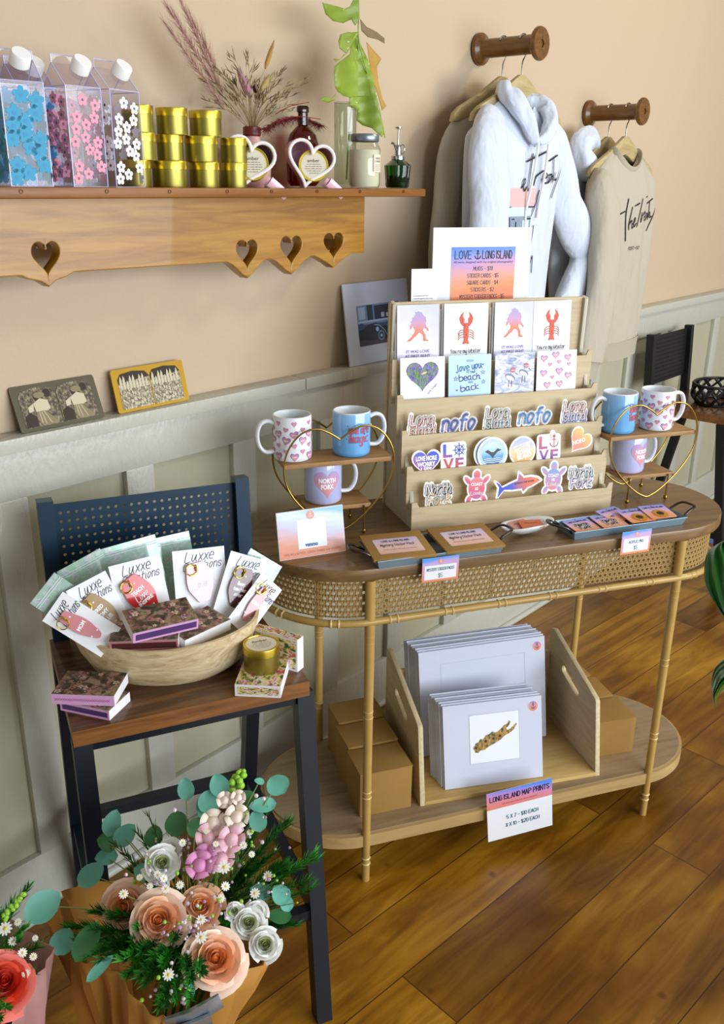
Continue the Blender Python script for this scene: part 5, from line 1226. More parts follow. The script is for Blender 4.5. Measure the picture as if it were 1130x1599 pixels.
mb = MB(); mb.box(-.031, .031, 0, .101, -.001, 0, M_cw)
for k, w in enumerate((.034, .046, .03)): mb.text('loveandlongisland shop online', -.002 - (.046 - w) / 2, .043 - .006 * k, .0026, M_ink, I4, .0003, w=w)
mb.build('card_front', t)
t = thing('payment_sign', 'sunset-coloured payment sign leaning upright at the left front of the console', 'sign', flatm(FT, -.094, .085, 5, 12, ZT + .0005))
M_sunv = uvgrad('sunset_sign', [(0, 'd87a50'), (.28, 'dd9070'), (.42, 'd8a8a8'), (.6, 'c8c4e4'), (.85, 'd8e4f4'), (1, '8cc0ee')], .22, .85, .3)
mb = MB(); mb.box(-.072, .072, 0, .098, -.003, 0, M_cw, bev=.0005); mb.rect(-.071, .001, .071, .097, M_sunv, I4, .0003)
mb.rect(-.030, .018, .032, .078, M_cw, I4, .0005); mb.text('venmo', -.002, .026, .0075, plain('venmo_blue', '1f5f94', .4), I4, .0008, w=.028, bold=.06)
mb.disc(0, .086, .009, .009, plain('coral_badge', 'e09a86', .4), I4, .0006); mb.strokes(xf(ANCHOR, .0055, 0, .0865), .0009, M_wink, I4, .0009)
mb.text('TIPS ACCEPTED, CASH, CARD OR VENMO', 0, .010, .0048, plain('brown_ink', 'a05a44', .5), I4, .0006, w=.125)
mb.build('sign_card', t)

# ================================================================ TRAYS AND SMALL GOODS ON THE CONSOLE
M_zinc = plain('galvanised_steel', '8299a8', .38, metal=.35, var=.15, vscale=40); M_dkm = plain('dark_handle_metal', '4a423c', .3, metal=1)
M_kraft = plain('kraft_board', '9c7638', .8, var=.06, vscale=30); M_kraftd = plain('kraft_edge', '7c5a2c', .8)
def tray(label, s0, s1, d0, d1, skew, rises):
    cx, cy = (s0 + s1) / 2, (d0 + d1) / 2; w, d = (s1 - s0) / 2, (d1 - d0) / 2
    t = thing('metal_tray', label, 'tray', FT @ TR(cx, cy, ZT, rz=skew), 'galvanised trays on the console')
    h = .018; f = .006; mb = MB()
    A = [(-w + f, -d + f), (w - f, -d + f), (w - f, d - f), (-w + f, d - f)]; B = [(-w, -d), (w, -d), (w, d), (-w, d)]
    for (lo, hi, z0, z1) in ((A, B, .0, h),):
        v = [(x, y, z0) for x, y in lo] + [(x, y, z1) for x, y in hi] + [(x * .985, y * .95, z1) for x, y in hi] + [(x * .985, y * .95, z0 + .0015) for x, y in lo]
        F = [(3, 2, 1, 0)]
        for i in range(4): k = (i + 1) % 4; F += [(i, k, 4 + k, 4 + i), (4 + i, 4 + k, 8 + k, 8 + i), (8 + i, 8 + k, 12 + k, 12 + i)]
        F.append((12, 13, 14, 15)); mb.add(v, F, M_zinc)
    mb.tube([(x, y, h) for x, y in B], .0014, M_zinc, n=6, closed=True)
    mb.build('tray_body', t)
    for sg in (-1, 1):
        P = crom([(sg * (w - .002), -.026, .012), (sg * (w + .012), -.026, .026), (sg * (w + .036), -.016, .032), (sg * (w + .040), .004, .032), (sg * (w + .028), .022, .030), (sg * (w - .002), .028, .012)], 6)
        MB().tube(P, .0036, M_dkm, n=8, flat=.0026, upv=(0, 0, 1)).build('handle', t)
    return t
tray('galvanised metal tray holding two kraft sticker packs, at the front of the console', .006, .288, -.018, .092, 1.5, 0)
tray('galvanised metal tray of sunset-coloured pin cards, right front of the console', .463, .760, .008, .086, 2, 0)
M_plab = uvgrad('pack_label', [(0, 'eab4a0'), (.4, 'ecc8bc'), (.8, 'd8c4dc'), (1, 'c0b8e0')], .1, .9, .2)
for k, (x, nm) in enumerate(((.070, 'left'), (.222, 'right'))):
    M = FT @ TR(x, .034, ZT + .020, rz=-3 + 3 * k, rx=5)
    mb = MB(); mb.box(-.066, .066, -.054, .056, 0, .006, M_kraft, bev=.001)
    mb.rrect(-.047, -.034, .049, .030, .004, M_cw, I4, .0063); mb.rrect(-.0465, -.0335, .0485, .0295, .004, M_plab, I4, .0066)
    mb.strokes(hand('LOVE & LONG ISLAND', 0, .018, .007, .060, smooth=0), .001, M_navy, I4, .0069); mb.strokes(hand('Mystery Sticker Pack', 0, .001, .010, .072, shear=.2), .0009, M_ink, I4, .0069)
    mb.text('all items designed with original photography', 0, -.018, .003, M_ink, I4, .0069, w=.07)
    ob = mb.build('sticker_pack'); tag(ob, 'kraft mystery sticker pack with a pink label, on the %s in the metal tray' % nm, 'sticker pack', 'kraft sticker packs in the tray', M)
M_gradt = uvgrad('tag_border', [(0, 'e48a5c'), (.5, 'dca0ac'), (.8, 'c4a8e0'), (1, '4e9cf0')], -.15, 1.1, .15)
def price_tag(label, s, z0, w, h, head, d, rz, lines, hh):
    M = FT @ TR(s, d, z0, rz=rz) @ UPR
    mb = MB(); mb.box(-w/2, w/2, 0, h, -.0008, 0, M_cw); mb.rect(-w/2, 0, w/2, h, M_gradt, I4, .0003); mb.rect(-w/2 + .005, .005, w/2 - .005, h - hh, M_cw, I4, .0006)
    mb.disc(0, h - hh * .5, .0055, .0055, plain('coral_badge', 'e09a86', .4), I4, .0006); mb.strokes(xf(ANCHOR, .0032, 0, h - hh * .5), .0006, M_wink, I4, .0009)
    for s_, y, tw, th_ in lines: mb.strokes(hand(s_, 0, y, th_, tw, smooth=0), .0009, plain('teal_ink', '3a6a84', .5), I4, .0009)
    ob = mb.build('price_tag'); tag(ob, label, 'price tag', 'price tags clipped to the trays', M)
price_tag('small price tag reading mystery sticker packs, hanging below the kraft packs', .141, .742, .080, .052, 0, -.026, 0, [('MYSTERY STICKER PACKS', .027, .060, .006), ('$5', .013, .009, .009)], .016)
price_tag('small price tag reading acrylic pins, hanging from the tray of pin cards', .604, .745, .076, .053, 0, -.024, 2, [('ACRYLIC PINS', .028, .038, .006), ('$5', .014, .009, .009)], .016)
# shell dish with orange packets
t = thing('shell_dish', 'white pearly shell-shaped dish between the two trays', 'dish', FT @ TR(.384, .070, ZT, rz=6))
M_shell = plain('pearl_shell', 'dfe2de', .22, coat=.6, var=.08, vscale=30)
vs = []; fs = []; n = 40; rr_ = 7
for j in range(rr_):
    q = j / (rr_ - 1)
    for i in range(n):
        a = 2 * PI * i / n; ex = .058 * (1 + .25 * max(0, math.cos(a)) ** 6 + .16 * max(0, -math.cos(a)) ** 4); ey = .034 * (1 + .05 * math.sin(a * 2))
        vs.append((ex * q * math.cos(a), ey * q * math.sin(a), .003 + .022 * q ** 2.4 + .002 * math.sin(3 * a) * q))
for j in range(rr_ - 1):
    for i in range(n): k = (i + 1) % n; fs.append((j*n+i, j*n+k, (j+1)*n+k, (j+1)*n+i))
ob = MB().add(vs, fs, M_shell, None, True).build('dish_bowl', t); md = ob.modifiers.new('s', 'SOLIDIFY'); md.thickness = .003; md.offset = -1
for k, (x, y, z, rz, c) in enumerate(((.372, .076, .020, 15, 'a'), (.392, .062, .024, -8, 'b'))):
    mb = MB(); mb.box(-.026, .026, -.018, .018, 0, .002, plain('packet_orange', 'd4764a', .6) if c == 'b' else plain('packet_pink', 'd89a8c', .6), bev=.0006); mb.text('LONG ISLAND', 0, .004, .004, M_navy, I4, .0024, w=.03)
    tag(mb.build('paper_packet'), ['pinkish paper packet at the back of the shell dish', 'orange paper packet at the front of the shell dish'][k], 'packet', 'packets in the shell dish', FT @ TR(x, y, ZT + z, rz=rz, rx=8))
# pin cards
M_pinc = uvgrad('pin_card', [(0, 'e8945a'), (.35, 'e8a884'), (.6, 'dcb0cc'), (.85, 'a8a4e4'), (1, '7f94ec')], .1, .95, .25)
pins = [(.512, .046, 8, .0, 'w', 'leftmost'), (.580, .044, 4, .003, 'w', 'second from the left'), (.612, .072, 16, .006, 'n', 'tilted at the back middle'), (.650, .046, 2, .009, 's', 'with a dark sunflower, third along'), (.690, .062, 10, .003, 'n', 'at the back right, mostly covered'), (.706, .047, -2, .012, 's', 'with a dark sunflower, rightmost')]
for x, y, rz, z, k, lab in pins:
    mb = MB(); w, h = .033, .031
    mb.slab([rr_pts(-w, -h, w, h, .004)], .0014, M_pinc, I4); F = TR(0, 0, .0014)
    mb.strokes(hand('LOVE & LONG ISLAND', 0, .019, .0055, .052, smooth=0), .0009, M_navy, F, .0004); mb.disc(0, .026, .0016, .0016, M_black, F, .0004)
    if k == 'w':
        for c_ in range(2):
            L = hand(['North', 'Fork'][c_], 0, .002 - .014 * c_, .012, .034 - .006 * c_, shear=.1); mb.strokes(L, .0042, M_wink, F, .0012); mb.strokes(L, .0018, M_navy, F, .0016)
    if k == 's':
        for q in range(16): a = q * PI / 8; mb.disc(.013 * math.cos(a), -.012 + .013 * math.sin(a), .006, .0028, plain('sunflower', 'c98a1c', .5), F, .001 + .0003 * (q % 2), rot=a, n=8)
        mb.disc(0, -.012, .008, .008, plain('sunflower_core', '2e1a0c', .6), F, .0018)
    tag(mb.build('pin_card'), 'sunset-coloured pin card in the right tray, ' + lab, 'pin card', 'pin cards in the right tray', FT @ TR(x, y + .002, ZT + .013 + z, rz=rz, rx=7))

# ================================================================ LOWER SHELF: CRATE, PRINTS, BOXES
ZL = .130
W_cr = wood('crate_pine', [(.3, 'bda57a'), (.5, 'cdb88e'), (.8, 'dccba6')], 1, 1.6, .55, 9, rings=.9); W_cr2 = wood('crate_pine_base', [(.3, 'b99455'), (.6, 'cba868'), (.8, 'd6b878')], 0, 1.6, .5, 9)
FK = FT @ TR(.150, .046, ZL, rz=-3.2)
cr = thing('wooden_crate', 'open-fronted pale pine crate holding map prints on the lower shelf', 'crate', FK)
CW, CD = .468, .290
prof = [(0, 0), (CD, 0), (CD, .268), (.262, .272), (.050, .195), (.012, .02)]
prof = [(0, 0), (CD, 0), (CD, .262), (.272, .268), (.042, .196), (.036, .190)]
def slot(cx, cy, a, l, r):
    c, s = math.cos(a), math.sin(a); p = []
    for k in range(9): q = R(-90 + 180 * k / 8); p.append((l / 2 + r * math.cos(q), r * math.sin(q)))
    for k in range(9): q = R(90 + 180 * k / 8); p.append((-l / 2 + r * math.cos(q), r * math.sin(q)))
    return [(cx + x * c - y * s, cy + x * s + y * c) for x, y in p]
for x in (0, CW - .012):
    mb = MB(); mb.slab([prof, slot(.165, .175, R(17), .075, .0115)], .012, W_cr, Matrix.Translation((x, 0, 0)) @ face_m((0, 0, 0), (0, 1, 0), (0, 0, 1)), bev=.0008); mb.build('side_panel', cr)
mb = MB(); mb.box(.012, CW - .012, .0, CD - .01, 0, .010, W_cr2, bev=.0008); mb.build('base_board', cr)
mb = MB(); mb.box(.012, CW - .012, CD - .012, CD, 0, .20, W_cr, bev=.0008); mb.build('back_board', cr)
M_prm = plain('print_mat', 'cfd2e2', .45, coat=.2); M_film = film('clear_sleeve'); M_lns = plain('mat_bevel', 'b9bccc', .6); M_anch = uvgrad('round_badge', [(0, 'e0705c'), (.4, 'e09a84'), (.7, 'd090b0'), (1, '9a84c4')], noise=.1)
LI = [(-.070, -.022), (-.066, -.010), (-.056, -.008), (-.05, .0), (-.04, -.002), (-.03, .008), (-.018, .010), (-.008, .016), (.002, .012), (.012, .014), (.022, .020), (.032, .028), (.046, .032), (.050, .040), (.056, .036), (.050, .026), (.040, .020), (.044, .014), (.056, .018), (.074, .030), (.078, .028), (.066, .014), (.05, .006), (.036, .002), (.02, -.008), (.0, -.016), (-.02, -.022), (-.036, -.030), (-.05, -.030), (-.056, -.036), (-.068, -.034)]
def print_obj(label, M, w, h, front, group, big):
    mb = MB(); mb.box(-w/2, w/2, 0, h, -.0024, 0, M_prm)
    if front:
        a = (-.060, .055, .066, .175) if not big else (-.115, .06, .115, .235)
        if not big:
            mb.rect(*a, M_cw, I4, .0004); mb.strokes([[(a[0], a[1]), (a[2], a[1]), (a[2], a[3]), (a[0], a[3]), (a[0], a[1])]], .0009, M_lns, I4, .0006)
            g = uvnoise('sunflower_photo', [(.3, '2c2416'), (.42, '4a5a2c'), (.5, '9a7a2c'), (.6, 'd09838'), (.72, '7a3c24')], 16, 6, 5)
            P = [(x * .74 + .003, y * .95 + .115) for x, y in LI]; mb.poly(P[::-1], g, I4, .0008)
            for sx, sy in ((-.045, .094), (-.02, .108), (.0, .112), (.016, .117)):
                for q in range(12): an = q * PI / 6; mb.disc(sx + .0045 * math.cos(an), sy + .0045 * math.sin(an), .003, .0013, plain('sunflower_dim', 'a8741c', .5), I4, .001, rot=an, n=6)
                mb.disc(sx, sy, .0034, .0034, plain('sunflower_core', '2e1a0c', .6), I4, .0013, 10)
        else: mb.strokes([[(a[0], a[1]), (a[2], a[1]), (a[2], a[3]), (a[0], a[3]), (a[0], a[1])]], .0008, M_lns, I4, .0004)
        bx, by = (w / 2 - .022, h - .024); mb.disc(bx, by, .0125, .0125, M_anch, I4, .0006); mb.strokes(xf(ANCHOR, .007, bx, by), .0012, M_navy, I4, .0009)
        mb.disc(bx, by, .0136, .0136, M_cw, I4, .0004)
    mb.rect(-w/2 - .003, -.001, w/2 + .003, h + .004, M_film, I4, .0022)
    mb.rect(-w/2 - .003, -.001, w/2 + .003, h + .004, M_film, I4, -.004) if not front else None
    ob = mb.build('map_print'); tag(ob, label, 'print', group, M); return ob
KI = FK.copy()
for k in range(11):
    lab = 'large white-matted print in a clear sleeve, foremost of the back row in the crate' if k == 0 else 'large white-matted print in a clear sleeve, stacked behind the front one in the back row'
    print_obj(lab, FK @ TR(.234 - .0016 * k + rnd.uniform(-.001, .001), .168 + .0068 * k, .012, rx=-12, rz=1) @ UPR, .345, .272 + .0025 * (k % 3), k == 0, 'large prints at the back of the crate', True)
for k in range(10):
    lab = 'small print of an island shape filled with sunflowers, front of the crate' if k == 0 else 'small white-matted print in a clear sleeve, stacked behind the sunflower island print'
    print_obj(lab, FK @ TR(.196 - .0016 * k + rnd.uniform(-.001, .001), .022 + .0066 * k, .012, rx=-14, rz=-2.5) @ UPR, .250, .205 + .002 * (k % 3), k == 0, 'small prints at the front of the crate', False)
# tag on the crate
M = FT @ TR(.381, -.026, .050, rx=-2, rz=-3) @ UPR @ Matrix.Rotation(R(5), 4, 'Z')
mb = MB(); mb.box(-.083, .083, 0, .135, -.0008, 0, M_cw); mb.rect(-.083, .088, .083, .135, uvgrad('tag_head', [(0, 'e8825c'), (.5, 'dc8aa0'), (.8, 'b88ad0'), (1, '5a8cec')], .3, .9, .2), I4, .0003)
mb.strokes(hand('LONG ISLAND MAP PRINTS', 0, .116, .013, .150, smooth=0), .0021, M_navy, I4, .0006); mb.text('5X7 AND 8X10 DIGITAL PHOTOGRAPHY', .0, .098, .004, plain('brown_ink', 'a05a44', .5), I4, .0006, w=.09)
c_t = plain('teal_ink', '3a6a84', .5)
mb.strokes(hand('5 X 7 - $10 EACH', .006, .058, .0095, .080, smooth=0), .0015, c_t, I4, .0006); mb.strokes(hand('8 X 10 - $20 EACH', .006, .036, .0095, .086, smooth=0), .0015, c_t, I4, .0006)
tag(mb.build('print_price_sign'), 'white map prints price card with a sunset header, clipped to the front of the crate', 'sign', None, M)
# kraft boxes
def kbox(label, s, d, z, w, dd, h, rz, grp):
    t = thing('kraft_box', label, 'box', FT @ TR(s, d, z, rz=rz), grp)
    MB().box(-w/2, w/2, 0, dd, 0, h, M_kraft, bev=.0012).build('box_body', t)
    mb = MB(); mb.box(-w/2 - .0008, w/2 + .0008, -.0012, dd, h - .001, h + .0015, M_kraft, bev=.0005); mb.box(-w/2 - .0008, -w/2 + .006, -.0012, -.0002, .004, h, M_kraftd); mb.build('lid_flap', t)
G1 = 'kraft boxes left of the crate'; G2 = 'kraft boxes right of the crate'
kbox('plain kraft cardboard box, nearest the front in the left row on the lower shelf', .066, .052, ZL, .126, .098, .114, 0, G1)
kbox('plain kraft cardboard box, middle of the left row on the lower shelf', .070, .155, ZL, .124, .095, .118, 1, G1)
kbox('plain kraft cardboard box, furthest back in the left row on the lower shelf', .076, .255, ZL, .122, .090, .122, 1, G1)
kbox('plain kraft cardboard box, nearest the front in the right row on the lower shelf', .690, .085, ZL, .126, .098, .102, -3, G2)
kbox('plain kraft cardboard box, middle of the right row on the lower shelf', .690, .188, ZL, .120, .095, .106, -3, G2)
kbox('plain kraft cardboard box, furthest back in the right row on the lower shelf', .686, .288, ZL, .114, .080, .112, -3, G2)

# ================================================================ STOOLS
M_blk = plain('sky_tinted_black_steel', '052a40', .4, metal=.2); M_leg = plain('black_leg_steel', '04101a', .45); M_blk2 = plain('matte_black_steel', '0d0e11', .5)  # black steel: sky reflection painted blue into the back, legs a darker copy
W_rus = wood('rustic_brown_board', [(.25, '24140a'), (.45, '4e3018'), (.58, '6c4624'), (.8, '3a220f')], 0, 1.6, .32, 10, knots=.6, coat=.35); W_ruse = wood('rustic_edge', [(.3, '5c3616'), (.6, '8a5a2c'), (.8, 'a06c38')], 0, 2, .4, 10)
def stool(label, M, steel, legm):
    t = thing('bar_stool', label, 'stool', M, 'bar stools with perforated backs')
    mb = MB(); mb.box(0, .390, -.002, .320, .672, .700, W_ruse); mb.box(.0004, .3896, -.0016, .3196, .6995, .7006, W_rus, bev=.0003); mb.build('seat', t)
    def bar(a, b, w, d, nm, f=None):
        a, b = Vector(a), Vector(b); mb = MB(); ax = (b - a).normalized(); u = Vector((1, 0, 0)) if abs(ax.x) < .9 else Vector((0, 1, 0)); u = (u - ax * u.dot(ax)).normalized(); v = ax.cross(u)
        vs = [p + u * (sx * w / 2) + v * (sy * d / 2) for p in (a, b) for sx, sy in ((-1, -1), (1, -1), (1, 1), (-1, 1))]
        mb.add(vs, [(0, 3, 2, 1), (4, 5, 6, 7), (0, 1, 5, 4), (1, 2, 6, 5), (2, 3, 7, 6), (3, 0, 4, 7)], f or steel); mb.build(nm, t)
    fl = lambda x, z: (x, .022 - (.672 - z) * .128, z); bl = lambda x, z: (x, .298 + (.672 - z) * .20, z)
    for x in (.014, .386):
        bar(fl(x, .672), fl(x, 0), .030, .032, 'leg', legm); bar(bl(x, .672), bl(x, 0), .028, .032, 'leg', legm)
        bar(fl(x, .235), bl(x, .235), .020, .022, 'side_stretcher', legm)
        bar((min(max(x, .02), .378), .318, .66), (min(max(x, .02), .378), .336, .966), .027, .030, 'back_post')
    bar(fl(.014, .235), fl(.386, .235), .020, .022, 'front_stretcher', legm); bar(bl(.014, .25), bl(.386, .25), .022, .022, 'back_stretcher', legm)
    bar(fl(.022, .662), fl(.376, .662), .02, .02, 'seat_rail', legm); bar(bl(.022, .662), bl(.376, .662), .02, .02, 'seat_rail', legm)
    # perforated back plate
    w, h = .332, .190; holes = []
    for i in range(23):
        for j in range(11):
            cx, cz = .012 + i * .0140, .014 + j * .0158
            holes.append([(cx + .0030 * math.cos(k * PI / 4), cz + .0030 * math.sin(k * PI / 4)) for k in range(8)])
    mb = MB(); mb.slab([[(0, 0), (w, 0), (w, h), (0, h)]] + holes, .0022, steel, TR(.033, .331, .765, rx=-3) @ UPR)
    mb.build('perforated_back', t)
    return t
stool('black steel bar stool with painted sky sheen, rustic wood seat carrying the wooden bowl', FC, M_blk, M_leg)
s2 = stool('black steel bar stool by the wall behind the right end of the console', TR(3.31, -.40, 0), M_blk2, M_blk2)
# black strappy bag on the far stool
t = thing('strap_basket', 'black strappy openwork basket on the seat of the far stool', 'basket', TR(3.53, -.27, .7008) @ Matrix.Diagonal((1.25, 1.25, 1.25, 1)))
mb = MB(); Mbk = plain('black_strap', '0b0b0d', .4)
for k in range(13):
    a = k * 2 * PI / 13; mb.tube(crom([(.075 * math.cos(a), .055 * math.sin(a), .004), (.095 * math.cos(a + .25), .07 * math.sin(a + .25), .03), (.09 * math.cos(a + .6), .068 * math.sin(a + .6), .062)], 4), .005, Mbk, n=6)
    mb.tube(crom([(.075 * math.cos(a), .055 * math.sin(a), .004), (.095 * math.cos(a - .25), .07 * math.sin(a - .25), .03), (.09 * math.cos(a - .7), .068 * math.sin(a - .7), .060)], 4), .004, Mbk, n=6)
for r, z in ((.075, .004), (.091, .062)): mb.tube([(r * math.cos(k * PI / 14), r * .75 * math.sin(k * PI / 14), z) for k in range(28)], .005, Mbk, n=6, closed=True)
mb.build('basket_weave', t)

# ================================================================ THE STOOL SEAT: BOWL, KEYCHAIN CARDS, BOXES
W_bowl = wood('paulownia', [(.3, 'a88e66'), (.46, 'ccb48a'), (.62, 'dccaa6'), (.8, 'bfa478')], 0, 2.2, .5, 5, rings=2.2, knots=.35)
bt = thing('wooden_bowl', 'carved pale wooden bowl filled with keychain cards on the stool seat', 'bowl', FC @ TR(.184, .156, .7008, rz=-17))
vs = []; fs = []; n = 56
pr_o = [(.30, .0), (.70, .0), (.80, .012), (.92, .045), (.985, .076), (1.0, .088)]; pr_i = [(.965, .089), (.93, .078), (.82, .050), (.6, .022), (.3, .012), (.01, .010)]
for r, z in pr_o + pr_i:
    for i in range(n):
        a = 2 * PI * i / n; zz = z * (1 + .05 * math.cos(a * 2 + .4) * (z / .09)); vs.append((.162 * r * math.cos(a), .118 * r * math.sin(a), zz))
m = len(pr_o + pr_i)
for j in range(m - 1):
    for i in range(n): k = (i + 1) % n; fs.append((j*n+i, j*n+k, (j+1)*n+k, (j+1)*n+i))
fs.append(list(range(n))[::-1]); MB().add(vs, fs, W_bowl, None, True).build('bowl_body', bt)
M_holo = uvnoise('holographic_film', [(.3, '8fa8a6'), (.42, 'a9bdb6'), (.5, '9cc4b0'), (.56, 'c4ccc8'), (.66, 'a8a6b8'), (.8, 'c8d0d0')], 2.2, 5, 3, rough=.12, dist=2); M_holo.node_tree.nodes['Principled BSDF'].inputs['Metallic'].default_value = .15
film2 = film('clear_sleeve_soft'); [setattr(n.inputs[1], 'default_value', .18) or setattr(n.inputs[2], 'default_value', .0) for n in film2.node_tree.nodes if n.type == 'MATH' and n.operation == 'MULTIPLY_ADD']
def key_card(nm, s, d, z, rot, w, h, tilt, col, lines, script=None, yaw=0, tagrot=0, lab=None, dark=M_wink, tw=.034, clear=0, tl=.072):
    """s, d, z: centre of the card in the stool frame"""
    M = FC @ TR(s, d, z) @ Matrix.Rotation(R(yaw), 4, 'Z') @ Matrix.Rotation(R(-tilt), 4, 'X') @ UPR @ Matrix.Rotation(R(rot), 4, 'Z')
    t = thing('keychain_card', lab, 'keychain card', M, 'keychain cards in the bowl')
    mb = MB(); mb.box(-w/2, w/2, -h/2, h/2, -.0012, 0, M_cw)
    y = h / 2 - .018; k = w / .085
    mb.strokes(hand('Luxxe', .002, y + .006, .017, .046 * k, shear=.35, rot=.06), .0011, M_navy, I4, .0004); mb.strokes(hand('Creations', .006, y - .011, .014, .062 * k, shear=.35, rot=.06), .0010, M_navy, I4, .0004)
    mb.build('backing_card', t)
    a = MB(); W_, H_ = tw * 1.28, tl
    P = []
    for (x, yy, r) in ((0, .5, .22), (-.40, .13, .12), (-.5, .0, .1), (-.46, -.18, .1), (-.20, -.5, .1), (.20, -.5, .1), (.46, -.18, .1), (.5, .0, .1), (.40, .13, .12)): P.append((x * W_, yy * H_))
    P = [(-.012 * W_ / .034, .5 * H_), (-.5 * W_, .10 * H_), (-.5 * W_, -.12 * H_), (-.2 * W_, -.5 * H_), (.2 * W_, -.5 * H_), (.5 * W_, -.12 * H_), (.5 * W_, .10 * H_), (.012 * W_ / .034, .5 * H_)]
    # rounded outline
    Q = []
    for i in range(len(P)):
        p0, p1, p2 = Vector(P[i - 1]), Vector(P[i]), Vector(P[(i + 1) % len(P)]); r = .006
        A = p1 + (p0 - p1).normalized() * min(r, (p0 - p1).length * .45); B = p1 + (p2 - p1).normalized() * min(r, (p2 - p1).length * .45)
        for u in (0, .33, .66, 1): Q.append(tuple(A * (1 - u) ** 2 + p1 * 2 * u * (1 - u) + B * u * u))
    F = TR(-.002, .000, .0028, rz=tagrot); a.slab([Q[::-1]], .0028, col, F, bev=.0005); F2 = F @ TR(0, 0, .0029)
    for i, (s_, yy, ww, hh) in enumerate(lines): a.text(s_, 0, yy, hh, dark, F2, .0002, w=ww, bold=.04)
    if script: a.strokes(hand(script[0], 0, script[1], script[3], script[2], shear=.2), .0014, dark, F2, .0002)
    for x, yy in ((-.007, -.024), (.006, -.026), (-.006, .019), (.004, .022)): a.heart(x, yy, .003, .003, dark, F2, .0002, 1)
    kt = a.build('key_tag', t)
    r = MB(); c = Vector((-.010, .026, .006)); r.tube([F @ (c + Vector((.0095 * math.cos(q * PI / 10), .0095 * math.sin(q * PI / 10), .001 * math.sin(q)))) for q in range(20)], .0011, M_goldl, n=6, closed=True)
    for q in range(3): r.tube([F @ Vector((-.003 + .001 * q, .026 + .002 * q, .005 + .0035 * math.cos(u * PI / 4))) + Vector((0, .003 * math.sin(u * PI / 4), 0)) for u in range(8)], .0008, M_goldl, n=5, closed=True)
    r.build('gold_ring', kt)
    MB().rect(-w/2 - .002, -h/2 - .002, w/2 + .002, h/2 + .002, film2, I4, .0085).build('clear_sleeve', t)
kr, kp, kb, kg, kpp = plain('acrylic_red', 'c8181c', .2, coat=.6), plain('acrylic_pink', 'eeb8bc', .2, coat=.6), plain('acrylic_maroon', '5c1c18', .2, coat=.6), plain('acrylic_tan', 'a8885a', .2, coat=.6), plain('acrylic_rose', 'd48a92', .2, coat=.6)
key_card('r', .146, .150, .842, 6, .086, .118, 14, kr, [('TEACH', .009, .024, .0065), ('INSPIRE', -.013, .028, .006)], ('Love', -.002, .022, .011), 0, 28, 'keychain card with a bright red TEACH Love INSPIRE tag, centre of the bowl', tw=.036)
key_card('p', .252, .168, .838, -2, .092, .118, 14, kp, [('TEACH', .008, .024, .0065), ('INSPIRE', -.014, .028, .006)], ('Love', -.003, .022, .011), 0, 10, 'keychain card with a pale pink TEACH Love INSPIRE tag, right of the red one', tw=.036)
key_card('b', .318, .150, .822, -24, .072, .118, 16, kb, [('Best', .008, .014, .007), ('teacher', -.002, .024, .007), ('ever', -.012, .016, .007)], None, 0, 0, 'keychain card with a dark maroon Best teacher ever tag, right side of the bowl', tw=.032)
key_card('g', .078, .135, .828, 20, .070, .118, 16, kg, [('TIRED', .009, .022, .0065), ('MOMY', -.002, .024, .0065), ('CLUB', -.013, .020, .0065)], None, 0, 20, 'keychain card with a tan TIRED MOMY CLUB tag, left side of the bowl', tw=.032)
key_card('l', .042, .118, .820, 52, .056, .110, 24, kpp, [('MOM', .0, .018, .006)], None, -10, 4, 'keychain card with a long rose pink tag, lying over the left rim of the bowl', tw=.020)
key_card('q', .335, .120, .800, -52, .050, .105, 22, kpp, [('MAMA', .0, .018, .006)], None, 10, 0, 'keychain card with a slim rose pink tag, leaning over the right rim of the bowl', tw=.016)
def holo(s, d, z, rot, w, h, lab, tilt=12):
    M = FC @ TR(s, d, z) @ Matrix.Rotation(R(-tilt), 4, 'X') @ UPR @ Matrix.Rotation(R(rot), 4, 'Z'); mb = MB()
    mb.box(-w/2, w/2, -h/2, h/2, -.0015, 0, M_holo); mb.rect(-w/2, -h/2, w/2, h/2, M_holo, I4, .0002)
    for y in (h/2 - .012, h/2 - .016): mb.box(-w/2, w/2, y, y + .0012, 0, .0012, plain('zip_strip', 'd0dcdc', .3))
    tag(mb.build('holographic_bag'), lab, 'bag', 'holographic zip bags in the bowl', M)
holo(.080, .200, .835, 22, .080, .13, 'holographic zip bag at the back left of the bowl')
holo(.150, .215, .845, 8, .098, .13, 'greenish holographic zip bag at the back middle of the bowl, behind the red keychain')
holo(.215, .224, .842, 5, .085, .13, 'silvery holographic zip bag at the back right of the bowl')
holo(.030, .150, .840, 46, .062, .11, 'blue-green holographic bag sticking out furthest left over the bowl rim')
holo(.345, .175, .815, -38, .07, .11, 'holographic bag behind the slim pink keychain at the right of the bowl')
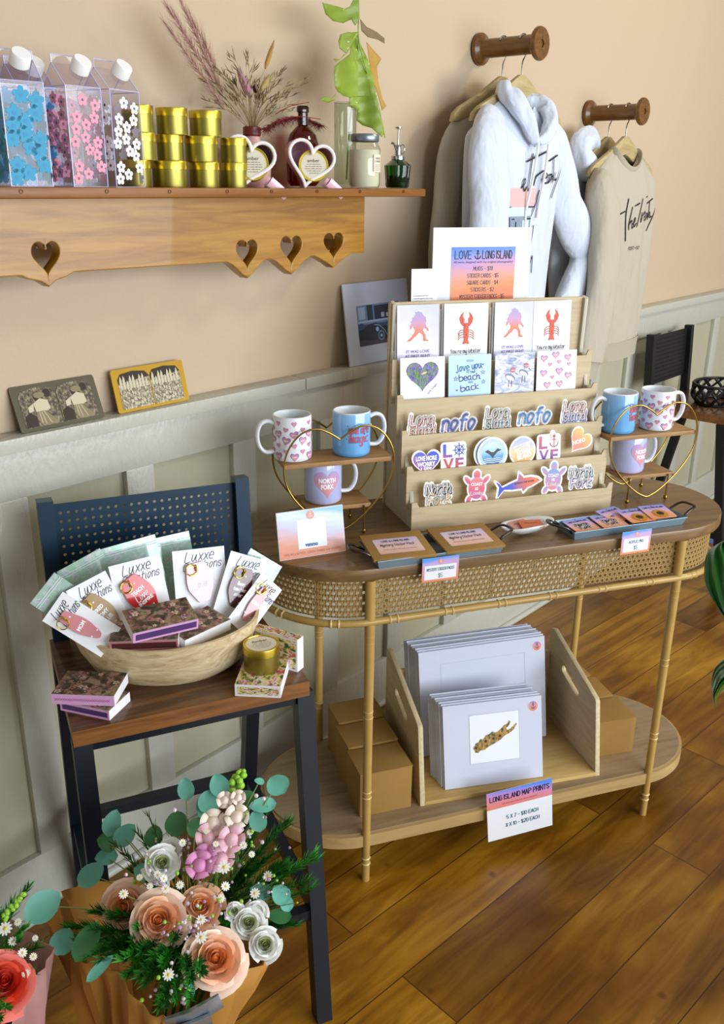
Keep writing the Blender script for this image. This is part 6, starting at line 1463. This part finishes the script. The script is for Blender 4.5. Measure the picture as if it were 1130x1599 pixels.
# floral match boxes
FLW = [(.3, '2a2018'), (.42, '4a3c2a'), (.5, '7a5a44'), (.58, 'a08070'), (.66, '5a6a38'), (.8, '6a3c4c')]
FLB = [(.2, '1c3a30'), (.38, '2f6a50'), (.46, 'd8b84a'), (.54, 'e8e0d0'), (.62, 'c8605a'), (.75, '3c6a3a')]
M_fd = uvnoise('floral_dark', FLW, 6, 4, 6, dist=.8); M_fb = uvnoise('floral_bright', FLB, 7, 5, 'noise' and 3, dist=.6); M_fv = plain('purple_strip', '54346c', .5); M_fp = plain('pink_trim', 'd8a4d0', .5); M_bw = plain('box_white', 'e6e4e4', .6); M_mar = plain('maroon_strip', '4a1c1c', .6); M_mp = plain('rose_trim', 'b87878', .6)
def floral_box(label, M, w, d, h, top, strip, trim, group='floral match boxes around the bowl', zig=False):
    t = thing('floral_box', label, 'box', M, group)
    mb = MB(); mb.box(-w/2, w/2, -d/2, d/2, 0, h, M_bw); mb.rect(-w/2, -d/2, w/2, d/2, top, I4, h + .0003)
    F = face_m((0, -d/2 - .0003, 0), (1, 0, 0), (0, 0, 1)); mb.rect(-w/2, 0, w/2, h, trim, F, .0001); mb.rect(-w/2 + .004, .004, w/2 - .003, h - .004, strip, F, .0003)
    if zig: mb.strokes([[(-w/2 + .005 + i * .004, h/2 + (.002 if i % 2 else -.002)) for i in range(int(w / .004) - 2)], [(-w/2 + .005 + i * .004, h/2 - (.002 if i % 2 else -.002)) for i in range(int(w / .004) - 2)]], .0009, plain('zig', 'b06aa8', .5), F, .0005)
    F3 = TR(0, 0, h + .0006)
    cols = [plain('petal_cream', 'cdb9a0', .6), plain('petal_rose', 'a86a6c', .6), plain('leaf_dark', '3c4a28', .6), plain('petal_mauve', '7a5064', .6)] if top is M_fd else [plain('petal_white', 'eae6dc', .6), plain('petal_coral', 'cf6a5c', .6), plain('leaf_green', '2f7a58', .6), plain('petal_yellow', 'ddc04a', .6), plain('petal_pink', 'd8929c', .6)]
    for k in range(26):
        x, y = rnd.uniform(-w/2 + .007, w/2 - .007), rnd.uniform(-d/2 + .007, d/2 - .007); c = cols[k % len(cols)]; r = rnd.uniform(.0028, .0055)
        for q in range(5): mb.disc(x + r * .6 * math.cos(q * 1.257), y + r * .6 * math.sin(q * 1.257), r * .6, r * .45, c, F3, .00001 * k, 7, rot=q * 1.257)
        mb.disc(x, y, r * .3, r * .3, cols[(k + 1) % len(cols)], F3, .0006, 6)
    mb.build('box_sleeve', t)
floral_box('dark floral box with a purple striking strip, on top of the pile in the bowl', FC @ TR(.160, .078, .816, rz=6, rx=14), .108, .060, .020, M_fd, M_fv, M_fp)
floral_box('dark floral box with a maroon strip, lying under the purple one in the bowl', FC @ TR(.140, .098, .785, rz=-18, rx=10), .110, .065, .020, M_fd, M_mar, M_mp)
floral_box('white-ended floral box at the right of the pile in the bowl', FC @ TR(.224, .100, .777, rz=26, rx=6), .10, .060, .020, M_fd, M_bw, M_bw)
floral_box('dark floral box with a pink zigzag strip, upper of the two left of the bowl', FC @ TR(.041, .072, .7185, rz=-27), .100, .072, .018, M_fd, M_fp, M_fp, zig=True)
floral_box('purple-edged floral box under the zigzag one left of the bowl', FC @ TR(.045, .060, .7008, rz=-42), .090, .060, .017, M_fd, M_fv, M_fp)
floral_box('bright floral box lying flat right of the bowl, under the gold tin', FC @ TR(.315, .024, .7008, rz=-28), .076, .092, .022, M_fb, M_fb, M_bw)
t = floral_box('bright floral box standing on edge behind the gold tin, at the stool corner', FC @ TR(.358, .078, .7008, rz=-52), .100, .020, .062, M_fb, M_fb, M_bw)
tin(.031, .046, 'gold candle tin with a cream label on the flat floral box, right of the bowl', FC @ TR(.318, .036, .7232), True, None, 'Amber')

# ================================================================ BOUQUETS
M_kr = plain('kraft_wrap', 'a8752c', .75, var=.08, vscale=12); M_kin = plain('kraft_wrap_inner', 'b98f78', .7); M_foil = plain('silver_foil', 'aab4c0', .25, metal=.8)
def wrap(t, rim, base_c, base_r, name, mat, seed=1):
    n = len(rim); R1 = crom([tuple(p) for p in rim + rim[:1]], 6)[:-1]; N_ = len(R1); ctr = sum((Vector(p) for p in R1), Vector()) / N_; vs = []; fs = []; L = 7
    for j in range(L):
        u = j / (L - 1)
        for i in range(N_):
            p = Vector(R1[i]); dr = Vector((p.x - ctr.x, p.y - ctr.y, 0)).normalized(); b = Vector(base_c) + dr * base_r
            q = b.lerp(p, u); w = .010 * math.sin(i * 1.9 + seed) * u * (1.15 - u) * 3 + .006 * math.sin(i * .7 + u * 6); vs.append(q + dr * w)
    for j in range(L - 1):
        for i in range(N_): k = (i + 1) % N_; fs.append((j*N_+i, j*N_+k, (j+1)*N_+k, (j+1)*N_+i))
    ob = MB().add(vs, fs, mat, None, False).build(name, t); ob.data.polygons.foreach_set('use_smooth', [True] * len(ob.data.polygons)); md = ob.modifiers.new('s', 'SOLIDIFY'); md.thickness = .0012; return ob
def tocam(p): return (CAM_P - Vector(p)).normalized()
def frame_at(p, n, roll=0):
    n = Vector(n).normalized(); u = Vector((0, 0, 1)); u = (u - n * u.dot(n)).normalized(); r = u.cross(n)
    m = Matrix((r, u, n)).transposed().to_4x4(); m.translation = Vector(p); return m @ Matrix.Rotation(roll, 4, 'Z')
def petal(mb, M, a0, r, h, wid, curl, mat, cup=.3, nu=7, nv=6):
    """petal of a bloom whose axis is +z"""
    vs = []; fs = []
    for j in range(nv):
        v = j / (nv - 1)
        for i in range(nu):
            u = i / (nu - 1) * 2 - 1; ww = wid * (math.sin(PI * min(1, .18 + v * .82) * .62) ** .8)
            a = a0 + u * ww; edge = (1 - abs(u) ** 3 * .35 * v)
            rr = r * (.35 + .65 * math.sin(v * PI * .5)) + curl * max(0, v - .55) ** 1.5 * 2.4 + cup * .002 * u * u; z = h * v * edge - curl * max(0, v - .75) * 1.6
            vs.append((rr * math.cos(a), rr * math.sin(a), z))
    for j in range(nv - 1):
        for i in range(nu - 1): k = j * nu + i; fs.append((k, k + 1, k + nu + 1, k + nu))
    mb.add(vs, fs, mat, M, True)
M_r1 = plain('rose_peach', 'f6c29c', .55, sheen=.2, sss=0); M_r2 = plain('rose_core', 'f6b070', .55); M_r3 = plain('rose_blush', 'f8dac4', .55); M_wp = plain('lisianthus_white', 'f0f2ee', .55); M_gc = plain('green_centre', 'b8c488', .6)
def rose(t, px, py, D, size, nm, cols, ax=None, roll=0):
    p = at(px, py, D); n = tocam(p); n = (n + Vector(ax or (0, 0, 0))).normalized(); M = frame_at(p, n, roll) @ TR(0, 0, -size * .5); s = size / 2; mb = MB()
    for k in range(21):
        q = k / 20; r = s * (.07 + .72 * q ** 1.05); h = s * (1.15 - .45 * q ** 1.6); w = 1.9 - .95 * q
        petal(mb, M, k * 2.4, r, h, w, s * (.015 + .40 * q ** 2.0), cols[0] if q < .38 else (cols[1] if q < .8 else cols[2]))
    mb.sphere((0, 0, s * .45), s * .16, cols[0], M, sz=3.0); mb.sphere((0, 0, s * .3), s * .5, cols[1], M, sz=.8)
    mb.tube([M @ Vector((0, 0, 0)), M @ Vector((0, 0, -.02))], [.006, .004], M_stem_g, n=6)
    return mb.build(nm, t)
M_stem_g = plain('stem_green', '4a7a30', .6); M_eu = plain('eucalyptus', '62aa96', .5, var=.15, vscale=40); M_eud = plain('eucalyptus_dark', '3c7a48', .5, var=.15, vscale=40); M_fern = plain('fern_green', '1d6a16', .6, var=.3, vscale=60); M_fern2 = plain('fern_olive', '3a5a1c', .7); M_fern3 = plain('fern_bright', '2f8a24', .6)
def leaf(mb, p, n, L, W, roll, mat, cup=.15):
    M = frame_at(p, n, roll); vs = [(0, -L * .5, 0)]; fs = []; K = 9
    for i in range(1, K):
        v = i / K; w = W * .5 * math.sin(PI * v ** .85) ** .62
        for u in (-1, -.5, 0, .5, 1): vs.append((u * w, L * (v - .5), cup * W * (u * u) * .5 - cup * L * (v - .5) ** 2))
    vs.append((0, L * .5, -cup * L * .25)); e = len(vs) - 1
    for u in range(4): fs.append((0, 2 + u, 1 + u))
    for i in range(K - 2):
        for u in range(4): k = 1 + i * 5 + u; fs.append((k, k + 1, k + 6, k + 5))
    for u in range(4): k = 1 + (K - 2) * 5 + u; fs.append((k, k + 1, e))
    mb.add(vs, fs, mat, M, True)
C0 = at(300, 1470, 1.30)      # heart of the big bouquet
BASE = at(232, 1700, 1.28)
def stemto(mb, p, mat=M_stem_g, r=.0014, c=None):
    c = c or C0; p = Vector(p); m = (p + c) / 2 + Vector((0, 0, .02)); mb.tube([c * (1-u)**2 + m * 2*u*(1-u) + p * u*u for u in (0, .2, .4, .6, .8, 1)], r, mat, n=5)
bq = thing('flower_bouquet', 'large kraft-wrapped bouquet of peach roses, white blooms and eucalyptus at the lower left', 'bouquet', TR(0, 0, 0))
wrap(bq, [at(98, 1392, 1.34), at(180, 1372, 1.44), at(300, 1372, 1.46), at(395, 1410, 1.42), at(434, 1478, 1.30), at(400, 1504, 1.22), at(345, 1545, 1.14), at(285, 1600, 1.07), at(225, 1566, 1.08), at(160, 1508, 1.12), at(110, 1480, 1.18), at(82, 1440, 1.26)], BASE, .05, 'paper_wrap', M_kr)
mb = MB(); mb.tube([at(262, 1600, 1.05), at(300, 1588, 1.05), at(345, 1562, 1.06)], [.004, .006, .003], M_foil, n=6, flat=.012); mb.tube([at(275, 1612, 1.04), at(330, 1590, 1.05)], [.004, .004], M_foil, n=6, flat=.008); mb.build('silver_foil', bq)
mb = MB()
for k in range(5): mb.tube([BASE + Vector((.01 * math.cos(k), .01 * math.sin(k), -.1)), C0 + Vector((.03 * math.cos(k * 1.3), .03 * math.sin(k * 1.3), -.03))], .003, M_stem_g, n=6)
mb.build('stems', bq)
roses = [(247, 1436, 1.13, .078, (M_r2, M_r1, M_r3), (-.1, 0, .35)), (312, 1412, 1.17, .062, (M_r2, M_r1, M_r1), (.0, .1, .5)), (338, 1494, 1.10, .082, (M_r2, M_r1, M_r3), (.15, -.1, .25)), (190, 1416, 1.19, .072, (M_r2, M_r1, M_r3), (-.5, .1, .3))]
for r in roses: rose(bq, r[0], r[1], r[2], r[3], 'rose', r[4], r[5], rnd.uniform(0, 6))
for (x, y, D, s) in ((253, 1346, 1.20, .052), (265, 1326, 1.24, .036), (388, 1440, 1.16, .046), (414, 1474, 1.14, .044), (400, 1424, 1.18, .034), (366, 1422, 1.17, .026)):
    rose(bq, x, y, D, s, 'lisianthus', (M_gc, M_wp, M_wp), (0, 0, .3), rnd.uniform(0, 6))
# snapdragon
mb = MB(); sp_ = [at(x, y, D) for x, y, D in ((336, 1390, 1.24), (342, 1330, 1.25), (352, 1280, 1.26), (366, 1232, 1.27), (377, 1207, 1.28))]; P = [Vector(q) for q in crom([tuple(p) for p in sp_], 6)]
mb.tube(P, [.0028 - .0001 * i for i in range(len(P))], plain('snap_stem', '6fa030', .5), n=6)
M_bud = plain('snap_bud', '8fc43a', .5); M_sp1 = plain('snap_pink', 'e8b8c4', .5); M_sp2 = plain('snap_deep', 'd088b4', .5); M_sp0 = plain('snap_cream', 'ecdccc', .5)
for k in range(14):
    c = P[-1 - min(k // 2 + 0, len(P) - 1)]; a = k * 2.4; r = .0042 + .0002 * k; mb.sphere(c + Vector((math.cos(a), math.sin(a), .2)) * (.004 + .0004 * k), r * .9, M_bud, n=8, m=6)
spk = mb.build('snapdragon_spike', bq)
for (x, y, D, s, m) in ((351, 1250, 1.25, .009, M_sp0), (372, 1246, 1.25, .008, M_sp0), (333, 1286, 1.24, .014, M_sp0), (370, 1276, 1.24, .013, M_sp0), (326, 1308, 1.23, .014, M_sp1), (362, 1312, 1.22, .014, M_sp1), (320, 1338, 1.21, .012, M_sp2), (311, 1352, 1.20, .014, M_sp2), (345, 1342, 1.22, .014, M_sp1), (348, 1308, 1.25, .013, M_sp1)):
    mb = MB(); M = frame_at(at(x, y, D), tocam(at(x, y, D)) + Vector((0, 0, .3)), rnd.uniform(0, 6))
    mb.sphere((0, 0, 0), s * .75, m, M, n=12, m=8, sz=.9)
    for q in range(5): petal(mb, M @ TR(0, 0, -s * .3), q * 1.257, s * .8, s * 1.2, .6, s * .7, m)
    mb.build('snapdragon_floret', spk)
for (x, y, D) in ((295, 1368, 1.2), (326, 1380, 1.19)):
    mb = MB(); p = at(x, y, D); mb.sphere((0, 0, 0), .007, plain('bud_cream', 'e4e8c8', .5), frame_at(p, (0, 0, 1)), sz=2.0); stemto(mb, p); mb.build('flower_bud', bq)
M_dw = plain('daisy_white', 'f2f0e8', .6); M_dy = plain('daisy_yellow', 'd8c23c', .6)
def daisy(par, x, y, D, s, c=None):
    mb = MB(); p = at(x, y, D); M = frame_at(p, tocam(p) + Vector((rnd.uniform(-.3, .3), rnd.uniform(-.3, .3), .3)))
    for q in range(11): a = q * 2 * PI / 11; mb.disc(s * .6 * math.cos(a), s * .6 * math.sin(a), s * .42, s * .18, M_dw, M, .0004 * (q % 2), 8, rot=a)
    mb.sphere((0, 0, 0), s * .30, M_dy, M, n=8, m=6, sz=.5); stemto(mb, M @ Vector((0, 0, -.001)), r=.0007, c=c); mb.build('daisy', par)
for x, y, D, s in ((350, 1354, 1.16, .011), (398, 1395, 1.17, .009), (418, 1368, 1.2, .009), (193, 1396, 1.13, .008), (263, 1522, 1.04, .009), (314, 1436, 1.12, .008), (314, 1464, 1.1, .010), (256, 1372, 1.17, .007), (259, 1388, 1.16, .008), (352, 1384, 1.16, .008), (285, 1316, 1.22, .007), (218, 1370, 1.18, .006), (380, 1320, 1.2, .007), (393, 1334, 1.2, .006), (246, 1366, 1.18, .007), (345, 1403, 1.15, .007), (234, 1384, 1.16, .006), (281, 1382, 1.16, .007), (337, 1318, 1.2, .006), (390, 1300, 1.22, .006)):
    daisy(bq, x, y, D, s * .78)
# waxflower sprays
mb = MB(); M_wx = plain('waxflower', 'b48ab0', .6); M_wxl = plain('waxflower_light', 'dcc8d4', .6)
for (cx, cy, D, n_, sp) in ((285, 1330, 1.24, 26, 30), (395, 1310, 1.24, 26, 26), (345, 1360, 1.2, 22, 26), (292, 1455, 1.11, 34, 22), (270, 1545, 1.05, 26, 20), (330, 1420, 1.15, 24, 24), (238, 1372, 1.18, 20, 20), (420, 1400, 1.18, 12, 20)):
    for k in range(n_):
        x, y = cx + rnd.gauss(0, sp), cy + rnd.gauss(0, sp * .8); p = at(x, y, D + rnd.uniform(-.02, .03)); mb.sphere(p, rnd.uniform(.0014, .0032), rnd.choice([M_wx, M_wxl, M_wxl, M_bud]), n=6, m=4)
        if k % 3 == 0: stemto(mb, p, plain('twig', '6a7a3c', .7), .0005)
o = mb.build('waxflower_spray', bq); o['kind'] = 'stuff'
# fern / asparagus foliage
def frond(mb, a, b, n_, wid, mat, droop=0):
    a, b = Vector(a), Vector(b); m = (a + b) / 2 + Vector((0, 0, .03)); ax = (b - a).normalized(); L = (b - a).length
    P = [a * (1-u)**2 + m * 2*u*(1-u) + b * u*u for u in [i / 8 for i in range(9)]]; mb.tube(P, .0007, mat, n=4)
    for k in range(n_):
        u = rnd.uniform(.12, 1); i = min(7, int(u * 8)); q = P[i].lerp(P[i+1], u * 8 - i); s_ = Vector((rnd.gauss(0, 1), rnd.gauss(0, 1), rnd.gauss(0, 1))); s_ = (s_ - ax * s_.dot(ax)).normalized()
        e = q + s_ * wid * (1.1 - .7 * u) * rnd.uniform(.5, 1) + ax * wid * .7; w = s_.cross(ax) * .0009
        mb.add([q - w * .6, q + w * .6, (q + e) / 2 + w, e, (q + e) / 2 - w], [(0, 1, 2, 3, 4)], mat)
mb = MB()
tips = [(150, 1425, 1.2), (110, 1445, 1.2), (120, 1480, 1.14), (150, 1500, 1.08), (190, 1515, 1.05), (220, 1540, 1.03), (245, 1575, 1.0), (285, 1560, 1.02), (170, 1470, 1.1), (210, 1490, 1.08), (250, 1500, 1.06), (290, 1510, 1.06), (300, 1535, 1.04), (225, 1465, 1.12), (270, 1480, 1.1), (200, 1340, 1.3), (180, 1320, 1.34), (215, 1300, 1.34), (230, 1270, 1.34), (265, 1290, 1.34), (430, 1330, 1.24), (455, 1300, 1.24), (490, 1330, 1.2), (480, 1380, 1.2), (440, 1350, 1.22), (400, 1350, 1.26), (450, 1440, 1.2), (410, 1280, 1.3), (240, 1405, 1.2), (280, 1390, 1.2), (390, 1380, 1.22), (360, 1450, 1.2), (320, 1390, 1.22), (140, 1450, 1.15), (180, 1440, 1.18), (230, 1350, 1.28), (300, 1350, 1.28), (360, 1340, 1.3), (205, 1360, 1.25)]
for i, (x, y, D) in enumerate(tips):
    if y > 1390 or x > 395: [frond(mb, C0 + Vector((rnd.uniform(-.03, .03), rnd.uniform(-.03, .03), -.01)), at(x + rnd.gauss(0, 9), y + rnd.gauss(0, 9), D + rnd.uniform(-.01, .03)), 230, .024, [M_fern, M_fern3, M_fern][i % 3]) for _ in range(2)]
    else: frond(mb, C0, at(x, y, D), 90, .022, [M_fern2, M_fern][i % 2])
for k in range(0):
    x, y = rnd.gauss(245, 62), rnd.gauss(1475, 42); 
    if y > 1570 or x > 425: continue
    p = at(x, y, 1.16 + rnd.uniform(-.04, .06)); s_ = Vector((rnd.gauss(0, 1), rnd.gauss(0, 1), rnd.gauss(0, 1))).normalized() * rnd.uniform(.01, .022); w = s_.orthogonal().normalized() * .0012
    mb.add([p - w, p + w, p + s_], [(0, 1, 2)], rnd.choice([M_fern, M_fern3]))
o = mb.build('fern_foliage', bq); o['kind'] = 'stuff'
# eucalyptus leaves
sprigs = [[(175, 1285, 1.36, 26, 40, -25), (195, 1304, 1.35, 28, 40, -50), (168, 1314, 1.36, 30, 32, 60), (166, 1338, 1.36, 24, 34, 85), (142, 1366, 1.32, 30, 46, -60)],
          [(290, 1232, 1.34, 24, 34, 5), (342, 1226, 1.34, 28, 36, 15), (325, 1252, 1.33, 30, 36, -15), (318, 1262, 1.335, 22, 40, 0)],
          [(433, 1226, 1.3, 34, 34, 40), (410, 1257, 1.3, 22, 42, 85), (402, 1282, 1.29, 26, 34, 0), (384, 1250, 1.31, 30, 34, 40)],
          [(276, 1286, 1.33, 34, 40, 10), (304, 1292, 1.32, 30, 26, 40), (240, 1306, 1.34, 26, 36, -10), (222, 1362, 1.24, 26, 28, 40)],
          [(438, 1397, 1.2, 28, 32, 20), (447, 1410, 1.205, 20, 26, 0), (437, 1430, 1.21, 22, 36, 95), (408, 1392, 1.22, 24, 36, 60)],
          [(67, 1415, 1.2, 42, 60, -75), (136, 1470, 1.14, 34, 62, -30), (156, 1512, 1.08, 16, 50, -50), (98, 1470, 1.18, 34, 40, -30)],
          [(298, 1548, 1.04, 12, 22, 20), (405, 1220, 1.3, 10, 16, 60)]]
for sg in sprigs:
    mb = MB(); prev = None
    for i, (x, y, D, w, h, ro) in enumerate(sg):
        p = at(x, y, D); k = D / CAM_F; mt = M_eud if (x in (276, 304, 437, 240, 384, 136, 168)) else M_eu
        leaf(mb, p, tocam(p) + Vector((rnd.uniform(-.35, .35), rnd.uniform(-.35, .35), .25)), h * k * 1.05, w * k * 1.1, R(ro), mt)
        stemto(mb, Vector(p) - tocam(p) * .004, plain('euc_stem', '8a9a5c', .6), .0009, C0 + Vector((0, 0, .02)))
    mb.build('eucalyptus_sprig', bq)
bk = thing('metal_bucket', 'tall grey metal bucket hidden below the large bouquet', 'bucket', TR(BASE.x, BASE.y, 0))
zb_ = BASE.z + .0
MB().lathe([(.0001, .002), (.065, .002), (.068, .006), (.078, zb_ - .004), (.081, zb_), (.078, zb_ - .002), (.066, .01), (.0001, .008)], M_zinc, n=40).build('bucket_body', bk)
# second bouquet at the frame's left edge
b2 = thing('flower_bouquet', 'second bouquet with a coral ranunculus and white daisies, cut off at the left edge', 'bouquet', TR(0, 0, 0))
C2 = at(-35, 1560, 1.16)
wrap(b2, [at(-120, 1440, 1.2), at(-60, 1430, 1.3), at(10, 1440, 1.3), at(74, 1472, 1.16), at(50, 1530, 1.1), at(5, 1600, 1.05), at(-60, 1640, 1.0), at(-130, 1560, 1.05)], C2 + Vector((-.02, -.02, -.2)), .05, 'paper_wrap', plain('pink_wrap', 'b98a84', .7), 3)
rose(b2, 8, 1530, 1.06, .078, 'ranunculus', (plain('coral_core', 'd8402c', .55), plain('coral', 'e8583c', .55), plain('coral_pink', 'ec7a6c', .55)), (.2, 0, .3))
for x, y, D, s in ((8, 1450, 1.12, .009), (35, 1488, 1.1, .006), (52, 1494, 1.1, .005), (20, 1470, 1.12, .006), (40, 1520, 1.08, .005), (55, 1465, 1.12, .004), (-8, 1420, 1.14, .008), (28, 1440, 1.12, .005)): daisy(b2, x, y, D, s, C2)
mb = MB()
for x, y, D in ((20, 1410, 1.16), (45, 1385, 1.16), (0, 1430, 1.14), (40, 1450, 1.14), (62, 1480, 1.12), (15, 1490, 1.1), (50, 1520, 1.1), (0, 1590, 1.02), (30, 1470, 1.12), (-10, 1480, 1.1), (10, 1575, 1.03)): frond(mb, C2, at(x, y, D), 130, .02, rnd.choice([M_fern3, M_fern]))
o = mb.build('fern_foliage', b2); o['kind'] = 'stuff'
mb = MB()
for k in range(16): x = 5 + k * 2.2; y = 1432 - k * 2.4; mb.sphere(at(x + rnd.uniform(-4, 4), y + rnd.uniform(-4, 4), 1.12), .0032, M_bud, n=7, m=5)
mb.tube([at(5, 1440, 1.12), at(40, 1392, 1.13)], .001, M_stem_g, n=5); mb.build('green_spike', b2)
b3 = thing('metal_bucket', 'metal bucket hidden below the left edge bouquet', 'bucket', TR(C2.x - .02, C2.y - .02, 0))
zt = C2.z - .22
MB().lathe([(.0001, .002), (.07, .002), (.07, .006), (.085, zt), (.082, zt), (.068, .01), (.0001, .008)], M_zinc, n=36).build('bucket_body', b3)

# ================================================================ LEAFY PLANT AT THE RIGHT EDGE
PX = at(1310, 1250, 1.62)
pp = thing('potted_plant', 'potted plant with large glossy ribbed dark green leaves at the right edge', 'plant', TR(PX.x, PX.y, 0))
M_dl = plain('glossy_leaf', '0e5a14', .28, var=.5, vscale=9, coat=.5); M_pot = plain('white_pot', 'd8d4cc', .5)
off = Vector((PX.x, PX.y, 0))
def bigleaf(outline, D0, D1, name, ribs=7):
    """outline in photo pixels; the leaf is a bowed blade with ribs"""
    pts = outline; xs = [p[0] for p in pts]; ys = [p[1] for p in pts]; x0, x1, y0, y1 = min(xs), max(xs), min(ys), max(ys)
    top = pts[0]; tip = pts[len(pts) // 2]; half = len(pts) // 2
    Lf = crom([pts[i] for i in range(half + 1)], 5); Rt = crom([pts[-i] if i else pts[0] for i in range(half + 1)], 5)
    m = min(len(Lf), len(Rt)); vs = []; fs = []; K = 16
    for j in range(m):
        v = j / (m - 1)
        for i in range(K + 1):
            u = i / K; x = Lf[j][0] * (1 - u) + Rt[j][0] * u; y = Lf[j][1] * (1 - u) + Rt[j][1] * u
            D = D0 + (D1 - D0) * v - .05 * math.sin(PI * u) * .8 + .004 * math.sin(u * PI * ribs * 2 - v * 2)
            vs.append(at(x, y, D) - off)
    for j in range(m - 1):
        for i in range(K): k = j * (K + 1) + i; fs.append((k, k + 1, k + K + 2, k + K + 1))
    ob = MB().add(vs, fs, M_dl, None, True).build(name, pp); md = ob.modifiers.new('s', 'SOLIDIFY'); md.thickness = .0012
bigleaf([(1128, 846), (1105, 862), (1099, 890), (1102, 915), (1122, 952), (1150, 985), (1210, 1000), (1235, 960), (1230, 900), (1190, 855)], 1.55, 1.48, 'leaf')
bigleaf([(1200, 1010), (1150, 1020), (1124, 1035), (1113, 1050), (1110, 1080), (1116, 1103), (1122, 1085), (1150, 1065), (1200, 1050)][:9] + [(1215, 1030)], 1.5, 1.45, 'leaf')
for a, b in (((1190, 860), (1260, 1200)), ((1200, 1015), (1262, 1210))):
    mb = MB(); p, q = at(a[0], a[1], 1.5) - off, Vector((0, 0, .22)); m = (p + q) / 2 + Vector((0, 0, .06)); mb.tube([p * (1-u)**2 + m * 2*u*(1-u) + q * u*u for u in (0, .2, .4, .6, .8, 1)], .004, M_stem_g, n=8); mb.build('leaf_stem', pp)
MB().lathe([(.0001, .002), (.075, .002), (.08, .01), (.10, .20), (.10, .22), (.092, .22), (.088, .19), (.0001, .185)], M_pot, n=36).build('pot', pp)
# pale blue box on the floor far right
q = on_z(1120, 846, 0.0)
tag(MB().box(-.10, .16, -.06, .06, 0, .03, plain('pale_blue_card', '7f96d8', .6), bev=.003).build('blue_box'), 'flat pale blue box on the floor behind the right end of the console', 'box', None, TR(q.x + .06, q.y, 0, rz=10))
